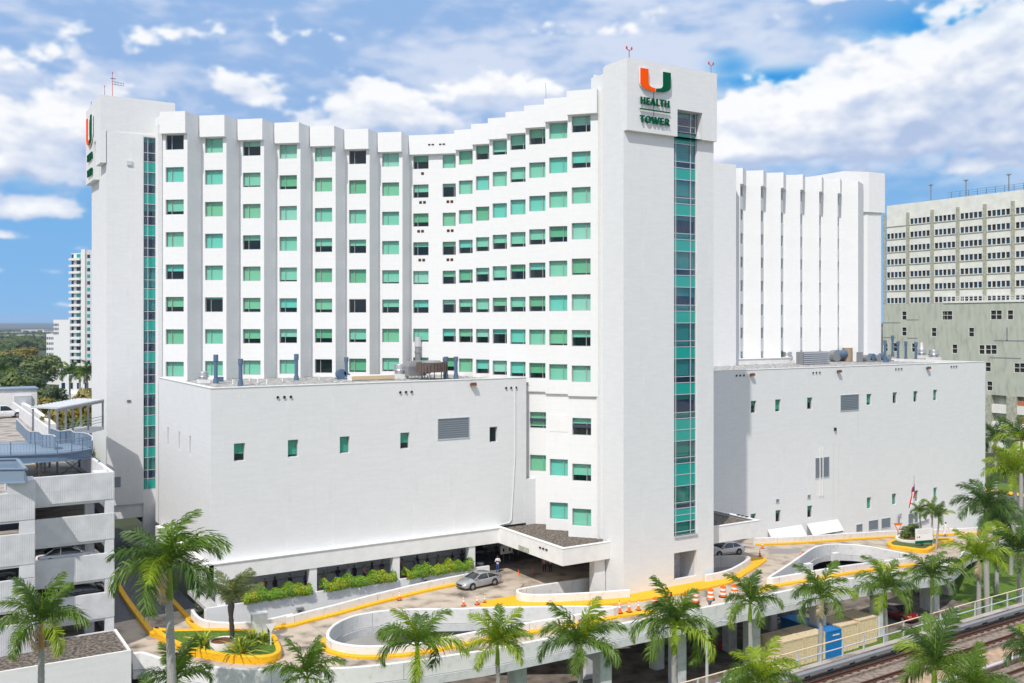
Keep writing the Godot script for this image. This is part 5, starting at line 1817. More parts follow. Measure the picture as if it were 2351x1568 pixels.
func build_distance() -> void:
	var m: MB
	# apartment tower with curved balconies
	var p := Vector3(67.77, -7.5, -475.96)
	var t := thing("apartment_tower", "slim white apartment tower with stacked balconies beyond the left stair tower", "building", p, "", deg_to_rad(-31.9 - 24.0))
	var H := 64.9
	m = MB.new()
	m.box(Vector3(-4.8, 0, -12), Vector3(1.6, H, 0))
	part("wall", m, M.white_wall, t)
	m = MB.new()
	m.box(Vector3(1.6, 0, -12), Vector3(4.0, H + 1.6, 0.5))
	part("stair_shaft", m, M.white_trim, t)
	m = MB.new()
	m.box(Vector3(4.0, 0, -12), Vector3(9.0, H + 0.8, -0.4))
	part("side_wall", m, M.beam, t)
	var n := 20
	for k in n:
		var y := H - 3.0 - k * 2.95
		if y < 1.0:
			break
		m = MB.new()
		m.prism([Vector2(-6.4, 2.0), Vector2(-6.2, 0.2), Vector2(-5.6, -0.9), Vector2(-4.2, -1.4), Vector2(1.6, -1.4), Vector2(1.6, 0), Vector2(-4.8, 0), Vector2(-4.8, 2)], y - 0.3, y + 0.75)
		part("balcony", m, M.white_trim, t)
		m = MB.new()
		m.box(Vector3(-1.6, y + 0.9, -0.1), Vector3(0.9, y + 2.6, 0.05))
		part("window", m, M.glass_dark if k % 3 else M.spandrel, t)
		m = MB.new()
		m.box(Vector3(-4.7, y + 0.9, -0.1), Vector3(-3.4, y + 2.6, 0.05))
		part("window", m, M.glass_dark, t)
		m = MB.new()
		m.box(Vector3(4.4, y + 0.6, -0.45), Vector3(6.2, y + 2.2, -0.35))
		part("window", m, M.spandrel if k % 2 else M.glass_dark, t)
	# white slab block left of it
	p = Vector3(70.9, -7.5, -568.22)
	t = thing("slab_block", "white block with a grid of small dark windows left of the apartment tower", "building", p, "", deg_to_rad(-31.9 - 24.0))
	var H2 := 35.34
	m = MB.new()
	m.box(Vector3(-4, 0, -10), Vector3(8, H2, 0))
	part("wall", m, M.white_wall, t)
	m = MB.new()
	m.box(Vector3(-9.5, 0, -9), Vector3(-4, H2 - 7.5, -0.3))
	part("lower_wing", m, M.white_wall, t)
	for r in 10:
		for i in 4:
			m = MB.new()
			var x := -9.2 + i * 1.4
			m.box(Vector3(x, H2 - 10.5 - r * 2.8, -0.35), Vector3(x + 0.8, H2 - 9.2 - r * 2.8, -0.25))
			if H2 - 10.5 - r * 2.8 > 0.5:
				part("window", m, M.glass_dark, t)
	for r in 3:
		for i in 4:
			m = MB.new()
			m.box(Vector3(-3.8 + i * 1.0, H2 - 3.4 - r * 2.2, -0.05), Vector3(-3.2 + i * 1.0, H2 - 2.0 - r * 2.2, 0.05))
			part("window", m, M.glass_dark, t)
	# low white building in front of the apartment tower
	p = Vector3(49.34, -7.5, -357.89)
	t = thing("low_building", "low white stepped building below the far palms", "building", p, "", deg_to_rad(-31.9))
	for q in [[-5, 0, 12, 16.0], [-8, 1, 5, 10.0], [4, -2, 16, 8.0]]:
		m = MB.new()
		m.box(Vector3(q[0], 0, -8), Vector3(q[2], q[3], q[1]))
		part("wall", m, M.white_wall, t)
	for k in 6:
		m = MB.new()
		m.box(Vector3(-4.2 + k * 2.6, 11.5, 0), Vector3(-3.0 + k * 2.6, 13.5, 0.1))
		part("window", m, M.glass_dark, t)
	for k in 4:
		var up: Vector3 = [Vector3(26.09, -7.2, -278.15),Vector3(31.6, -7.2, -280.61),Vector3(32.63, -7.2, -262.31),Vector3(39.21, -7.2, -328.87)][k]
		var ut := thing("utility_pole", ["wooden utility pole left of the slab block", "pale utility pole at the slab block's foot", "pale utility pole beside the far palms", "utility pole behind the far trees"][k], "utility pole", up, "utility poles beyond the garage")
		m = MB.new()
		m.smooth = true
		m.tube([Vector3.ZERO, Vector3(0, 14, 0)], [0.22, 0.15], 8)
		part("pole", m, M.wood_pale, ut)
		m = MB.new()
		m.box(Vector3(-1.2, 13, -0.1), Vector3(1.2, 13.2, 0.1))
		part("cross_arm", m, M.bark, ut)
	# warehouses on the horizon
	for k in 6:
		var q: Array = [[60, 5.0], [90, 9.0], [40, 6.0], [70, 6.0], [50, 5.0], [60, 7.0]][k]
		var pp: Vector3 = [Vector3(223.32, -7.5, -2687.13),Vector3(307.13, -7.5, -2988.26),Vector3(324.84, -7.5, -2741.75),Vector3(170.98, -7.5, -1895.42),Vector3(220.34, -7.5, -1982.49),Vector3(276.44, -7.5, -2183.1)][k]
		t = thing("warehouse", ["long pale warehouse at the extreme left of the horizon", "widest white hangar on the horizon", "pale warehouse on the horizon nearest the slab block", "pale shed among the trees at the far left", "small pale shed in the trees before the hangar", "pale shed half hidden behind the slab block"][k], "building", pp, "pale sheds on the horizon", deg_to_rad(-31.9 - 25.0))
		m = MB.new()
		m.box(Vector3(-q[0] / 2, 0, -40), Vector3(q[0] / 2, q[1] + 6.0, 0))
		part("wall", m, M.white_trim, t)
		m = MB.new()
		m.box(Vector3(-q[0] / 2 - 1, q[1] + 6.0, -41), Vector3(q[0] / 2 + 1, q[1] + 7.0, 1))
		part("roof", m, M.frame_pale, t)


func build_railway() -> void:
	var m: MB
	var Y := 6.0
	var t := thing("rail_viaduct", "elevated concrete railway with two tracks in the lower right corner", "railway", Vector3(70, -7, -36))
	m = MB.new()
	m.box(Vector3(10, Y - 1.4, -40.3), Vector3(180, Y - 0.35, -29.6))
	part("guideway_slab", m, M.track_bed, t, false)
	m = MB.new()
	m.box(Vector3(10, Y - 1.5, -40.6), Vector3(180, Y, -40.15))
	part("edge_wall", m, M.garage_deck, t, false)
	m = MB.new()
	m.box(Vector3(10, Y - 0.36, -36.05), Vector3(180, Y - 0.05, -34.55))
	part("walkway_slab", m, M.walkway, t, false)
	for x in [20, 45, 70, 95, 120, 145, 170]:
		m = MB.new()
		m.box(Vector3(x - 1, -7.5, -37), Vector3(x + 1, Y - 1.4, -33))
		part("pier", m, M.beam, t, false)
	var zs := [[38.75, 37.1], [33.4, 31.75]]
	for tr in 2:
		for z in zs[tr]:
			m = MB.new()
			m.box(Vector3(10, Y - 0.36, -z - 0.32), Vector3(180, Y - 0.2, -z + 0.32))
			part("plinth", m, M.track_bed, t, false)
			m = MB.new()
			m.sweep([Vector3(10, Y - 0.2, -z), Vector3(180, Y - 0.2, -z)], [Vector2(-0.08, 0), Vector2(0.08, 0), Vector2(0.08, 0.03), Vector2(0.015, 0.05), Vector2(0.015, 0.12), Vector2(0.04, 0.13), Vector2(0.04, 0.17), Vector2(-0.04, 0.17), Vector2(-0.04, 0.13), Vector2(-0.015, 0.12), Vector2(-0.015, 0.05), Vector2(-0.08, 0.03)])
			part("rail", m, M.rust, t, false)
			if tr == 0:
				for k in 74:
					m = MB.new()
					var x := 36.0 + k * 0.75
					part("rail_fastener", shared("fastener", func():
						m.box(Vector3(-0.1, 0, -0.2), Vector3(0.1, 0.06, 0.2))
						return m), M.rust, t, false)
					t.get_child(t.get_child_count() - 1).global_position = Vector3(x, Y - 0.2, -z)
	m = MB.new()
	m.box(Vector3(10, Y - 0.05, -39.75), Vector3(180, Y + 0.12, -39.45))
	part("power_rail_cover", m, M.steel_grey, t, false)
	m = MB.new()
	m.box(Vector3(10, Y - 0.2, -39.4), Vector3(180, Y - 0.1, -39.25))
	part("power_rail", m, M.black, t, false)
	for k in 30:
		m = MB.new()
		m.box(Vector3(-0.06, 0, -0.15), Vector3(0.06, 0.28, 0.15))
		var o := part("rail_bracket", m, M.dark, t)
		o.global_position = Vector3(36.0 + k * 2.0, Y - 0.3, -39.6)
	m = MB.new()
	m.smooth = true
	m.tube([Vector3(10, Y + 0.1, -34.35), Vector3(180, Y + 0.1, -34.35)], [0.09, 0.09], 8)
	part("service_pipe", m, M.frame_pale, t, false)
	t.rotation_degrees.y = 2.0
	# fence along the viaduct edge
	var fe := thing("rail_fence", "white two-rail steel fence along the railway edge", "fence", Vector3(70, Y, -40.1))
	var fz := -40.38
	for hh in [0.55, 1.08]:
		m = MB.new()
		m.smooth = true
		m.tube([Vector3(20, Y + hh, fz), Vector3(180, Y + hh, fz)], [0.035, 0.035], 6)
		part("fence_rail", m, M.tan_steel if hh > 1.0 else M.frame_pale, fe, false)
	for k in 44:
		m = MB.new()
		m.box(Vector3(-0.04, -0.2, -0.04), Vector3(0.04, 1.1, 0.04))
		var o := part("fence_post", m, M.frame_pale, fe)
		o.global_position = Vector3(30.0 + k * 2.0, Y, fz)
	fe.rotation_degrees.y = 2.0


func build_roof_plant() -> void:
	var m: MB
	var nth := 0
	mat("tower_brown", lin(0.12, 0.085, 0.07), 0.8)
	mat("rust_pale", lin(0.36, 0.27, 0.18), 0.8)
	# blue exhaust stacks: foot in the photograph's own order from the left podium to the right
	var stacks := [[Vector3(28.08, 19.7, -104.1), 3.0, "tall blue stack with a side motor at the left podium roof corner"],[Vector3(29.14, 19.7, -98.83), 2.7, "plain blue exhaust stack near the left podium front edge"],[Vector3(37.09, 19.7, -104.79), 2.9, "blue exhaust stack standing before the fourth bay of windows"],[Vector3(44.54, 19.7, -108.62), 2.3, "slim blue stack behind a small blue fan"],[Vector3(52.63, 19.7, -98.86), 2.5, "left one of two blue stacks beside the brown cooling tower"],[Vector3(53.59, 19.7, -98.27), 2.5, "right one of two blue stacks beside the brown cooling tower"],[Vector3(123.44, 19.7, -111.35), 3.3, "blue stack with a side motor, leftmost on the right roof"],[Vector3(125.3, 19.7, -110.2), 3.3, "slim blue stack left of the long grey duct on the right roof"],[Vector3(132.45, 19.7, -101.06), 3.6, "wide blue stack beside the blue fan cluster on the right roof"],[Vector3(158.95, 19.7, -119.61), 4.0, "tall grey-blue stack behind the fan cluster on the right roof"],[Vector3(144.5, 19.7, -107.64), 3.2, "blue stack between the tall grey-blue stack and the ringed stack"],[Vector3(145.63, 19.7, -106.94), 3.2, "blue stack left of the silver chimney on the right roof"],[Vector3(141.66, 19.7, -102.11), 3.2, "blue stack just left of the silver chimney"]]
	for q in stacks:
		var t := thing("exhaust_stack", q[2], "exhaust stack", q[0], "exhaust stacks on the podium roofs")
		m = MB.new()
		m.smooth = true
		m.tube([Vector3.ZERO, Vector3(0, q[1] * 0.78, 0)], [0.2, 0.2], 12)
		part("pipe", m, M.duct_blue, t)
		m = MB.new()
		m.smooth = true
		m.tube([Vector3(0, q[1] * 0.78, 0), Vector3(0, q[1], 0)], [0.26, 0.26], 12)
		part("collar", m, M.duct_blue, t)
		m = MB.new()
		m.smooth = true
		m.tube([Vector3.ZERO, Vector3(0, 0.5, 0)], [0.3, 0.26], 12)
		part("foot", m, M.duct_blue, t)
		if q[2].contains("side motor") or q[2].contains("wide"):
			m = MB.new()
			m.box(Vector3(0.1, 0.15, -0.25), Vector3(0.75, 0.65, 0.25))
			part("motor", m, M.duct_blue, t)
	# round steel ventilators
	for q in [[Vector3(26.97, 19.7, -104.79), 0.55, "small dented silver ventilator at the left corner of the left podium roof"],[Vector3(48.31, 19.7, -101.91), 0.75, "silver mushroom ventilator on a white base beside the green fan unit"],[Vector3(117.17, 19.7, -107.35), 0.85, "round steel ventilator on a white base on the right podium roof"],[Vector3(131.77, 19.7, -111.84), 0.8, "steel ventilator drum behind the long grey duct"],[Vector3(155.68, 19.7, -111.06), 0.75, "silver chimney with a narrow top on the right podium roof"],[Vector3(146.84, 19.7, -102.47), 0.85, "silver drum ventilator at the far end of the right podium roof"]]:
		var t := thing("roof_ventilator", q[2], "ventilator", q[0], "steel ventilators on the podium roofs")
		var r: float = q[1]
		m = MB.new()
		m.box(Vector3(-r, 0, -r), Vector3(r, 0.7 * r, r))
		part("base", m, M.white_trim, t)
		m = MB.new()
		m.smooth = true
		m.tube([Vector3(0, 0.7 * r, 0), Vector3(0, 1.1 * r, 0), Vector3(0, 1.15 * r, 0), Vector3(0, 1.35 * r, 0), Vector3(0, 1.4 * r, 0), Vector3(0, 2.1 * r, 0), Vector3(0, 2.2 * r, 0)], [0.8 * r, 0.8 * r, 1.05 * r, 1.05 * r, 0.9 * r, 0.9 * r, 0.75 * r], 16)
		part("drum", m, M.steel, t)
		if q[2].contains("chimney"):
			m = MB.new()
			m.smooth = true
			m.tube([Vector3(0, 2.2 * r, 0), Vector3(0, 3.2 * r, 0), Vector3(0, 3.8 * r, 0)], [0.4 * r, 0.3 * r, 0.3 * r], 10)
			part("flue", m, M.white_trim, t)
	# green fan unit, brown cooling tower and its dark stack
	var p := Vector3(49.45, 19.7, -100.84)
	var f := thing("fan_unit", "grey-green fan housing between the silver ventilator and the brown cooling tower", "fan unit", p)
	m = MB.new()
	m.prism([Vector2(-0.9, -0.7), Vector2(1.3, -0.7), Vector2(1.3, 0.7), Vector2(-0.9, 0.7)], 0.35, 1.4)
	m.obox(Vector3(-0.9, 1.4, 0.7), Vector3(2.2, 0, 0), Vector3(0.4, 0.6, -0.2), Vector3(0, 0, -1.4))
	part("housing", m, M.steel_grey, f)
	m = MB.new()
	m.smooth = true
	m.tube([Vector3(1.3, 1.1, 0), Vector3(2.1, 1.1, 0)], [0.6, 0.6], 14)
	part("drum", m, M.dark, f)
	m = MB.new()
	for k in 8:
		m.box(Vector3(-0.9 + k * 0.4, 0, 0.6), Vector3(-0.85 + k * 0.4, 0.35, 0.7))
	part("legs", m, M.steel_grey, f)
	p = Vector3(50.76, 19.7, -98.72)
	f = thing("cooling_tower", "squat brown slatted cooling tower on thin legs on the left podium roof", "cooling tower", p)
	m = MB.new()
	for k in 28:
		var an := TAU * k / 28
		m.obox(Vector3(cos(an) * 1.7, 0.8, sin(an) * 1.15), Vector3(-sin(an) * 0.28, 0, cos(an) * 0.28), Vector3(0, 1.1, 0), Vector3(cos(an), 0, sin(an)) * 0.1)
	part("slats", m, M.tower_brown, f)
	m = MB.new()
	m.smooth = true
	m.tube([Vector3(0, 0.82, 0), Vector3(0, 1.85, 0)], [1.1, 1.1], 16)
	m.tube([Vector3(0, 1.85, 0), Vector3(0, 2.1, 0)], [1.2, 0.9], 16)
	part("core", m, M.steel_grey, f)
	for k in 6:
		var an := TAU * k / 6
		m = MB.new()
		m.box(Vector3(cos(an) * 1.5 - 0.04, 0, sin(an) * 1.0 - 0.04), Vector3(cos(an) * 1.5 + 0.04, 0.8, sin(an) * 1.0 + 0.04))
		part("leg", m, M.steel_grey, f)
	p = Vector3(54.25, 19.7, -109.28)
	f = thing("exhaust_stack", "tall dark ringed stack with a grey cap behind the brown cooling tower", "exhaust stack", p)
	m = MB.new()
	m.smooth = true
	m.tube([Vector3.ZERO, Vector3(0, 2.6, 0), Vector3(0, 2.62, 0), Vector3(0, 2.9, 0), Vector3(0, 2.92, 0), Vector3(0, 3.4, 0)], [0.36, 0.36, 0.42, 0.42, 0.36, 0.36], 12)
	part("pipe", m, M.steel_grey, f)
	m = MB.new()
	m.smooth = true
	m.tube([Vector3(0, 3.4, 0), Vector3(0, 4.6, 0)], [0.42, 0.4], 12)
	part("cap", m, M.frame_pale, f)
	p = Vector3(42.37, 19.7, -104.21)
	f = thing("roof_fan", "small blue centrifugal fan in front of the slim stack", "fan unit", p)
	m = MB.new()
	m.smooth = true
	m.tube([Vector3(-0.3, 0.6, 0.3), Vector3(-0.3, 0.6, -0.3)], [0.55, 0.55], 14)
	part("scroll", m, M.duct_blue, f)
	m = MB.new()
	m.obox(Vector3(0, 0.5, -0.3), Vector3(0.7, -0.35, 0), Vector3(0, 0.4, 0), Vector3(0, 0, 0.6))
	m.box(Vector3(-0.8, 0, -0.4), Vector3(0.8, 0.12, 0.4))
	part("outlet", m, M.duct_blue, f)
	# large blower with a rusty drum, long duct and fan cluster on the right roof
	p = Vector3(128.93, 19.7, -106.57)
	f = thing("blower", "large grey-green blower with an orange rust-streaked drum on the right roof", "fan unit", p)
	m = MB.new()
	m.smooth = true
	m.tube([Vector3(-2.6, 1.6, 0.8), Vector3(-2.6, 1.6, -0.8)], [1.4, 1.4], 18)
	part("scroll", m, M.steel_grey, f)
	m = MB.new()
	m.smooth = true
	m.tube([Vector3(-1.6, 1.8, 0), Vector3(1.0, 2.0, 0)], [1.0, 1.0], 16)
	part("barrel", m, M.duct_blue, f)
	m = MB.new()
	m.smooth = true
	m.tube([Vector3(2.0, 0.2, 0), Vector3(2.0, 3.2, 0), Vector3(2.0, 3.4, 0)], [1.15, 1.15, 1.2], 18)
	part("drum", m, M.rust_pale, f)
	m = MB.new()
	m.box(Vector3(-3.6, 0, -0.9), Vector3(3.0, 0.25, 0.9))
	part("skid", m, M.steel_grey, f)
	f.scale = Vector3.ONE * 0.68
	p = Vector3(116.95, 19.7, -101.39)
	f = thing("louvred_box", "long low grey slatted equipment screen on the right podium roof", "screen", p)
	for k in 6:
		m = MB.new()
		m.obox(Vector3(-2.8, 0.2 + k * 0.3, 0.1 - k * 0.0), Vector3(5.6, 0, 0), Vector3(0, 0.2, -0.1), Vector3(0, 0.02, 0.02))
		part("slat", m, M.steel, f)
	m = MB.new()
	m.box(Vector3(-2.8, 0, -1.4), Vector3(2.8, 2.0, -0.1))
	part("case", m, M.steel_grey, f)
	p = Vector3(134.08, 19.7, -103.38)
	f = thing("fan_cluster", "cluster of blue fans and pipes low on the right podium roof", "fan unit", p)
	for k in 5:
		m = MB.new()
		m.smooth = true
		m.tube([Vector3(-3.2 + k * 1.3, 0.7 + 0.2 * (k % 2), 0.4), Vector3(-3.2 + k * 1.3, 0.7 + 0.2 * (k % 2), -0.4)], [0.55, 0.55], 12)
		part("scroll", m, M.duct_blue if k % 2 else M.steel_grey, f)
	m = MB.new()
	m.box(Vector3(-4.0, 0, -0.5), Vector3(3.0, 0.3, 0.5))
	m.box(Vector3(-5.2, 0.0, -0.3), Vector3(-4.4, 1.7, 0.3))
	part("skid", m, M.steel_grey, f)
	p = Vector3(108.9, 19.7, -106.4)
	f = thing("roof_duct", "long white boxed duct lying on the right podium roof beside the tower", "duct", p)
	m = MB.new()
	m.box(Vector3(-8, 0, -1.4), Vector3(8, 0.9, 0))
	m.box(Vector3(-8.2, 0.9, -1.5), Vector3(8.2, 1.0, 0.1))
	part("casing", m, M.white_trim, f)
	p = Vector3(44.43, 19.7, -100.23)
	f = thing("roof_curb", "low pale timber-edged roof curb left of the silver ventilator", "curb", p)
	m = MB.new()
	m.box(Vector3(-2.6, 0, -1.5), Vector3(2.4, 0.55, -0.1))
	part("box", m, M.white_trim, f)
	m = MB.new()
	m.box(Vector3(-2.65, 0.1, -0.1), Vector3(2.45, 0.5, 0))
	part("timber_edge", m, M.wood_pale, f)
	for q in [Vector3(32.03, 19.7, -105.34),Vector3(31.82, 19.7, -101.78),Vector3(32, 19.7, -99.32),Vector3(34.71, 19.7, -102.42),Vector3(39.64, 19.7, -104.54),Vector3(29.04, 19.7, -101.16)]:
		nth += 1
		var vp := thing("vent_pipe", "small white vent pipe on the left podium roof, " + ["leftmost of the row", "second from the left", "third from the left, nearest the edge", "fourth, before the middle stack", "fifth, right of the middle stack", "between the first two tall stacks"][nth - 1], "pipe", q, "small white vent pipes on the left podium roof")
		m = MB.new()
		m.smooth = true
		m.tube([Vector3.ZERO, Vector3(0, 0.5, 0)], [0.07, 0.07], 8)
		part("pipe", m, M.white_paint, vp)
	f = thing("roof_aerial", "thin whip aerial above the stepped roofline of the front arm", "antenna", Vector3(58.6, 49.0, -87.5))
	m = MB.new()
	m.tube([Vector3.ZERO, Vector3(0.1, 1.6, 0), Vector3(0, 2.8, 0)], [0.03, 0.025, 0.015], 5)
	part("whip", m, M.steel_grey, f)

# a road car: lofted body and cabin, separate glass, wheels, lamps. x points forward
func make_car(called: String, label: String, at: Vector3, turn: float, paint: Material, kind: String) -> Node3D:
	var t := thing(called, label, "car", at, "", turn)
	var suv := kind == "suv"
	var L := 4.85 if suv else 4.75
	var hw := 0.95 if suv else 0.9
	var m := MB.new()
	m.smooth = true
	var st: Array
	if suv:
		st = [[-0.5, 0.84, 0.5, 0.9], [-0.485, 0.95, 0.35, 1.08], [-0.43, 1, 0.28, 1.12], [-0.3, 1, 0.26, 1.12], [0, 1, 0.26, 1.1], [0.2, 1, 0.26, 1.1], [0.3, 1, 0.26, 1.08], [0.42, 0.97, 0.28, 1.0], [0.47, 0.92, 0.3, 0.92], [0.5, 0.8, 0.42, 0.78]]
	else:
		st = [[-0.5, 0.78, 0.45, 0.80], [-0.485, 0.9, 0.3, 0.94], [-0.43, 0.97, 0.22, 1.0], [-0.3, 1, 0.2, 0.98], [-0.15, 1, 0.19, 0.94], [0, 1, 0.19, 0.92], [0.15, 1, 0.19, 0.93], [0.24, 1, 0.19, 0.93], [0.33, 0.985, 0.2, 0.87], [0.42, 0.95, 0.21, 0.79], [0.475, 0.86, 0.25, 0.68], [0.5, 0.70, 0.36, 0.56]]
	var rows := []
	for s in st:
		var w: float = hw * s[1]
		var lo: float = s[2]
		var hi: float = s[3]
		var x: float = s[0] * L
		var line := PackedVector3Array()
		for q in [[-0.86, lo], [-0.97, lo + 0.1], [-1.0, lerpf(lo, hi, 0.5)], [-0.975, lerpf(lo, hi, 0.72)], [-0.93, hi - 0.06], [-0.8, hi], [-0.4, hi + 0.025], [0.0, hi + 0.032], [0.4, hi + 0.025], [0.8, hi], [0.93, hi - 0.06], [0.975, lerpf(lo, hi, 0.72)], [1.0, lerpf(lo, hi, 0.5)], [0.97, lo + 0.1], [0.86, lo]]:
			line.append(Vector3(x, q[1], q[0] * w))
		rows.append(line)
	m.grid(rows, true)
	for e in [0, rows.size() - 1]:
		for k in range(1, rows[e].size() - 1):
			m.tri(rows[e][0], rows[e][k], rows[e][k + 1])
	part("body", m, paint, t)
	var g: Array  # cabin: x, roof height
	if suv:
		g = [[-0.46, 1.12], [-0.43, 1.55], [-0.38, 1.72], [-0.15, 1.78], [0.03, 1.75], [0.1, 1.58], [0.19, 1.1]]
	elif kind == "coupe":
		g = [[-0.41, 0.99], [-0.33, 1.14], [-0.24, 1.3], [-0.12, 1.4], [0.0, 1.42], [0.07, 1.37], [0.15, 1.18], [0.24, 0.93]]
	else:
		g = [[-0.36, 0.99], [-0.31, 1.17], [-0.24, 1.36], [-0.12, 1.44], [0.0, 1.45], [0.06, 1.4], [0.15, 1.18], [0.23, 0.93]]
	m = MB.new()
	m.smooth = true
	rows = []
	var belt := 1.1 if suv else 0.93
	for q in g:
		var f: float = clampf((q[1] - belt) / 0.45, 0.0, 1.0)
		var wb := hw * 0.93
		var wt := lerpf(hw * 0.93, hw * 0.72, f)
		rows.append(PackedVector3Array([Vector3(q[0] * L, belt - 0.03, -wb), Vector3(q[0] * L, q[1] - 0.06 * f, -wt), Vector3(q[0] * L, q[1] - 0.01 * f, -wt * 0.86), Vector3(q[0] * L, q[1] + 0.012 * f, 0), Vector3(q[0] * L, q[1] - 0.01 * f, wt * 0.86), Vector3(q[0] * L, q[1] - 0.06 * f, wt), Vector3(q[0] * L, belt - 0.03, wb)]))
	m.grid(rows)
	part("window_glass", m, M.car_glass, t)
	m = MB.new()
	m.smooth = true
	var top := []
	for i in range(2, g.size() - 2):
		var line := PackedVector3Array()
		for k in range(1, 6):
			line.append(rows[i][k] + Vector3(0, 0.012, 0.012 * signf(k - 3)))
		top.append(line)
	m.grid(top)
	part("roof", m, paint, t)
	for sgn in [-1.0, 1.0]:
		m = MB.new()
		var kk := 1 if sgn < 0 else 5
		for seg in [[0, 2], [g.size() - 3, g.size() - 1]]:
			var path := []
			for i in range(seg[0], seg[1] + 1):
				path.append(rows[i][kk] + Vector3(0, 0.0, 0.008 * sgn))
			var rr := []
			for i in path.size():
				rr.append(0.05)
			m.tube(path, rr, 5)
		var mid: int = 3
		m.tube([rows[mid][kk] + Vector3(0, 0, 0.006 * sgn), Vector3(rows[mid][kk].x - 0.06, belt - 0.03, hw * 0.935 * sgn)], [0.035, 0.05], 5)
		part("pillar", m, paint, t)
		m = MB.new()
		m.obox(Vector3(0.17 * L, belt + 0.02, sgn * hw * 0.95), Vector3(0.12, 0.03, 0), Vector3(0, 0.13, 0), Vector3(0, 0, sgn * 0.2))
		part("mirror", m, paint, t)
		m = MB.new()
		m.obox(Vector3(0.455 * L, 0.62 if not suv else 0.82, sgn * hw * 0.52), Vector3(0.11, 0.0, 0), Vector3(-0.04, 0.12, 0), Vector3(-0.22, 0.02, sgn * 0.32))
		part("headlight", m, M.car_lamp, t)
		m = MB.new()
		m.obox(Vector3(-0.497 * L, 0.74 if not suv else 0.9, sgn * hw * 0.45), Vector3(0.05, 0, 0), Vector3(0.02, 0.16, 0), Vector3(0.14, 0.0, sgn * 0.46))
		part("tail_light", m, M.car_tail, t)
		m = MB.new()
		m.box(Vector3(-0.06 * L, belt - 0.17, sgn * hw * 0.985 - 0.015), Vector3(-0.06 * L + 0.2, belt - 0.13, sgn * hw * 0.985 + 0.015))
		part("door_handle", m, paint, t)
		m = MB.new()
		m.box(Vector3(-0.3 * L, 0.36, sgn * hw * 0.992 - 0.015), Vector3(0.28 * L, 0.40, sgn * hw * 0.992 + 0.012))
		part("side_trim", m, M.dark if kind == "sedan" else paint, t)
	m = MB.new()
	m.box(Vector3(0.47 * L, 0.42, -hw * 0.45), Vector3(0.503 * L, 0.6, hw * 0.45))
	m.box(Vector3(0.46 * L, 0.24, -hw * 0.6), Vector3(0.497 * L, 0.33, hw * 0.6))
	part("grille", m, M.black, t)
	m = MB.new()
	m.box(Vector3(-0.505 * L, 0.6, -0.26), Vector3(-0.49 * L, 0.74, 0.26))
	part("number_plate", m, M.white_paint, t)
	var wr := 0.37 if suv else 0.33
	for wx in [-0.285 * L, 0.295 * L]:
		for sgn in [-1.0, 1.0]:
			var w := Node3D.new()
			w.name = "wheel"
			t.add_child(w, true)
			w.position = Vector3(wx, wr, sgn * (hw - 0.1))
			m = MB.new()
			m.smooth = true
			var prof := []
			for q in [[wr * 0.66, 0.115], [wr * 0.95, 0.115], [wr, 0.08], [wr, -0.08], [wr * 0.95, -0.115], [wr * 0.6, -0.115]]:
				var ring := PackedVector3Array()
				for k in 20:
					ring.append(Vector3(cos(TAU * k / 20) * q[0], sin(TAU * k / 20) * q[0], q[1] * sgn))
				prof.append(ring)
			m.grid(prof, true)
			part("tyre", m, M.rubber, w)
			m = MB.new()
			for k in 10:
				var a0 := TAU * k / 10
				m.obox(Vector3(cos(a0), sin(a0), 0) * 0.05 + Vector3(-sin(a0), cos(a0), 0) * -0.02 + Vector3(0, 0, sgn * 0.1), Vector3(cos(a0), sin(a0), 0) * (wr * 0.62), Vector3(-sin(a0), cos(a0), 0) * 0.045, Vector3(0, 0, sgn * 0.015))
			m.tube([Vector3(0, 0, sgn * 0.09), Vector3(0, 0, sgn * 0.125)], [0.07, 0.05], 10)
			part("rim", m, M.steel, w)
			m = MB.new()
			m.tube([Vector3(0, 0, sgn * 0.06), Vector3(0, 0, sgn * 0.08)], [wr * 0.66, wr * 0.66], 18)
			part("brake_disc", m, M.dark, w)
			m = MB.new()
			m.tube([Vector3(wx, wr + 0.02, sgn * (hw * 0.985)), Vector3(wx, wr + 0.02, sgn * (hw * 1.0 + 0.004))], [wr + 0.06, wr + 0.06], 20)
			part("wheel_arch", m, M.black, t)
	return t


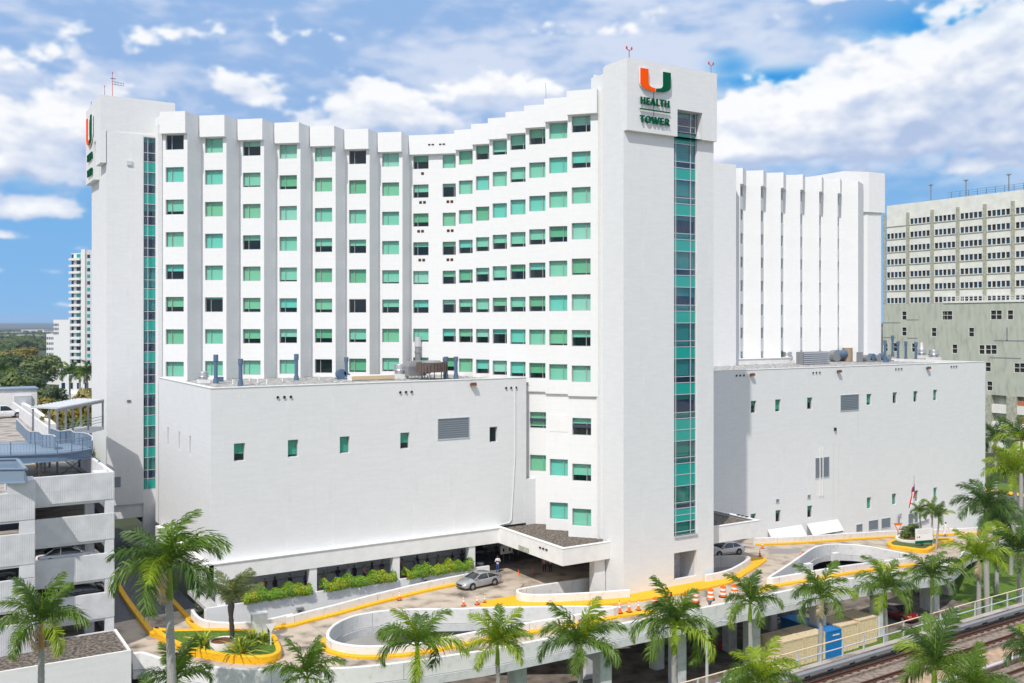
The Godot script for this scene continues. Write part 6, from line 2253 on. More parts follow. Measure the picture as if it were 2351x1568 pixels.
func build_cars() -> void:
	var gl := mat("car_glass", lin(0.012, 0.022, 0.028), 0.05)
	gl.metallic_specular = 0.7
	mat("car_lamp", lin(0.7, 0.7, 0.68), 0.08)
	mat("car_tail", lin(0.45, 0.01, 0.012), 0.1)
	var paints := {"silver": lin(0.46, 0.47, 0.49), "white": lin(0.78, 0.78, 0.79), "wine": lin(0.22, 0.006, 0.012), "navy": lin(0.01, 0.022, 0.06), "coal": lin(0.012, 0.013, 0.015)}
	for k in paints:
		var p := mat("paint_" + k, paints[k], 0.28, 0.5 if k == "silver" else 0.0)
		p.clearcoat_enabled = true
		p.clearcoat = 0.8
		p.clearcoat_roughness = 0.05
	make_car("silver_coupe", "silver two-door car on the driveway beside the hedges", Vector3(48.5, 0, -84.3), PI + 0.145, M.paint_silver, "coupe")
	make_car("white_sedan", "white four-door sedan half hidden behind a low wall under the right canopy", Vector3(78.6, 0.01, -81.2), PI - 0.1, M.paint_white, "sedan")
	make_car("red_car", "dark red car parked in the shade under the raised driveway", Vector3(90.18, -5.85, -66.65) * Vector3(1, 0, 1) + Vector3(0.95, ground_y(91.0) + 0.05, -1.45), -PI / 2, M.paint_wine, "sedan")
	make_car("white_suv", "white sport utility car on the garage roof at the left edge", Vector3(12.36, 12.7, -154.92), 0.15, M.paint_white, "suv")
	make_car("dark_suv", "dark blue van parked behind the white one on the garage roof", Vector3(14.43, 12.7, -172.66) + Vector3(0, 0, -3), PI + 0.2, M.paint_navy, "suv")
	make_car("garage_car", "white car inside the second open garage level", Vector3(11.2, 7.0, -84.7), 0.0, M.paint_white, "sedan")
	make_car("garage_car", "black car inside the third open garage level", Vector3(11.6, 3.9, -84.7), PI, M.paint_coal, "sedan")
	make_car("garage_car", "dark car nose seen in the garage opening at the extreme left", Vector3(5.4, 6.6, -82.6), 0.0, M.paint_coal, "suv")


func cone_thing(label: String, at: Vector3, h: float, bands: bool) -> void:
	var t := thing("traffic_cone", label, "traffic cone", at, "traffic cones on the driveway")
	var s := h
	var m := MB.new()
	m.box(Vector3(-0.2, 0, -0.2) * s, Vector3(0.2, 0.05, 0.2) * s)
	part("base", m, M.rubber if bands else M.orange, t)
	m = MB.new()
	m.smooth = true
	m.tube([Vector3(0, 0.05, 0) * s, Vector3(0, 0.42, 0) * s], [0.155 * s, 0.098 * s], 12, false)
	m.tube([Vector3(0, 0.6, 0) * s, Vector3(0, 0.68, 0) * s], [0.07 * s, 0.058 * s], 12, false)
	m.tube([Vector3(0, 0.84, 0) * s, Vector3(0, 1, 0) * s], [0.04 * s, 0.025 * s], 12)
	part("body", m, M.orange, t)
	m = MB.new()
	m.smooth = true
	m.tube([Vector3(0, 0.42, 0) * s, Vector3(0, 0.6, 0) * s], [0.098 * s, 0.07 * s], 12, false)
	m.tube([Vector3(0, 0.68, 0) * s, Vector3(0, 0.84, 0) * s], [0.058 * s, 0.04 * s], 12, false)
	part("reflective_band", m, M.white_paint if bands else M.orange, t)


func build_street_things() -> void:
	var m: MB
	var cones := [[Vector3(39.71, 0, -83.87), 0.95, true, "banded orange cone at the yellow kerb below the hedge"], [Vector3(43.9, 0, -79.05), 0.95, true, "banded cone leftmost of three at the yellow island tip"], [Vector3(45.18, 0, -78.76), 0.95, true, "banded cone in the middle of three at the yellow island tip"], [Vector3(45.87, 0.15, -78.59), 0.75, true, "short banded cone standing on the yellow island tip"], [Vector3(54.28, 0, -86.02), 0.5, false, "small plain orange cone in front of the man in white, left one"], [Vector3(56, 0, -85.93), 0.55, false, "small plain orange cone nearer the canopy corner, right one"], [Vector3(54.38, 0.14, -69.32), 1.2, true, "tall slim cone left of three on the yellow wedge behind the fronds"], [Vector3(55.37, 0.14, -69.18), 1.1, true, "slim cone in the middle of three on the yellow wedge"], [Vector3(56.42, 0.14, -69.17), 1.0, true, "slim cone right of three on the yellow wedge"], [Vector3(85.41, -0.3, -82.01), 0.95, true, "cone beside the parapet behind the white sedan"], [Vector3(80.91, 0.15, -78.06), 0.9, true, "cone on the yellow tip behind the white sedan"], [Vector3(87.2, -0.46, -77.91), 0.5, true, "tiny cone beside the pointed parapet ring"]]
	for c in cones:
		cone_thing(c[3], c[0], c[1], c[2])
	var drums := [[Vector3(60.34, 0, -69.61), "leftmost traffic barrel, yellowish, behind the large palm"], [Vector3(61.49, 0, -68.72), "traffic barrel second from the left behind fronds"], [Vector3(62.74, 0, -68.62), "traffic barrel third from the left with a wide black base"], [Vector3(64.61, 0, -68.57), "traffic barrel standing clear nearest the street lamp"], [Vector3(66.3, 0, -68.67), "traffic barrel half hidden by the palm left of the containers"], [Vector3(67.55, 0, -68.44), "rightmost traffic barrel"], [Vector3(58.32, 0, -69.04), "traffic barrel mostly hidden behind the large palm's crown"]]
	for d in drums:
		var t := thing("traffic_barrel", "orange and white " + d[1], "traffic barrel", d[0], "traffic barrels along the outer lane")
		m = MB.new()
		m.smooth = true
		m.tube([Vector3.ZERO, Vector3(0, 0.09, 0)], [0.42, 0.4], 14)
		part("base_ring", m, M.rubber, t)
		var r := 0.27
		for k in 5:
			m = MB.new()
			m.smooth = true
			m.tube([Vector3(0, 0.08 + k * 0.19, 0), Vector3(0, 0.27 + k * 0.19, 0)], [r + 0.012 * (4 - k), r + 0.012 * (3 - k)], 16, k == 4)
			part("band", m, M.white_paint if k % 2 else M.orange, t)
		m = MB.new()
		m.box(Vector3(-0.1, 1.03, -0.03), Vector3(0.1, 1.1, 0.03))
		part("handle", m, M.orange, t)
	# street lamp in front of the ramp
	var p := Vector3(54.32, 1.69, -58.07)
	var t := thing("street_lamp", "grey street lamp with a long arm in front of the outer parapet", "street lamp", Vector3(p.x, -6.5, p.z))
	m = MB.new()
	m.smooth = true
	m.tube([Vector3.ZERO, Vector3(0, 8.4, 0)], [0.16, 0.1], 10)
	part("pole", m, M.frame_pale, t)
	m = MB.new()
	m.smooth = true
	var ar := []
	for k in 7:
		ar.append(Vector3(1.9 * k / 6.0, 8.2 + 0.35 * sin(k / 6.0 * 2.2), -0.3 * k / 6.0))
	m.tube(ar, [0.05, 0.05, 0.05, 0.05, 0.05, 0.05, 0.05], 6)
	part("arm", m, M.frame_pale, t)
	m = MB.new()
	m.obox(Vector3(1.85, 8.38, -0.42), Vector3(0.75, -0.08, -0.1), Vector3(0, 0.12, 0), Vector3(0.02, 0, 0.26))
	part("lamp_head", m, M.frame_pale, t)
	p = Vector3(61.72, 0.2, -65.63)
	t = thing("floodlight", "small funnel-shaped lamp on the outer parapet beside the barrels", "light", p)
	m = MB.new()
	m.smooth = true
	m.tube([Vector3(0, 0, 0), Vector3(0, 0.5, 0), Vector3(0, 0.62, 0), Vector3(0, 0.95, 0)], [0.16, 0.1, 0.14, 0.3], 10)
	part("housing", m, M.steel_grey, t)
	# wedge-shaped wall lamps on the planter wall
	for k in 2:
		var q: Vector3 = [Vector3(30.95, -0.26, -86.6), Vector3(43.78, 0.75, -86.6)][k]
		t = thing("wall_lamp", ["dark wedge lamp on the planter wall near the island", "dark wedge lamp on the planter wall near the silver car"][k], "light", q)
		m = MB.new()
		m.prism([Vector2(-0.32, -0.35), Vector2(0.32, -0.35), Vector2(0.3, 0.05), Vector2(-0.3, 0.05)], 0.1, 0.3)
		m.obox(Vector3(-0.15, -0.3, -0.05), Vector3(0.3, 0, 0), Vector3(0.0, 0.42, 0.2), Vector3(0, 0, 0.1))
		part("housing", m, M.steel_grey, t)
	# shipping containers
	var boxes := [[72.0, 75.05, 66.6, 69.5, "tan", "tan shipping container with a rusty roof, first on the left"], [75.13, 78.15, 66.6, 69.6, "tan", "tan shipping container squeezed between the first one and the blue one"], [78.25, 80.4, 66.5, 72.6, "blue", "bright blue shipping container with white lettering"], [80.62, 83.4, 66.8, 69.9, "tan", "tan shipping container just right of the blue one"], [83.48, 86.3, 66.8, 69.9, "tan", "tan shipping container on the right end, nearest the red car"]]
	for b in boxes:
		var x0: float = b[0] * 0.972
		var x1: float = b[1] * 0.972
		b[2] = b[2] * 0.972
		b[3] = b[3] * 0.972
		var g := ground_y((x0 + x1) / 2) + 0.03
		t = thing("shipping_container", b[5], "container", Vector3((x0 + x1) / 2, g, -(b[2] + b[3]) / 2), "shipping containers under the driveway")
		var w: float = (x1 - x0) / 2
		var l: float = (b[3] - b[2]) / 2
		var h := 2.6
		var mt: Material = M.tan_steel if b[4] == "tan" else M.blue_steel
		m = MB.new()
		m.box(Vector3(-w + 0.06, 0.1, -l + 0.06), Vector3(w - 0.06, h - 0.04, l - 0.06))
		part("shell", m, mt, t)
		m = MB.new()
		for c in [[-w, -l], [w - 0.12, -l], [-w, l - 0.12], [w - 0.12, l - 0.12]]:
			m.box(Vector3(c[0], 0, c[1]), Vector3(c[0] + 0.12, h, c[1] + 0.12))
		for c in [0.0, h - 0.12]:
			m.box(Vector3(-w + 0.12, c, l - 0.1), Vector3(w - 0.12, c + 0.12, l))
			m.box(Vector3(-w + 0.12, c, -l), Vector3(w - 0.12, c + 0.12, -l + 0.1))
			m.box(Vector3(-w, c, -l + 0.12), Vector3(-w + 0.1, c + 0.12, l - 0.12))
			m.box(Vector3(w - 0.1, c, -l + 0.12), Vector3(w, c + 0.12, l - 0.12))
		part("frame", m, mt, t)
		var n := int(w * 2 / 0.28)
		for k in n:
			m = MB.new()
			var x := -w + 0.2 + k * (w * 2 - 0.4) / n
			m.box(Vector3(x, 0.14, l - 0.07), Vector3(x + 0.14, h - 0.14, l - 0.02))
			part("corrugation", m, mt, t)
		n = int(l * 2 / 0.28)
		for k in n:
			m = MB.new()
			var z := -l + 0.2 + k * (l * 2 - 0.4) / n
			m.box(Vector3(-w + 0.02, 0.14, z), Vector3(-w + 0.07, h - 0.14, z + 0.14))
			part("corrugation", m, mt, t)
		if b[4] == "blue":
			m = MB.new()
			m.box(Vector3(-0.2, h - 0.55, l - 0.02), Vector3(0.75, h - 0.42, l + 0.004))
			part("lettering", m, M.white_paint, t)
		else:
			m = MB.new()
			m.box(Vector3(-w - 0.004, h - 0.75, l - 0.9), Vector3(-w + 0.03, h - 0.55, l - 0.65))
			part("placard", m, M.white_paint, t)
	# sign board, flag, shrub, yield sign on the corner island
	p = Vector3(108.65, -1.6, -77.17)
	t = thing("sign_board", "white notice board with a green bottom band on the corner island", "sign", p)
	var sb := Basis(Vector3.UP, deg_to_rad(-14))
	m = MB.new()
	m.box(Vector3(-1.3, 0.45, -0.05), Vector3(1.3, 1.95, 0.05))
	part("board", m, M.white_paint, t).basis = sb
	m = MB.new()
	m.box(Vector3(-1.3, 0.1, -0.045), Vector3(1.3, 0.45, 0.055))
	part("green_band", m, M.sign_green, t).basis = sb
	m = MB.new()
	for k in 4:
		m.box(Vector3(-1.0, 1.72 - k * 0.14, 0.05), Vector3(1.0 - 0.25 * (k % 2), 1.77 - k * 0.14, 0.056))
	part("lettering", m, M.beam, t).basis = sb
	for k in 2:
		m = MB.new()
		m.box(Vector3(-1.1 + k * 0.3, 0.8, 0.05), Vector3(-0.95 + k * 0.3, 1.0, 0.058))
		part("emblem", m, [M.sign_orange, M.sign_green][k], t).basis = sb
	p = Vector3(113.85, -2, -82.35)
	t = thing("flagpole", "tall white flagpole with a limp striped flag before the blank wall", "flag", p)
	m = MB.new()
	m.smooth = true
	var fh := 7.8
	m.tube([Vector3.ZERO, Vector3(0, fh, 0)], [0.14, 0.08], 10)
	part("pole", m, M.frame_pale, t)
	for k in 7:
		m = MB.new()
		m.smooth = true
		var rows := []
		for i in 7:
			var v := i / 6.0
			var line := PackedVector3Array()
			for j in 2:
				var q := (k + j) / 7.0
				line.append(Vector3(-0.07 - 0.55 * q - 0.3 * v * q, fh - 0.9 - v * 1.9 - q * 1.5, 0.16 * sin(q * 9.0 + v * 2.0)))
			rows.append(line)
		m.grid(rows)
		part("flag_stripe", m, M.red if k % 2 == 0 else M.white_paint, t)
	m = MB.new()
	m.smooth = true
	var can := []
	for i in 5:
		var line := PackedVector3Array()
		for j in 4:
			var q := j / 7.0
			var v := i / 9.0
			line.append(Vector3(-0.06 - 0.55 * q - 0.3 * v * q, fh - 0.9 - v * 1.9 - q * 1.5, 0.16 * sin(q * 9.0 + v * 2.0) + 0.02))
		can.append(line)
	m.grid(can)
	part("flag_canton", m, mat("flag_blue", lin(0.03, 0.035, 0.2), 0.8), t)
	p = Vector3(111.17, -2.57, -82.84)
	t = thing("yield_sign", "orange and white triangular yield sign at the right lane", "sign", p)
	m = MB.new()
	m.box(Vector3(-0.04, 0, -0.04), Vector3(0.04, 1.6, 0.04))
	part("post", m, M.steel_grey, t)
	for k in 2:
		m = MB.new()
		var s := 0.62 - k * 0.28
		var z := 0.05 + k * 0.01
		var yb := 1.25 + k * 0.19
		var bq := Basis(Vector3.UP, deg_to_rad(-25))
		for zz in [z, z - 0.02]:
			m.tri(bq * Vector3(-s, yb + s * 1.75, zz), bq * Vector3(s, yb + s * 1.75, zz), bq * Vector3(0, yb, zz))
		part("plate" if k == 0 else "inset", m, M.orange if k == 0 else M.white_paint, t)
	# back of a yield sign, cabinet and green post on the planted island
	p = Vector3(24.86, 0.4, -76.16)
	t = thing("yield_sign", "white back of a triangular sign on the planted island", "sign", p)
	m = MB.new()
	m.box(Vector3(-0.04, 0, -0.04), Vector3(0.04, 1.35, 0.04))
	part("post", m, M.white_paint, t)
	m = MB.new()
	for zz in [0.05, 0.07]:
		m.tri(Vector3(-0.45, 1.85, zz), Vector3(0.45, 1.85, zz), Vector3(0, 1.1, zz))
	part("plate", m, M.white_paint, t)
	p = Vector3(24.72, 0.4, -78.55)
	t = thing("utility_cabinet", "tall white utility cabinet at the back of the planted island", "cabinet", p)
	m = MB.new()
	m.box(Vector3(-0.65, 0, -0.3), Vector3(0.55, 2.05, 0.3))
	part("case", m, M.white_trim, t)
	m = MB.new()
	m.box(Vector3(-0.7, 2.05, -0.35), Vector3(0.6, 2.12, 0.35))
	part("lid", m, M.white_paint, t)
	m = MB.new()
	m.box(Vector3(0.62, 0, -0.1), Vector3(0.76, 0.95, 0.1))
	part("green_post", m, M.sign_green, t)
	p = Vector3(21.48, 0.35, -77.69)
	t = thing("palm_tub", "round white planter tub at the foot of the grey-green palm", "planter", p + Vector3(0, 0.02, 0))
	m = MB.new()
	m.smooth = true
	m.tube([Vector3.ZERO, Vector3(0, 0.72, 0)], [0.95, 0.98], 20, false)
	m.tube([Vector3(0, 0.72, 0), Vector3(0, 0.6, 0)], [0.98, 0.85], 20, false)
	part("ring", m, M.white_trim, t)
	m = MB.new()
	m.smooth = true
	m.tube([Vector3(0, 0.5, 0), Vector3(0, 0.66, 0)], [0.9, 0.88], 20)
	part("mulch", m, M.rust_brown, t)
	# bin by the entrance column
	t = thing("waste_bin", "grey round bin behind the silver car", "bin", Vector3(51.36, 0, -88.9) + Vector3(0, 0.01, 0))
	m = MB.new()
	m.smooth = true
	m.tube([Vector3.ZERO, Vector3(0, 0.9, 0)], [0.3, 0.36], 14)
	part("drum", m, M.duct_blue, t)
	m = MB.new()
	m.smooth = true
	m.tube([Vector3(0, 0.9, 0), Vector3(0, 0.98, 0)], [0.39, 0.37], 14)
	part("rim", m, M.frame_pale, t)
	# sandwich boards by the entrance
	for k in 2:
		var q: Vector3 = [Vector3(55.14, 0.12, -90.43), Vector3(55.91, 0.12, -90.41)][k]
		t = thing("notice_stand", ["pale notice on a thin stand under the canopy, left one", "pale notice under the canopy with a large numeral, right one"][k], "sign", q)
		m = MB.new()
		m.box(Vector3(-0.03, 0, -0.03), Vector3(0.03, 1.0, 0.03))
		m.box(Vector3(-0.3, 0, -0.2), Vector3(0.3, 0.04, 0.2))
		part("stand", m, M.steel_grey, t)
		m = MB.new()
		m.box(Vector3(-0.38, 1.0, -0.02), Vector3(0.38, 1.95, 0.02))
		part("board", m, M.county_pale, t)
		m = MB.new()
		m.box(Vector3(-0.1, 1.25, 0.02), Vector3(0.1, 1.6, 0.026))
		part("print", m, M.dark, t)
	p = Vector3(69.39, -6.45, -72.2)
	t = thing("bucket", "red bucket on the ground beside a pillar under the driveway", "bucket", p)
	m = MB.new()
	m.smooth = true
	m.tube([Vector3.ZERO, Vector3(0, 0.55, 0)], [0.22, 0.28], 12, false)
	part("pail", m, M.red, t)
	# wheeled stops inside the lower level
	t = thing("rubble_heap", "heap of pale rubble and timber behind the first containers", "rubble", Vector3(81.02, -6.45, -75.21))
	for k in 24:
		m = MB.new()
		m.obox(Vector3(rng.randf_range(-2.2, 2.2), rng.randf_range(0, 0.5), rng.randf_range(-1.4, 1.4)), Vector3(rng.randf_range(0.2, 1.0), rng.randf_range(-0.15, 0.15), rng.randf_range(-0.3, 0.3)), Vector3(0, rng.randf_range(0.08, 0.25), 0.03), Vector3(0.05, 0, rng.randf_range(0.1, 0.4)))
		part("chunk", m, M.beam if k % 3 else M.dirt, t)

var pose_cache := {}


# a figure as one continuous surface: tapered bones joined by a smooth minimum, meshed as surface nets
func figure(pose: String) -> Array:
	if pose_cache.has(pose):
		return pose_cache[pose]
	var bones := []  # a, b, radius a, radius b, region (0 skin, 1 shirt, 2 trousers, 3 hair, 4 shoes)
	var lean := 0.06 if pose == "phone" else 0.0
	var sh := 1.42
	bones.append([Vector3(0, 0.98, 0), Vector3(0, 1.18, 0.01), 0.155, 0.15, 1])
	bones.append([Vector3(0, 1.18, 0.01), Vector3(0, 1.36, lean), 0.155, 0.145, 1])
	bones.append([Vector3(-0.14, 1.38, lean), Vector3(0.14, 1.38, lean), 0.085, 0.085, 1])
	bones.append([Vector3(0, 1.42, lean), Vector3(0, 1.54, lean + 0.02), 0.055, 0.052, 0])
	var hd := Vector3(0, 1.635, lean + 0.035 + (0.03 if pose == "phone" else 0.0))
	bones.append([hd + Vector3(0, 0.025, -0.01), hd + Vector3(0, -0.05, 0.025), 0.092, 0.066, 0])
	bones.append([hd + Vector3(0, -0.005, 0.075), hd + Vector3(0, -0.03, 0.095), 0.014, 0.018, 0])
	bones.append([hd + Vector3(0, 0.055, -0.025), hd + Vector3(0, 0.0, -0.05), 0.092, 0.075, 3])
	var stride := 0.22 if pose == "walk" else 0.0
	for s in [-1.0, 1.0]:
		var hip := Vector3(0.085 * s, 0.93, 0)
		var knee := Vector3(0.1 * s, 0.5, 0.03 + stride * s * 0.7)
		var ankle := Vector3(0.11 * s, 0.09, -0.02 + stride * s * (1.2 if s > 0 else 1.7))
		if pose == "walk" and s < 0:
			ankle.y = 0.14
		bones.append([hip, knee, 0.1, 0.068, 2])
		bones.append([knee, ankle, 0.066, 0.048, 2])
		bones.append([ankle + Vector3(0, -0.045, 0), ankle + Vector3(0.015 * s, -0.055, 0.15), 0.042, 0.036, 4])
		var shoulder := Vector3(0.185 * s, sh - 0.04, lean)
		var elbow := Vector3(0.25 * s, 1.13, lean - 0.03)
		var wrist := Vector3(0.26 * s, 0.87, lean + 0.05)
		if pose == "phone":
			elbow = Vector3(0.24 * s, 1.12, lean + 0.02)
			wrist = Vector3(0.08 * s, 1.2, lean + 0.27)
		elif pose == "folded":
			elbow = Vector3(0.26 * s, 1.14, 0.05)
			wrist = Vector3(-0.06 * s, 1.19 + 0.03 * s, 0.2)
		elif pose == "walk":
			elbow = Vector3(0.24 * s, 1.13, -0.1 * s - 0.02)
			wrist = Vector3(0.24 * s, 0.9, -0.2 * s + 0.08)
		bones.append([shoulder, elbow, 0.058, 0.045, 1])
		bones.append([elbow, wrist, 0.043, 0.032, 0])
		var hand := (wrist - elbow).normalized()
		bones.append([wrist, wrist + hand * 0.09, 0.034, 0.032, 0])
	var cell := 0.024
	var lo := Vector3(-0.42, -0.03, -0.5)
	var n := Vector3i(36, 76, 42)
	var nn := n.x * n.y * n.z
	var field := PackedFloat32Array()
	field.resize(nn)
	field.fill(1.0)
	var region := PackedByteArray()
	region.resize(nn)
	var nearest := PackedFloat32Array()
	nearest.resize(nn)
	nearest.fill(9.0)
	for b in bones:
		var a: Vector3 = b[0]
		var d: Vector3 = b[1] - b[0]
		var dd := d.length_squared()
		var mx: float = maxf(b[2], b[3]) + 0.06
		var c0 := Vector3i(((a.min(b[1]) - Vector3.ONE * mx - lo) / cell).floor()).clamp(Vector3i.ZERO, n - Vector3i.ONE)
		var c1 := Vector3i(((a.max(b[1]) + Vector3.ONE * mx - lo) / cell).ceil()).clamp(Vector3i.ZERO, n - Vector3i.ONE)
		for z in range(c0.z, c1.z + 1):
			for y in range(c0.y, c1.y + 1):
				for x in range(c0.x, c1.x + 1):
					var p := lo + Vector3(x, y, z) * cell
					var h := clampf((p - a).dot(d) / dd, 0.0, 1.0)
					var dist: float = (p - a - d * h).length() - lerpf(b[2], b[3], h)
					var i := (z * n.y + y) * n.x + x
					if dist < nearest[i]:
						nearest[i] = dist
						region[i] = b[4]
					var k := 0.03
					var e := maxf(k - absf(field[i] - dist), 0.0) / k
					field[i] = minf(field[i], dist) - e * e * k * 0.25
	var at := {}
	var verts := PackedVector3Array()
	var regs := PackedByteArray()
	var steps := [1, n.x, n.x * n.y]
	for z in n.z - 1:
		for y in n.y - 1:
			for x in n.x - 1:
				var i := (z * n.y + y) * n.x + x
				var sum := Vector3.ZERO
				var cnt := 0
				var any_in := false
				var any_out := false
				for c in 8:
					var v := field[i + (c & 1) * steps[0] + ((c >> 1) & 1) * steps[1] + ((c >> 2) & 1) * steps[2]]
					if v < 0.0:
						any_in = true
					else:
						any_out = true
				if not (any_in and any_out):
					continue
				for ax in 3:
					for c in 8:
						if c & [1, 2, 4][ax]:
							continue
						var o := Vector3(c & 1, (c >> 1) & 1, (c >> 2) & 1)
						var i0: int = i + (c & 1) * steps[0] + ((c >> 1) & 1) * steps[1] + ((c >> 2) & 1) * steps[2]
						var f0 := field[i0]
						var f1 := field[i0 + steps[ax]]
						if (f0 < 0.0) != (f1 < 0.0):
							var step := Vector3.ZERO
							step[ax] = f0 / (f0 - f1)
							sum += o + step
							cnt += 1
				at[i] = verts.size()
				verts.append(lo + (Vector3(x, y, z) + sum / cnt) * cell)
				regs.append(region[i])
	var faces := PackedInt32Array()
	for z in range(1, n.z - 1):
		for y in range(1, n.y - 1):
			for x in range(1, n.x - 1):
				var i := (z * n.y + y) * n.x + x
				for ax in 3:
					var i1: int = i + steps[ax]
					if (field[i] < 0.0) == (field[i1] < 0.0):
						continue
					var u: int = steps[(ax + 1) % 3]
					var w: int = steps[(ax + 2) % 3]
					var q := [at.get(i, -1), at.get(i - u, -1), at.get(i - u - w, -1), at.get(i - w, -1)]
					if q.has(-1):
						continue
					if field[i] < 0.0:
						q.reverse()
					faces.append_array(PackedInt32Array([q[0], q[1], q[2], q[0], q[2], q[3]]))
	var normals := PackedVector3Array()
	normals.resize(verts.size())
	for k in range(0, faces.size(), 3):
		var fn := (verts[faces[k + 2]] - verts[faces[k]]).cross(verts[faces[k + 1]] - verts[faces[k]])
		for j in 3:
			normals[faces[k + j]] += fn
	for k in normals.size():
		normals[k] = normals[k].normalized()
	pose_cache[pose] = [verts, regs, faces, normals]
	return pose_cache[pose]


func person(label: String, at: Vector3, turn: float, pose: String, shirt: Color, trousers: Color, skin: Color, hair: Color, size := 1.0, group := "") -> Node3D:
	var f := figure(pose)
	var cols := PackedColorArray()
	var table := [skin, shirt, trousers, hair, Color(0.03, 0.03, 0.035)]
	for r in f[1]:
		cols.append(table[r])
	var arr := []
	arr.resize(Mesh.ARRAY_MAX)
	arr[Mesh.ARRAY_VERTEX] = f[0]
	arr[Mesh.ARRAY_NORMAL] = f[3]
	arr[Mesh.ARRAY_COLOR] = cols
	arr[Mesh.ARRAY_INDEX] = f[2]
	var am := ArrayMesh.new()
	am.add_surface_from_arrays(Mesh.PRIMITIVE_TRIANGLES, arr)
	var o := MeshInstance3D.new()
	o.name = numbered("person")
	o.mesh = am
	o.material_override = M.figure
	add_child(o)
	o.position = at
	o.rotation.y = turn
	o.scale = Vector3.ONE * size
	tag(o, label, "person", group)
	return o


func build_people() -> void:
	var fm := mat("figure", Color.WHITE, 0.8)
	fm.vertex_color_use_as_albedo = true
	var skin := [Color(0.36, 0.20, 0.13), Color(0.18, 0.09, 0.055), Color(0.45, 0.28, 0.20), Color(0.10, 0.05, 0.03)]
	var dark := Color(0.012, 0.012, 0.016)
	var brown := Color(0.03, 0.015, 0.01)
	var face := -0.55
	person("person in a white shirt and blue jeans with folded arms under the canopy edge", Vector3(52.88, 0, -87.87), face, "folded", Color(0.74, 0.72, 0.78), Color(0.03, 0.07, 0.22), skin[3], dark)
	person("person in white walking along the parapet below the blank wall", Vector3(122.89, -3.4, -83.89), 1.2, "walk", Color(0.75, 0.74, 0.76), Color(0.72, 0.71, 0.74), skin[0], brown, 1.05)
	person("person in a pink top and black trousers beside the canopy corner", Vector3(57.06, 0, -85.36), 2.6, "stand", Color(0.50, 0.27, 0.24), dark, skin[2], brown)
	person("person in a pale striped top and dark trousers right of the pink one", Vector3(57.58, 0, -85.03), 2.9, "stand", Color(0.42, 0.38, 0.38), dark, skin[1], dark, 0.98)
	var queue := [
		[q_at(28.81), "phone", Color(0.10, 0.05, 0.05), Color(0.04, 0.03, 0.04), "person in dark red in the first arcade opening, nearest the palm"],
		[q_at(29.74), "stand", dark, dark, "person all in black in the first arcade opening"],
		[q_at(31.24), "phone", Color(0.02, 0.02, 0.04), Color(0.03, 0.05, 0.12), "person in black looking at a phone in the first arcade opening"],
		[q_at(32.9), "stand", Color(0.10, 0.09, 0.2), Color(0.05, 0.02, 0.05), "person in dull purple beside the first arcade column"],
		[q_at(34.5), "phone", Color(0.28, 0.20, 0.16), Color(0.1, 0.07, 0.05), "person in beige at the left of the second arcade opening"],
		[q_at(36.17), "phone", Color(0.02, 0.025, 0.05), Color(0.02, 0.25, 0.5), "person in black top and bright blue trousers in the second arcade opening"],
		[q_at(37.18), "stand", Color(0.45, 0.47, 0.52), dark, "person in a white top in the second arcade opening"],
		[q_at(37.97), "stand", Color(0.01, 0.02, 0.07), dark, "person in navy in the second arcade opening"],
		[q_at(38.77), "folded", Color(0.50, 0.25, 0.38), dark, "person in a pink shirt in the second arcade opening"],
		[q_at(39.76), "stand", Color(0.04, 0.05, 0.04), dark, "person in dark green right of the pink shirt"],
		[q_at(40.72), "phone", Color(0.06, 0.05, 0.05), dark, "person in brown before the second arcade column"],
		[q_at(43.06), "stand", Color(0.32, 0.24, 0.18), Color(0.1, 0.08, 0.06), "person in tan at the left of the third arcade opening"],
		[q_at(44.3), "stand", Color(0.16, 0.16, 0.27), dark, "person in lilac behind the red-leaved plants"],
		[q_at(44.8), "stand", dark, dark, "shorter person in black right of the lilac top"],
		[q_at(45.65), "phone", Color(0.03, 0.04, 0.06), dark, "person in dark blue leaning in the third arcade opening"],
		[q_at(46.93), "phone", Color(0.27, 0.2, 0.1), dark, "person in mustard in the third arcade opening"],
		[q_at(48.69), "phone", dark, dark, "person in black towards the right of the third arcade opening"],
		[q_at(49.85), "stand", Color(0.04, 0.03, 0.03), dark, "last person in the queue beside the third arcade column"]]
	for i in queue.size():
		var q: Array = queue[i]
		person(q[4], q[0] + Vector3(0, 0, rng.randf_range(-0.4, 0.4)), face + [0.4, 1.0, -0.5, 0.9, 1.3][i % 5], q[1], q[2], q[3], skin[(i * 7) % 4], [dark, brown, dark][i % 3], [0.97, 1.0, 1.02, 0.95][i % 4], "people queueing in the arcade")
	for k in 3:
		person(["person in a dark suit and pale mask left of the notice stands under the canopy", "person in a dark jacket behind the man in white", "person in black at the lobby doors under the canopy"][k], [Vector3(53.82, 0.2, -92.02), Vector3(55.03, 0.2, -91.74), Vector3(56.41, 0.2, -89.95)][k], face, "stand", dark, dark, skin[k], dark)


func q_at(x: float) -> Vector3:
	return Vector3(x, 0.5, -90.2)

var frond_meshes := []
var clump_meshes := []


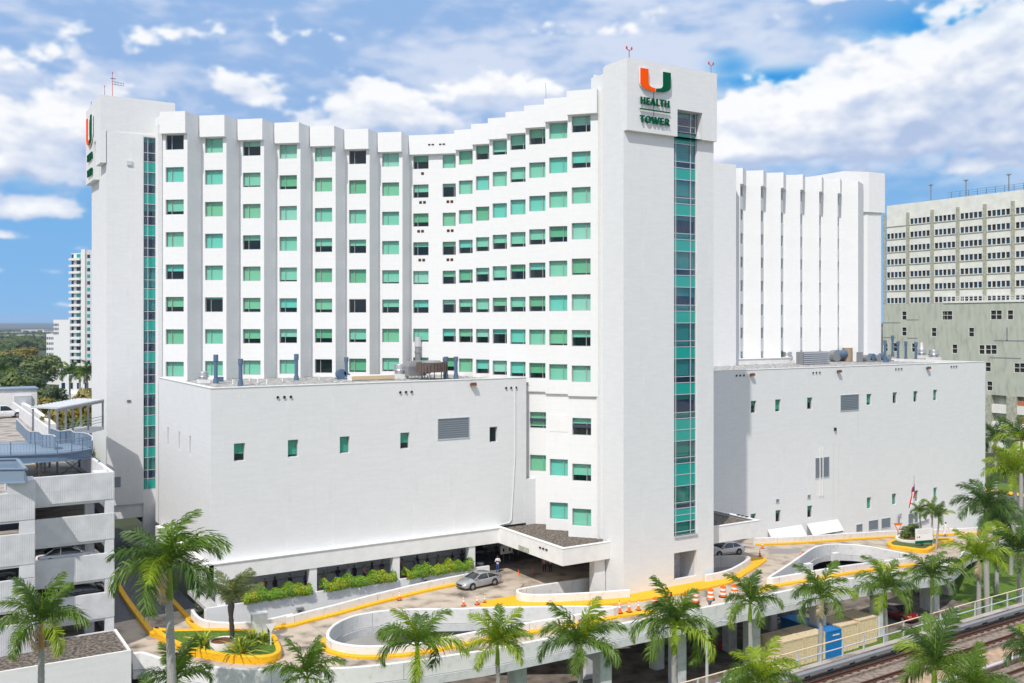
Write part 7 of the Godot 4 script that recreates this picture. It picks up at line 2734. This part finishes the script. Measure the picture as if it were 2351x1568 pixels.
# one pinnate frond along +x, unit length: a drooping rachis with leaflets in several planes
func make_frond(seed_: int, droop: float, plume: float, thin := 1.0, spread := 0.27) -> ArrayMesh:
	var r := RandomNumberGenerator.new()
	r.seed = seed_
	var m := MB.new()
	var pts := []
	var ang := 0.62 - 0.1 * droop
	var p := Vector3.ZERO
	var n := 14
	for i in n + 1:
		pts.append(p)
		p += Vector3(cos(ang), sin(ang), 0) / n
		ang -= (0.045 + 0.095 * droop * (0.3 + 1.5 * i / float(n)))
	var rad := []
	for i in n + 1:
		rad.append(0.016 * (1.0 - 0.9 * i / float(n)))
	m.smooth = false
	m.tube(pts, rad, 4, false)
	var pairs := 62
	for k in pairs:
		var u := 0.12 + 0.88 * k / float(pairs)
		var i := int(u * n)
		var f := u * n - i
		var a: Vector3 = pts[mini(i, n)].lerp(pts[mini(i + 1, n)], f)
		var t: Vector3 = (pts[mini(i + 1, n)] - pts[mini(i, n - 1)]).normalized()
		var up := Vector3(-t.y, t.x, 0)
		var ln := spread * pow(sin(PI * clampf(0.08 + 0.9 * u, 0.0, 1.0)), 0.55) * r.randf_range(0.85, 1.1)
		for s in [-1.0, 1.0]:
			var lift := r.randf_range(-plume, plume)
			var d := (t * (0.55 + 0.5 * u) + Vector3(0, 0, s) * cos(lift) + up * (sin(lift) + 0.12)).normalized()
			var mid := a + d * ln * 0.55
			var tip := a + d * ln + Vector3(0, -0.38 * ln, 0)
			var w := (t * 0.8 + up * 0.3).normalized() * 0.0125 * thin
			m.quad(a - w * 0.6, a + w * 0.6, mid + w, mid - w)
			m.tri(mid - w, mid + w, tip)
	return m.mesh()


func palm(label: String, crown: Vector3, foot_y: float, size: float, kind: String, seed_: int, group := "royal palms along the railway and driveway", lean := Vector3.ZERO, count := 13) -> void:
	var r := RandomNumberGenerator.new()
	r.seed = seed_
	if lean == Vector3.ZERO:
		lean = Vector3(r.randf_range(-0.5, 0.5), 0, r.randf_range(-0.3, 0.3))
	size *= r.randf_range(0.95, 1.06)
	var base := Vector3(crown.x, foot_y, crown.z) - lean
	var t := thing("palm_tree", label, "palm tree", base, group)
	var top := crown - base
	var shaft := 0.46 * size
	var m := MB.new()
	m.smooth = true
	var path := []
	var rad := []
	var tr := 0.052 * size
	var stem_top := top - Vector3(0, shaft, 0)
	var segs := int(clampf(stem_top.y / 0.22, 10, 70))
	for i in segs + 1:
		var f := i / float(segs)
		path.append(stem_top * f + Vector3(0, 0, 0))
		rad.append(tr * (1.15 - 0.2 * f + 0.25 * sin(f * 3.1)) * (1.05 if i % 2 else 0.97) + (0.12 * tr if i == 0 else 0.0))
	m.tube(path, rad, 10)
	part("trunk", m, M.trunk if kind != "dark_trunk" else M.bark, t)
	m = MB.new()
	m.smooth = true
	m.tube([stem_top - Vector3(0, 0.05, 0), stem_top + Vector3(0, shaft * 0.15, 0), stem_top + Vector3(0, shaft * 0.7, 0), top + Vector3(0, shaft * 0.15, 0)], [tr * 1.12, tr * 1.05, tr * 0.8, tr * 0.35], 10)
	part("crownshaft", m, M.shaft_tan if kind == "tan" else M.shaft_green, t)
	count += r.randi_range(-3, 2)
	var sag := r.randf_range(-0.5, 0.9)
	var wind := Basis(Vector3(r.randf_range(-1, 1), 0, r.randf_range(-1, 1)).normalized(), r.randf_range(0.0, 0.22))
	var fm: Material = {"lime": M.frond_lime, "dark": M.frond_dark}.get(kind, M.frond)
	for k in count:
		var f := k / float(count)
		var low := pow(f, 0.85)
		var idx := int(clampf(low * 4.0 + sag + r.randf_range(-0.5, 0.9), 0, 4))
		var o := part("frond", frond_meshes[idx], fm if r.randf() > 0.22 else ([M.frond_lime, M.frond_dark][r.randi() % 2] if kind != "lime" else M.frond), t)
		o.position = top - Vector3(0, 0.02 * size * low, 0)
		var tilt := lerpf(0.95, -0.38, low) + r.randf_range(-0.12, 0.12)
		o.basis = wind * Basis(Vector3.UP, k * 2.39996 + r.randf_range(-0.3, 0.3)) * Basis(Vector3.BACK, tilt) * Basis.from_scale(Vector3.ONE * size * r.randf_range(0.85, 1.1))
	m = MB.new()
	m.tube([top, top + Vector3(0.02, 0.62, 0.01) * size], [0.02 * size, 0.003], 5)
	part("spear_leaf", m, M.frond_lime, t)
	if kind == "dry" or seed_ % 3 == 1:
		for k in 1:
			var o := part("dry_frond", frond_meshes[4], M.frond_dry, t)
			o.position = top - Vector3(0, shaft * 0.1, 0)
			o.basis = Basis(Vector3.UP, [3.6, 4.4][k]) * Basis(Vector3.BACK, -0.95) * Basis.from_scale(Vector3.ONE * size * 0.6)


func leaf_clump(seed_: int, count: int, leaf: float, round_ := true) -> ArrayMesh:  # a crown of leaf-sized faces over uneven lobes, unit radius
	var r := RandomNumberGenerator.new()
	r.seed = seed_
	var lobes := []
	for k in 11:
		lobes.append([Vector3(r.randf_range(-0.62, 0.62), r.randf_range(-0.35, 0.55), r.randf_range(-0.62, 0.62)), r.randf_range(0.28, 0.48)])
	var m := MB.new()
	for i in count:
		var l: Array = lobes[r.randi() % lobes.size()]
		var d := Vector3(r.randfn(), r.randfn() + 0.25, r.randfn()).normalized()
		var p: Vector3 = l[0] + d * l[1] * r.randf_range(0.72, 1.08)
		var a := Vector3(r.randfn(), r.randfn(), r.randfn()).normalized()
		a = (a - d * a.dot(d) * 0.75).normalized()
		var b := a.cross(d).normalized()
		var s := leaf * r.randf_range(0.6, 1.3)
		m.quad(p - a * s, p - b * s * 0.6, p + a * s, p + b * s * 0.6)
	return m.mesh()


func tree(label: String, at: Vector3, h: float, spread: float, mt: Material, seed_: int, group := "") -> void:
	var r := RandomNumberGenerator.new()
	r.seed = seed_
	var t := thing("broadleaf_tree", label, "tree", at, group)
	var m := MB.new()
	m.smooth = true
	var fork := Vector3(0, h * 0.4, 0)
	m.tube([Vector3.ZERO, fork * 0.5, fork], [0.035 * h, 0.026 * h, 0.022 * h], 8)
	for k in 4:
		var an := k * 1.7 + r.randf()
		m.tube([fork * 0.9, fork + Vector3(cos(an) * spread * 0.3, h * 0.15, sin(an) * spread * 0.3), fork + Vector3(cos(an) * spread * 0.6, h * 0.32, sin(an) * spread * 0.6)], [0.016 * h, 0.011 * h, 0.004 * h], 6)
	part("trunk", m, M.bark, t)
	var o := part("crown", clump_meshes[r.randi() % 3], mt, t)
	o.position = Vector3(0, h * 0.66, 0)
	o.basis = Basis(Vector3.UP, r.randf() * TAU) * Basis.from_scale(Vector3(spread, h * 0.42, spread))


func hedge(label: String, x0: float, x1: float, yellow: float, seed_: int) -> void:
	var r := RandomNumberGenerator.new()
	r.seed = seed_
	var t := thing("hedge", label, "hedge", Vector3((x0 + x1) / 2, 1.1, -86.95), "clipped hedges along the arcade")
	for shade in 2:
		var m := MB.new()
		for i in (4200 if shade == 0 else 2600):
			var x := r.randf_range(x0, x1)
			var bump := 0.14 * sin(x * 2.1 + seed_) + 0.1 * sin(x * 5.3)
			var an := r.randf_range(-0.5, PI + 0.3)
			var c := Vector3(x, 1.42 + bump * 0.5, -86.95)
			var p := c + Vector3(0, sin(an) * (0.68 + bump) * r.randf_range(0.75, 1.05), cos(an) * 0.72 * r.randf_range(0.75, 1.05))
			if shade == 1 and sin(x * 1.3 + seed_ * 2.0) * 0.5 + 0.5 > yellow and r.randf() > 0.22:
				continue
			var d := (p - c).normalized()
			var a := Vector3(r.randfn(), r.randfn(), r.randfn()).normalized()
			a = (a - d * a.dot(d) * 0.6).normalized()
			var b := a.cross(d).normalized()
			var s := r.randf_range(0.055, 0.11)
			m.quad(p - a * s, p - b * s * 0.7, p + a * s, p + b * s * 0.7)
		part("foliage" if shade == 0 else "yellow_foliage", m, M.hedge_green if shade == 0 else M.hedge_yellow, t, false)


func blade_plant(called: String, label: String, at: Vector3, n: int, ln: float, wide: float, mats: Array, seed_: int, group := "") -> void:
	var r := RandomNumberGenerator.new()
	r.seed = seed_
	var t := thing(called, label, "plant", at, group)
	for k in n:
		var m := MB.new()
		var el := r.randf_range(0.25, 1.35)
		var d := Vector3(cos(el), sin(el), 0)
		var w := Vector3(0, 0, wide)
		var l := ln * r.randf_range(0.7, 1.1)
		var mid := d * l * 0.55
		var tip := d * l + Vector3(0.1, -0.25, 0) * l
		m.quad(-w * 0.5, w * 0.5, mid + w, mid - w)
		m.tri(mid - w, mid + w, tip)
		var o := part("leaf", m, mats[k % mats.size()], t)
		o.basis = Basis(Vector3.UP, k * 2.4 + r.randf())


func build_plants() -> void:
	for k in 5:
		frond_meshes.append(make_frond(40 + k, [0.25, 0.6, 0.95, 1.25, 1.6][k], 0.85))
	for k in 3:
		clump_meshes.append(leaf_clump(60 + k, 2600, 0.075))
	# crown position, foot height, frond length, kind, label
	var list := [
		[Vector3(7.52, 7.15, -68.33), -6.5, 3.2, "tan", "palm with an orange-brown crownshaft in front of the garage at lower left"],
		[Vector3(14.36, 10.66, -64.08), -6.5, 4.1, "dry", "largest palm at left with a dry whitish frond, in front of the ramp"],
		[Vector3(15.71, 2.07, -67.95), -6.5, 2.7, "green", "palm crown at the bottom edge below the planted island"],
		[Vector3(22.46, 2.91, -61.4), -6.5, 2.9, "green", "palm crown at the bottom edge below the hairpin parapet"],
		[Vector3(29.44, 4.35, -59.41), -6.5, 3.3, "green", "palm in front of the hairpin opening"],
		[Vector3(36.08, 3.16, -59.99), -6.5, 2.9, "lime", "bright green palm right of the hairpin opening"],
		[Vector3(38.76, 4.47, -53.61), -6.5, 3.1, "green", "palm left of the green lettering"],
		[Vector3(44.1, 5.58, -50.29), -6.5, 3.4, "green", "wide palm with yellowing fronds in front of the barrels"],
		[Vector3(60.16, 2.63, -59.15), -6.5, 2.9, "green", "palm left of the containers"],
		[Vector3(63.64, 3.66, -54.63), -6.4, 3.0, "green", "palm in front of the blue container"],
		[Vector3(71.43, 3.29, -54.49), -6.0, 3.0, "green", "palm in front of the red car"],
		[Vector3(78.41, 3.26, -54.87), -5.8, 2.9, "green", "palm right of the red car"],
		[Vector3(81.96, 4.94, -52.66), -5.2, 3.2, "lime", "palm with yellow-green top fronds at the lawn"],
		[Vector3(97.45, 6.5, -61.87), -4.9, 3.9, "dark", "tall dark palm rising against the right end of the blank wall"],
		[Vector3(106.12, 3.51, -65.9), -4.8, 3.2, "dark", "shorter dark palm behind the tall one at the blank wall's end"],
		[Vector3(88.9, 4.67, -53.05), -4.9, 3.3, "dark", "palm at the right edge above the railway fence"],
		[Vector3(115.51, 7.76, -69.48), -4.8, 3.8, "lime", "bright palm at the right edge before the county garage"],
		[Vector3(145.23, 8.18, -86.32), -4.8, 4.2, "dark", "dark tall palm at the right edge below the orange wall"],
		[Vector3(156.03, 6.4, -97.27), -4.8, 3.8, "dark", "palm between the blank wall and the county garage"],
		[Vector3(40.18, 10.18, -28), -6.5, 3.4, "green", "big palm crown over the tracks in the lower right"],
		[Vector3(39.01, 10.21, -25.2), -6.5, 3.0, "green", "palm crown cut by the bottom edge right of the big one"],
		[Vector3(29.92, 11.21, -28.85), -6.5, 2.9, "lime", "lime green palm crown at the bottom edge over the tracks"],
		[Vector3(44.03, 10.88, -25.61), -6.5, 2.4, "dark", "palm frond tips at the right edge over the tracks"]]
	for i in list.size():
		var q: Array = list[i]
		palm(q[4], q[0], q[1], q[2] * (1.1 if i < 19 else 0.78), q[3], 100 + i)
	# slim feathery palms by the flag
	for k in 3:
		palm(["slim palm left of a trio beside the flagpole", "slim middle palm of the trio beside the flagpole", "slim right palm of the trio beside the flagpole"][k], [Vector3(109.18, 2.2, -78.12), Vector3(111.38, 2.17, -77.93), Vector3(111.19, 1.65, -76.87)][k], [-2.99, -3.05, -3.01][k], [1.9, 1.8, 2.0][k], "green", 150 + k, "slim palms on the corner island", [Vector3(-0.6, 0, 0), Vector3.ZERO, Vector3(0.7, 0, 0)][k], 12)
	# grey-green palm on the planted island
	var p := Vector3(22.21, 0.9, -77.77)
	var t := thing("palm_tree", "small grey-green palm with a dark trunk in the white tub on the planted island", "palm tree", p - Vector3(0, 0.3, 0))
	var m := MB.new()
	m.smooth = true
	var path := []
	var rad := []
	for i in 13:
		path.append(Vector3(0.05 * sin(i * 0.5), i * 0.27, 0))
		rad.append((0.2 if i % 2 else 0.17) + (0.07 if i > 9 else 0.0))
	m.tube(path, rad, 10)
	part("trunk", m, M.bark, t)
	for k in 9:
		var o := part("frond", frond_meshes[[0, 1, 0][k % 3]], M.frond_olive, t)
		o.position = Vector3(0, 3.2, 0)
		o.basis = Basis(Vector3.UP, k * 2.4) * Basis(Vector3.BACK, 0.85 - 0.6 * ((k * 5) % 9) / 9.0) * Basis.from_scale(Vector3.ONE * 3.1)
	m = MB.new()
	m.tube([Vector3(0, 2.8, 0), Vector3(0.5, 4.0, 0), Vector3(0.4, 4.6, 0)], [0.03, 0.025, 0.01], 5)
	for k in 40:
		var q := Vector3(0.4 + rng.randf_range(-0.7, 0.2), 4.5 + rng.randf_range(-0.2, 0.35), rng.randf_range(-0.3, 0.3))
		m.cbox(q, Vector3(0.16, 0.03, 0.05))
	part("flower_stalk", m, M.stripe_leaf, t)
	# striped bushes and grasses on the island
	var bl := [Vector3(20.19, 0.4, -78.56), Vector3(22.2, 0.4, -75.37), Vector3(23.83, 0.4, -77.55), Vector3(24.62, 0.4, -77.32)]
	for k in 4:
		blade_plant("spiky_plant", ["striped yellow spiky plant left of the tub on the island", "striped yellow spiky plant in front of the tub", "striped spiky plant right of the small palm", "small striped plant beside the white cabinet"][k], bl[k], 60 if k < 2 else 44, [2.0, 2.2, 1.9, 1.4][k], 0.075, [M.stripe_leaf, M.frond, M.stripe_leaf, M.hedge_green], 200 + k, "striped spiky plants on the island")
	# hedges, red-leaved plants
	hedge("green hedge before the first arcade opening", 25.8, 32.1, 0.25, 1)
	hedge("longest green and yellow hedge before the second arcade opening", 33.2, 40.6, 0.35, 2)
	hedge("hedge with a yellow left end before the third arcade opening", 41.7, 49.2, 0.45, 4)
	var red := [Vector3(40.8, 1.65, -88.6),Vector3(42.63, 1.81, -88.6),Vector3(43.12, 1.87, -88.6),Vector3(31.96, 1.83, -88.6),Vector3(29.92, 2.07, -88.6),Vector3(39.2, 1.69, -88.6)]
	for k in red.size():
		blade_plant("cordyline", ["red-leaved plant at the end of the second opening", "left red-leaved plant in the third opening", "right red-leaved plant in the third opening", "red-leaved plant beside the first column", "small red-leaved plant in the first opening", "green-leaved plant between the pink shirt and the second column"][k], Vector3(red[k].x, 0.52, red[k].z), 22, 1.3, 0.07, [M.croton] if k < 5 else [M.hedge_green], 220 + k, "coloured plants in the arcade")
	# clipped shrub on the corner island
	p = Vector3(111.35, -2.28, -80.91)
	t = thing("clipped_shrub", "round clipped dark green shrub beside the flagpole", "shrub", p)
	var o := part("foliage", clump_meshes[0], M.tree_green, t)
	o.position = Vector3(0, 1.2, 0)
	o.basis = Basis.from_scale(Vector3(2.3, 1.35, 1.6))
	# trees left of the hospital, behind the covered walkway
	var tl := [[Vector3(17.69, 0, -139.72), 15.0, 6.0, "olive", "olive green tree behind the portable office"], [Vector3(18.19, 0, -153.54), 13.0, 5.0, "green", "rounded tree right of the portable office"], [Vector3(18.47, 0, -132.17), 14.5, 6.0, "green", "dense tree behind the covered walkway"], [Vector3(21.96, 0, -145.31), 17.0, 5.5, "olive", "yellowish tree beside the left stair tower"], [Vector3(17.38, 0, -121.07), 12.5, 4.5, "green", "low tree seen between the walkway posts"], [Vector3(16.69, 0, -126.21), 12.0, 4.0, "green", "leafy tree at the left end of the walkway"], [Vector3(21.97, 0, -210.06), 12.0, 6.0, "olive", "low olive tree beyond the garage roof"], [Vector3(25.17, -7, -290.5), 20.0, 8.0, "green", "tall tree at the left edge beyond the garage"], [Vector3(35.92, -7, -366.24), 18.0, 9.0, "dark", "dark tree beyond the garage"], [Vector3(51.1, -7, -462.78), 20.0, 10.0, "green", "broad tree before the slab block"], [Vector3(37.82, -7, -471.03), 20.0, 10.0, "dark", "dark broad tree at the extreme left"], [Vector3(58.85, -7, -622.8), 20.0, 12.0, "olive", "pale olive tree in the middle distance"], [Vector3(39.77, -7, -328.52), 14.0, 6.0, "dark", "dark tree at the foot of the slab block"]]
	for i in tl.size():
		var q: Array = tl[i]
		tree(q[4], q[0], q[1], q[2], {"olive": M.tree_olive, "green": M.tree_green, "dark": M.tree_dark}[q[3]], 300 + i, "trees left of the hospital")
	for k in 4:
		palm(["far palm left of the far group below the apartment tower", "second far palm below the apartment tower", "third far palm below the apartment tower", "far palm at the extreme left among the trees"][k], [Vector3(43.72, 10.57, -326.06), Vector3(45.55, 10.31, -319.04), Vector3(46.63, 11.35, -312.48), Vector3(26.56, 11.64, -336.73)][k], -6.5, [4.6, 4.4, 4.8, 5.0][k], "dark", 170 + k, "far palms on the left")
	# the wooded plain to the horizon, one mass
	var mm := MultiMesh.new()
	mm.transform_format = MultiMesh.TRANSFORM_3D
	mm.use_colors = true
	var cm: Mesh = clump_meshes[1]
	mm.mesh = cm
	var spots := []
	var r := RandomNumberGenerator.new()
	r.seed = 909
	while spots.size() < 3600:
		var d := 380.0 * pow(9.0, r.randf())
		var a := deg_to_rad(r.randf_range(-9.0, 3.5)) if d < 1200.0 else deg_to_rad(r.randf_range(-12.0, 6.0))
		spots.append([Vector3(d * sin(a + 0.02), -6.5, -d * cos(a + 0.02)), r.randf_range(5.0, 10.5)])
	mm.instance_count = spots.size()
	for i in spots.size():
		var s: float = spots[i][1]
		mm.set_instance_transform(i, Transform3D(Basis(Vector3.UP, r.randf() * TAU) * Basis.from_scale(Vector3(s, s * 0.75, s)), spots[i][0] + Vector3(0, s * 0.75, 0)))
		mm.set_instance_color(i, [Color(0.75, 0.85, 0.7), Color(1, 1, 1), Color(1.5, 1.25, 0.7), Color(0.6, 0.7, 0.6), Color(1.1, 1.2, 0.9)][r.randi() % 5])
	var mi := MultiMeshInstance3D.new()
	mi.name = "far_woods"
	mi.multimesh = mm
	var wm: StandardMaterial3D = M.tree_green.duplicate()
	wm.vertex_color_use_as_albedo = true
	mi.material_override = wm
	add_child(mi)
	mi.set_meta("kind", "stuff")
	mi.set_meta("label", "wooded plain of mixed trees reaching to the horizon on the left")
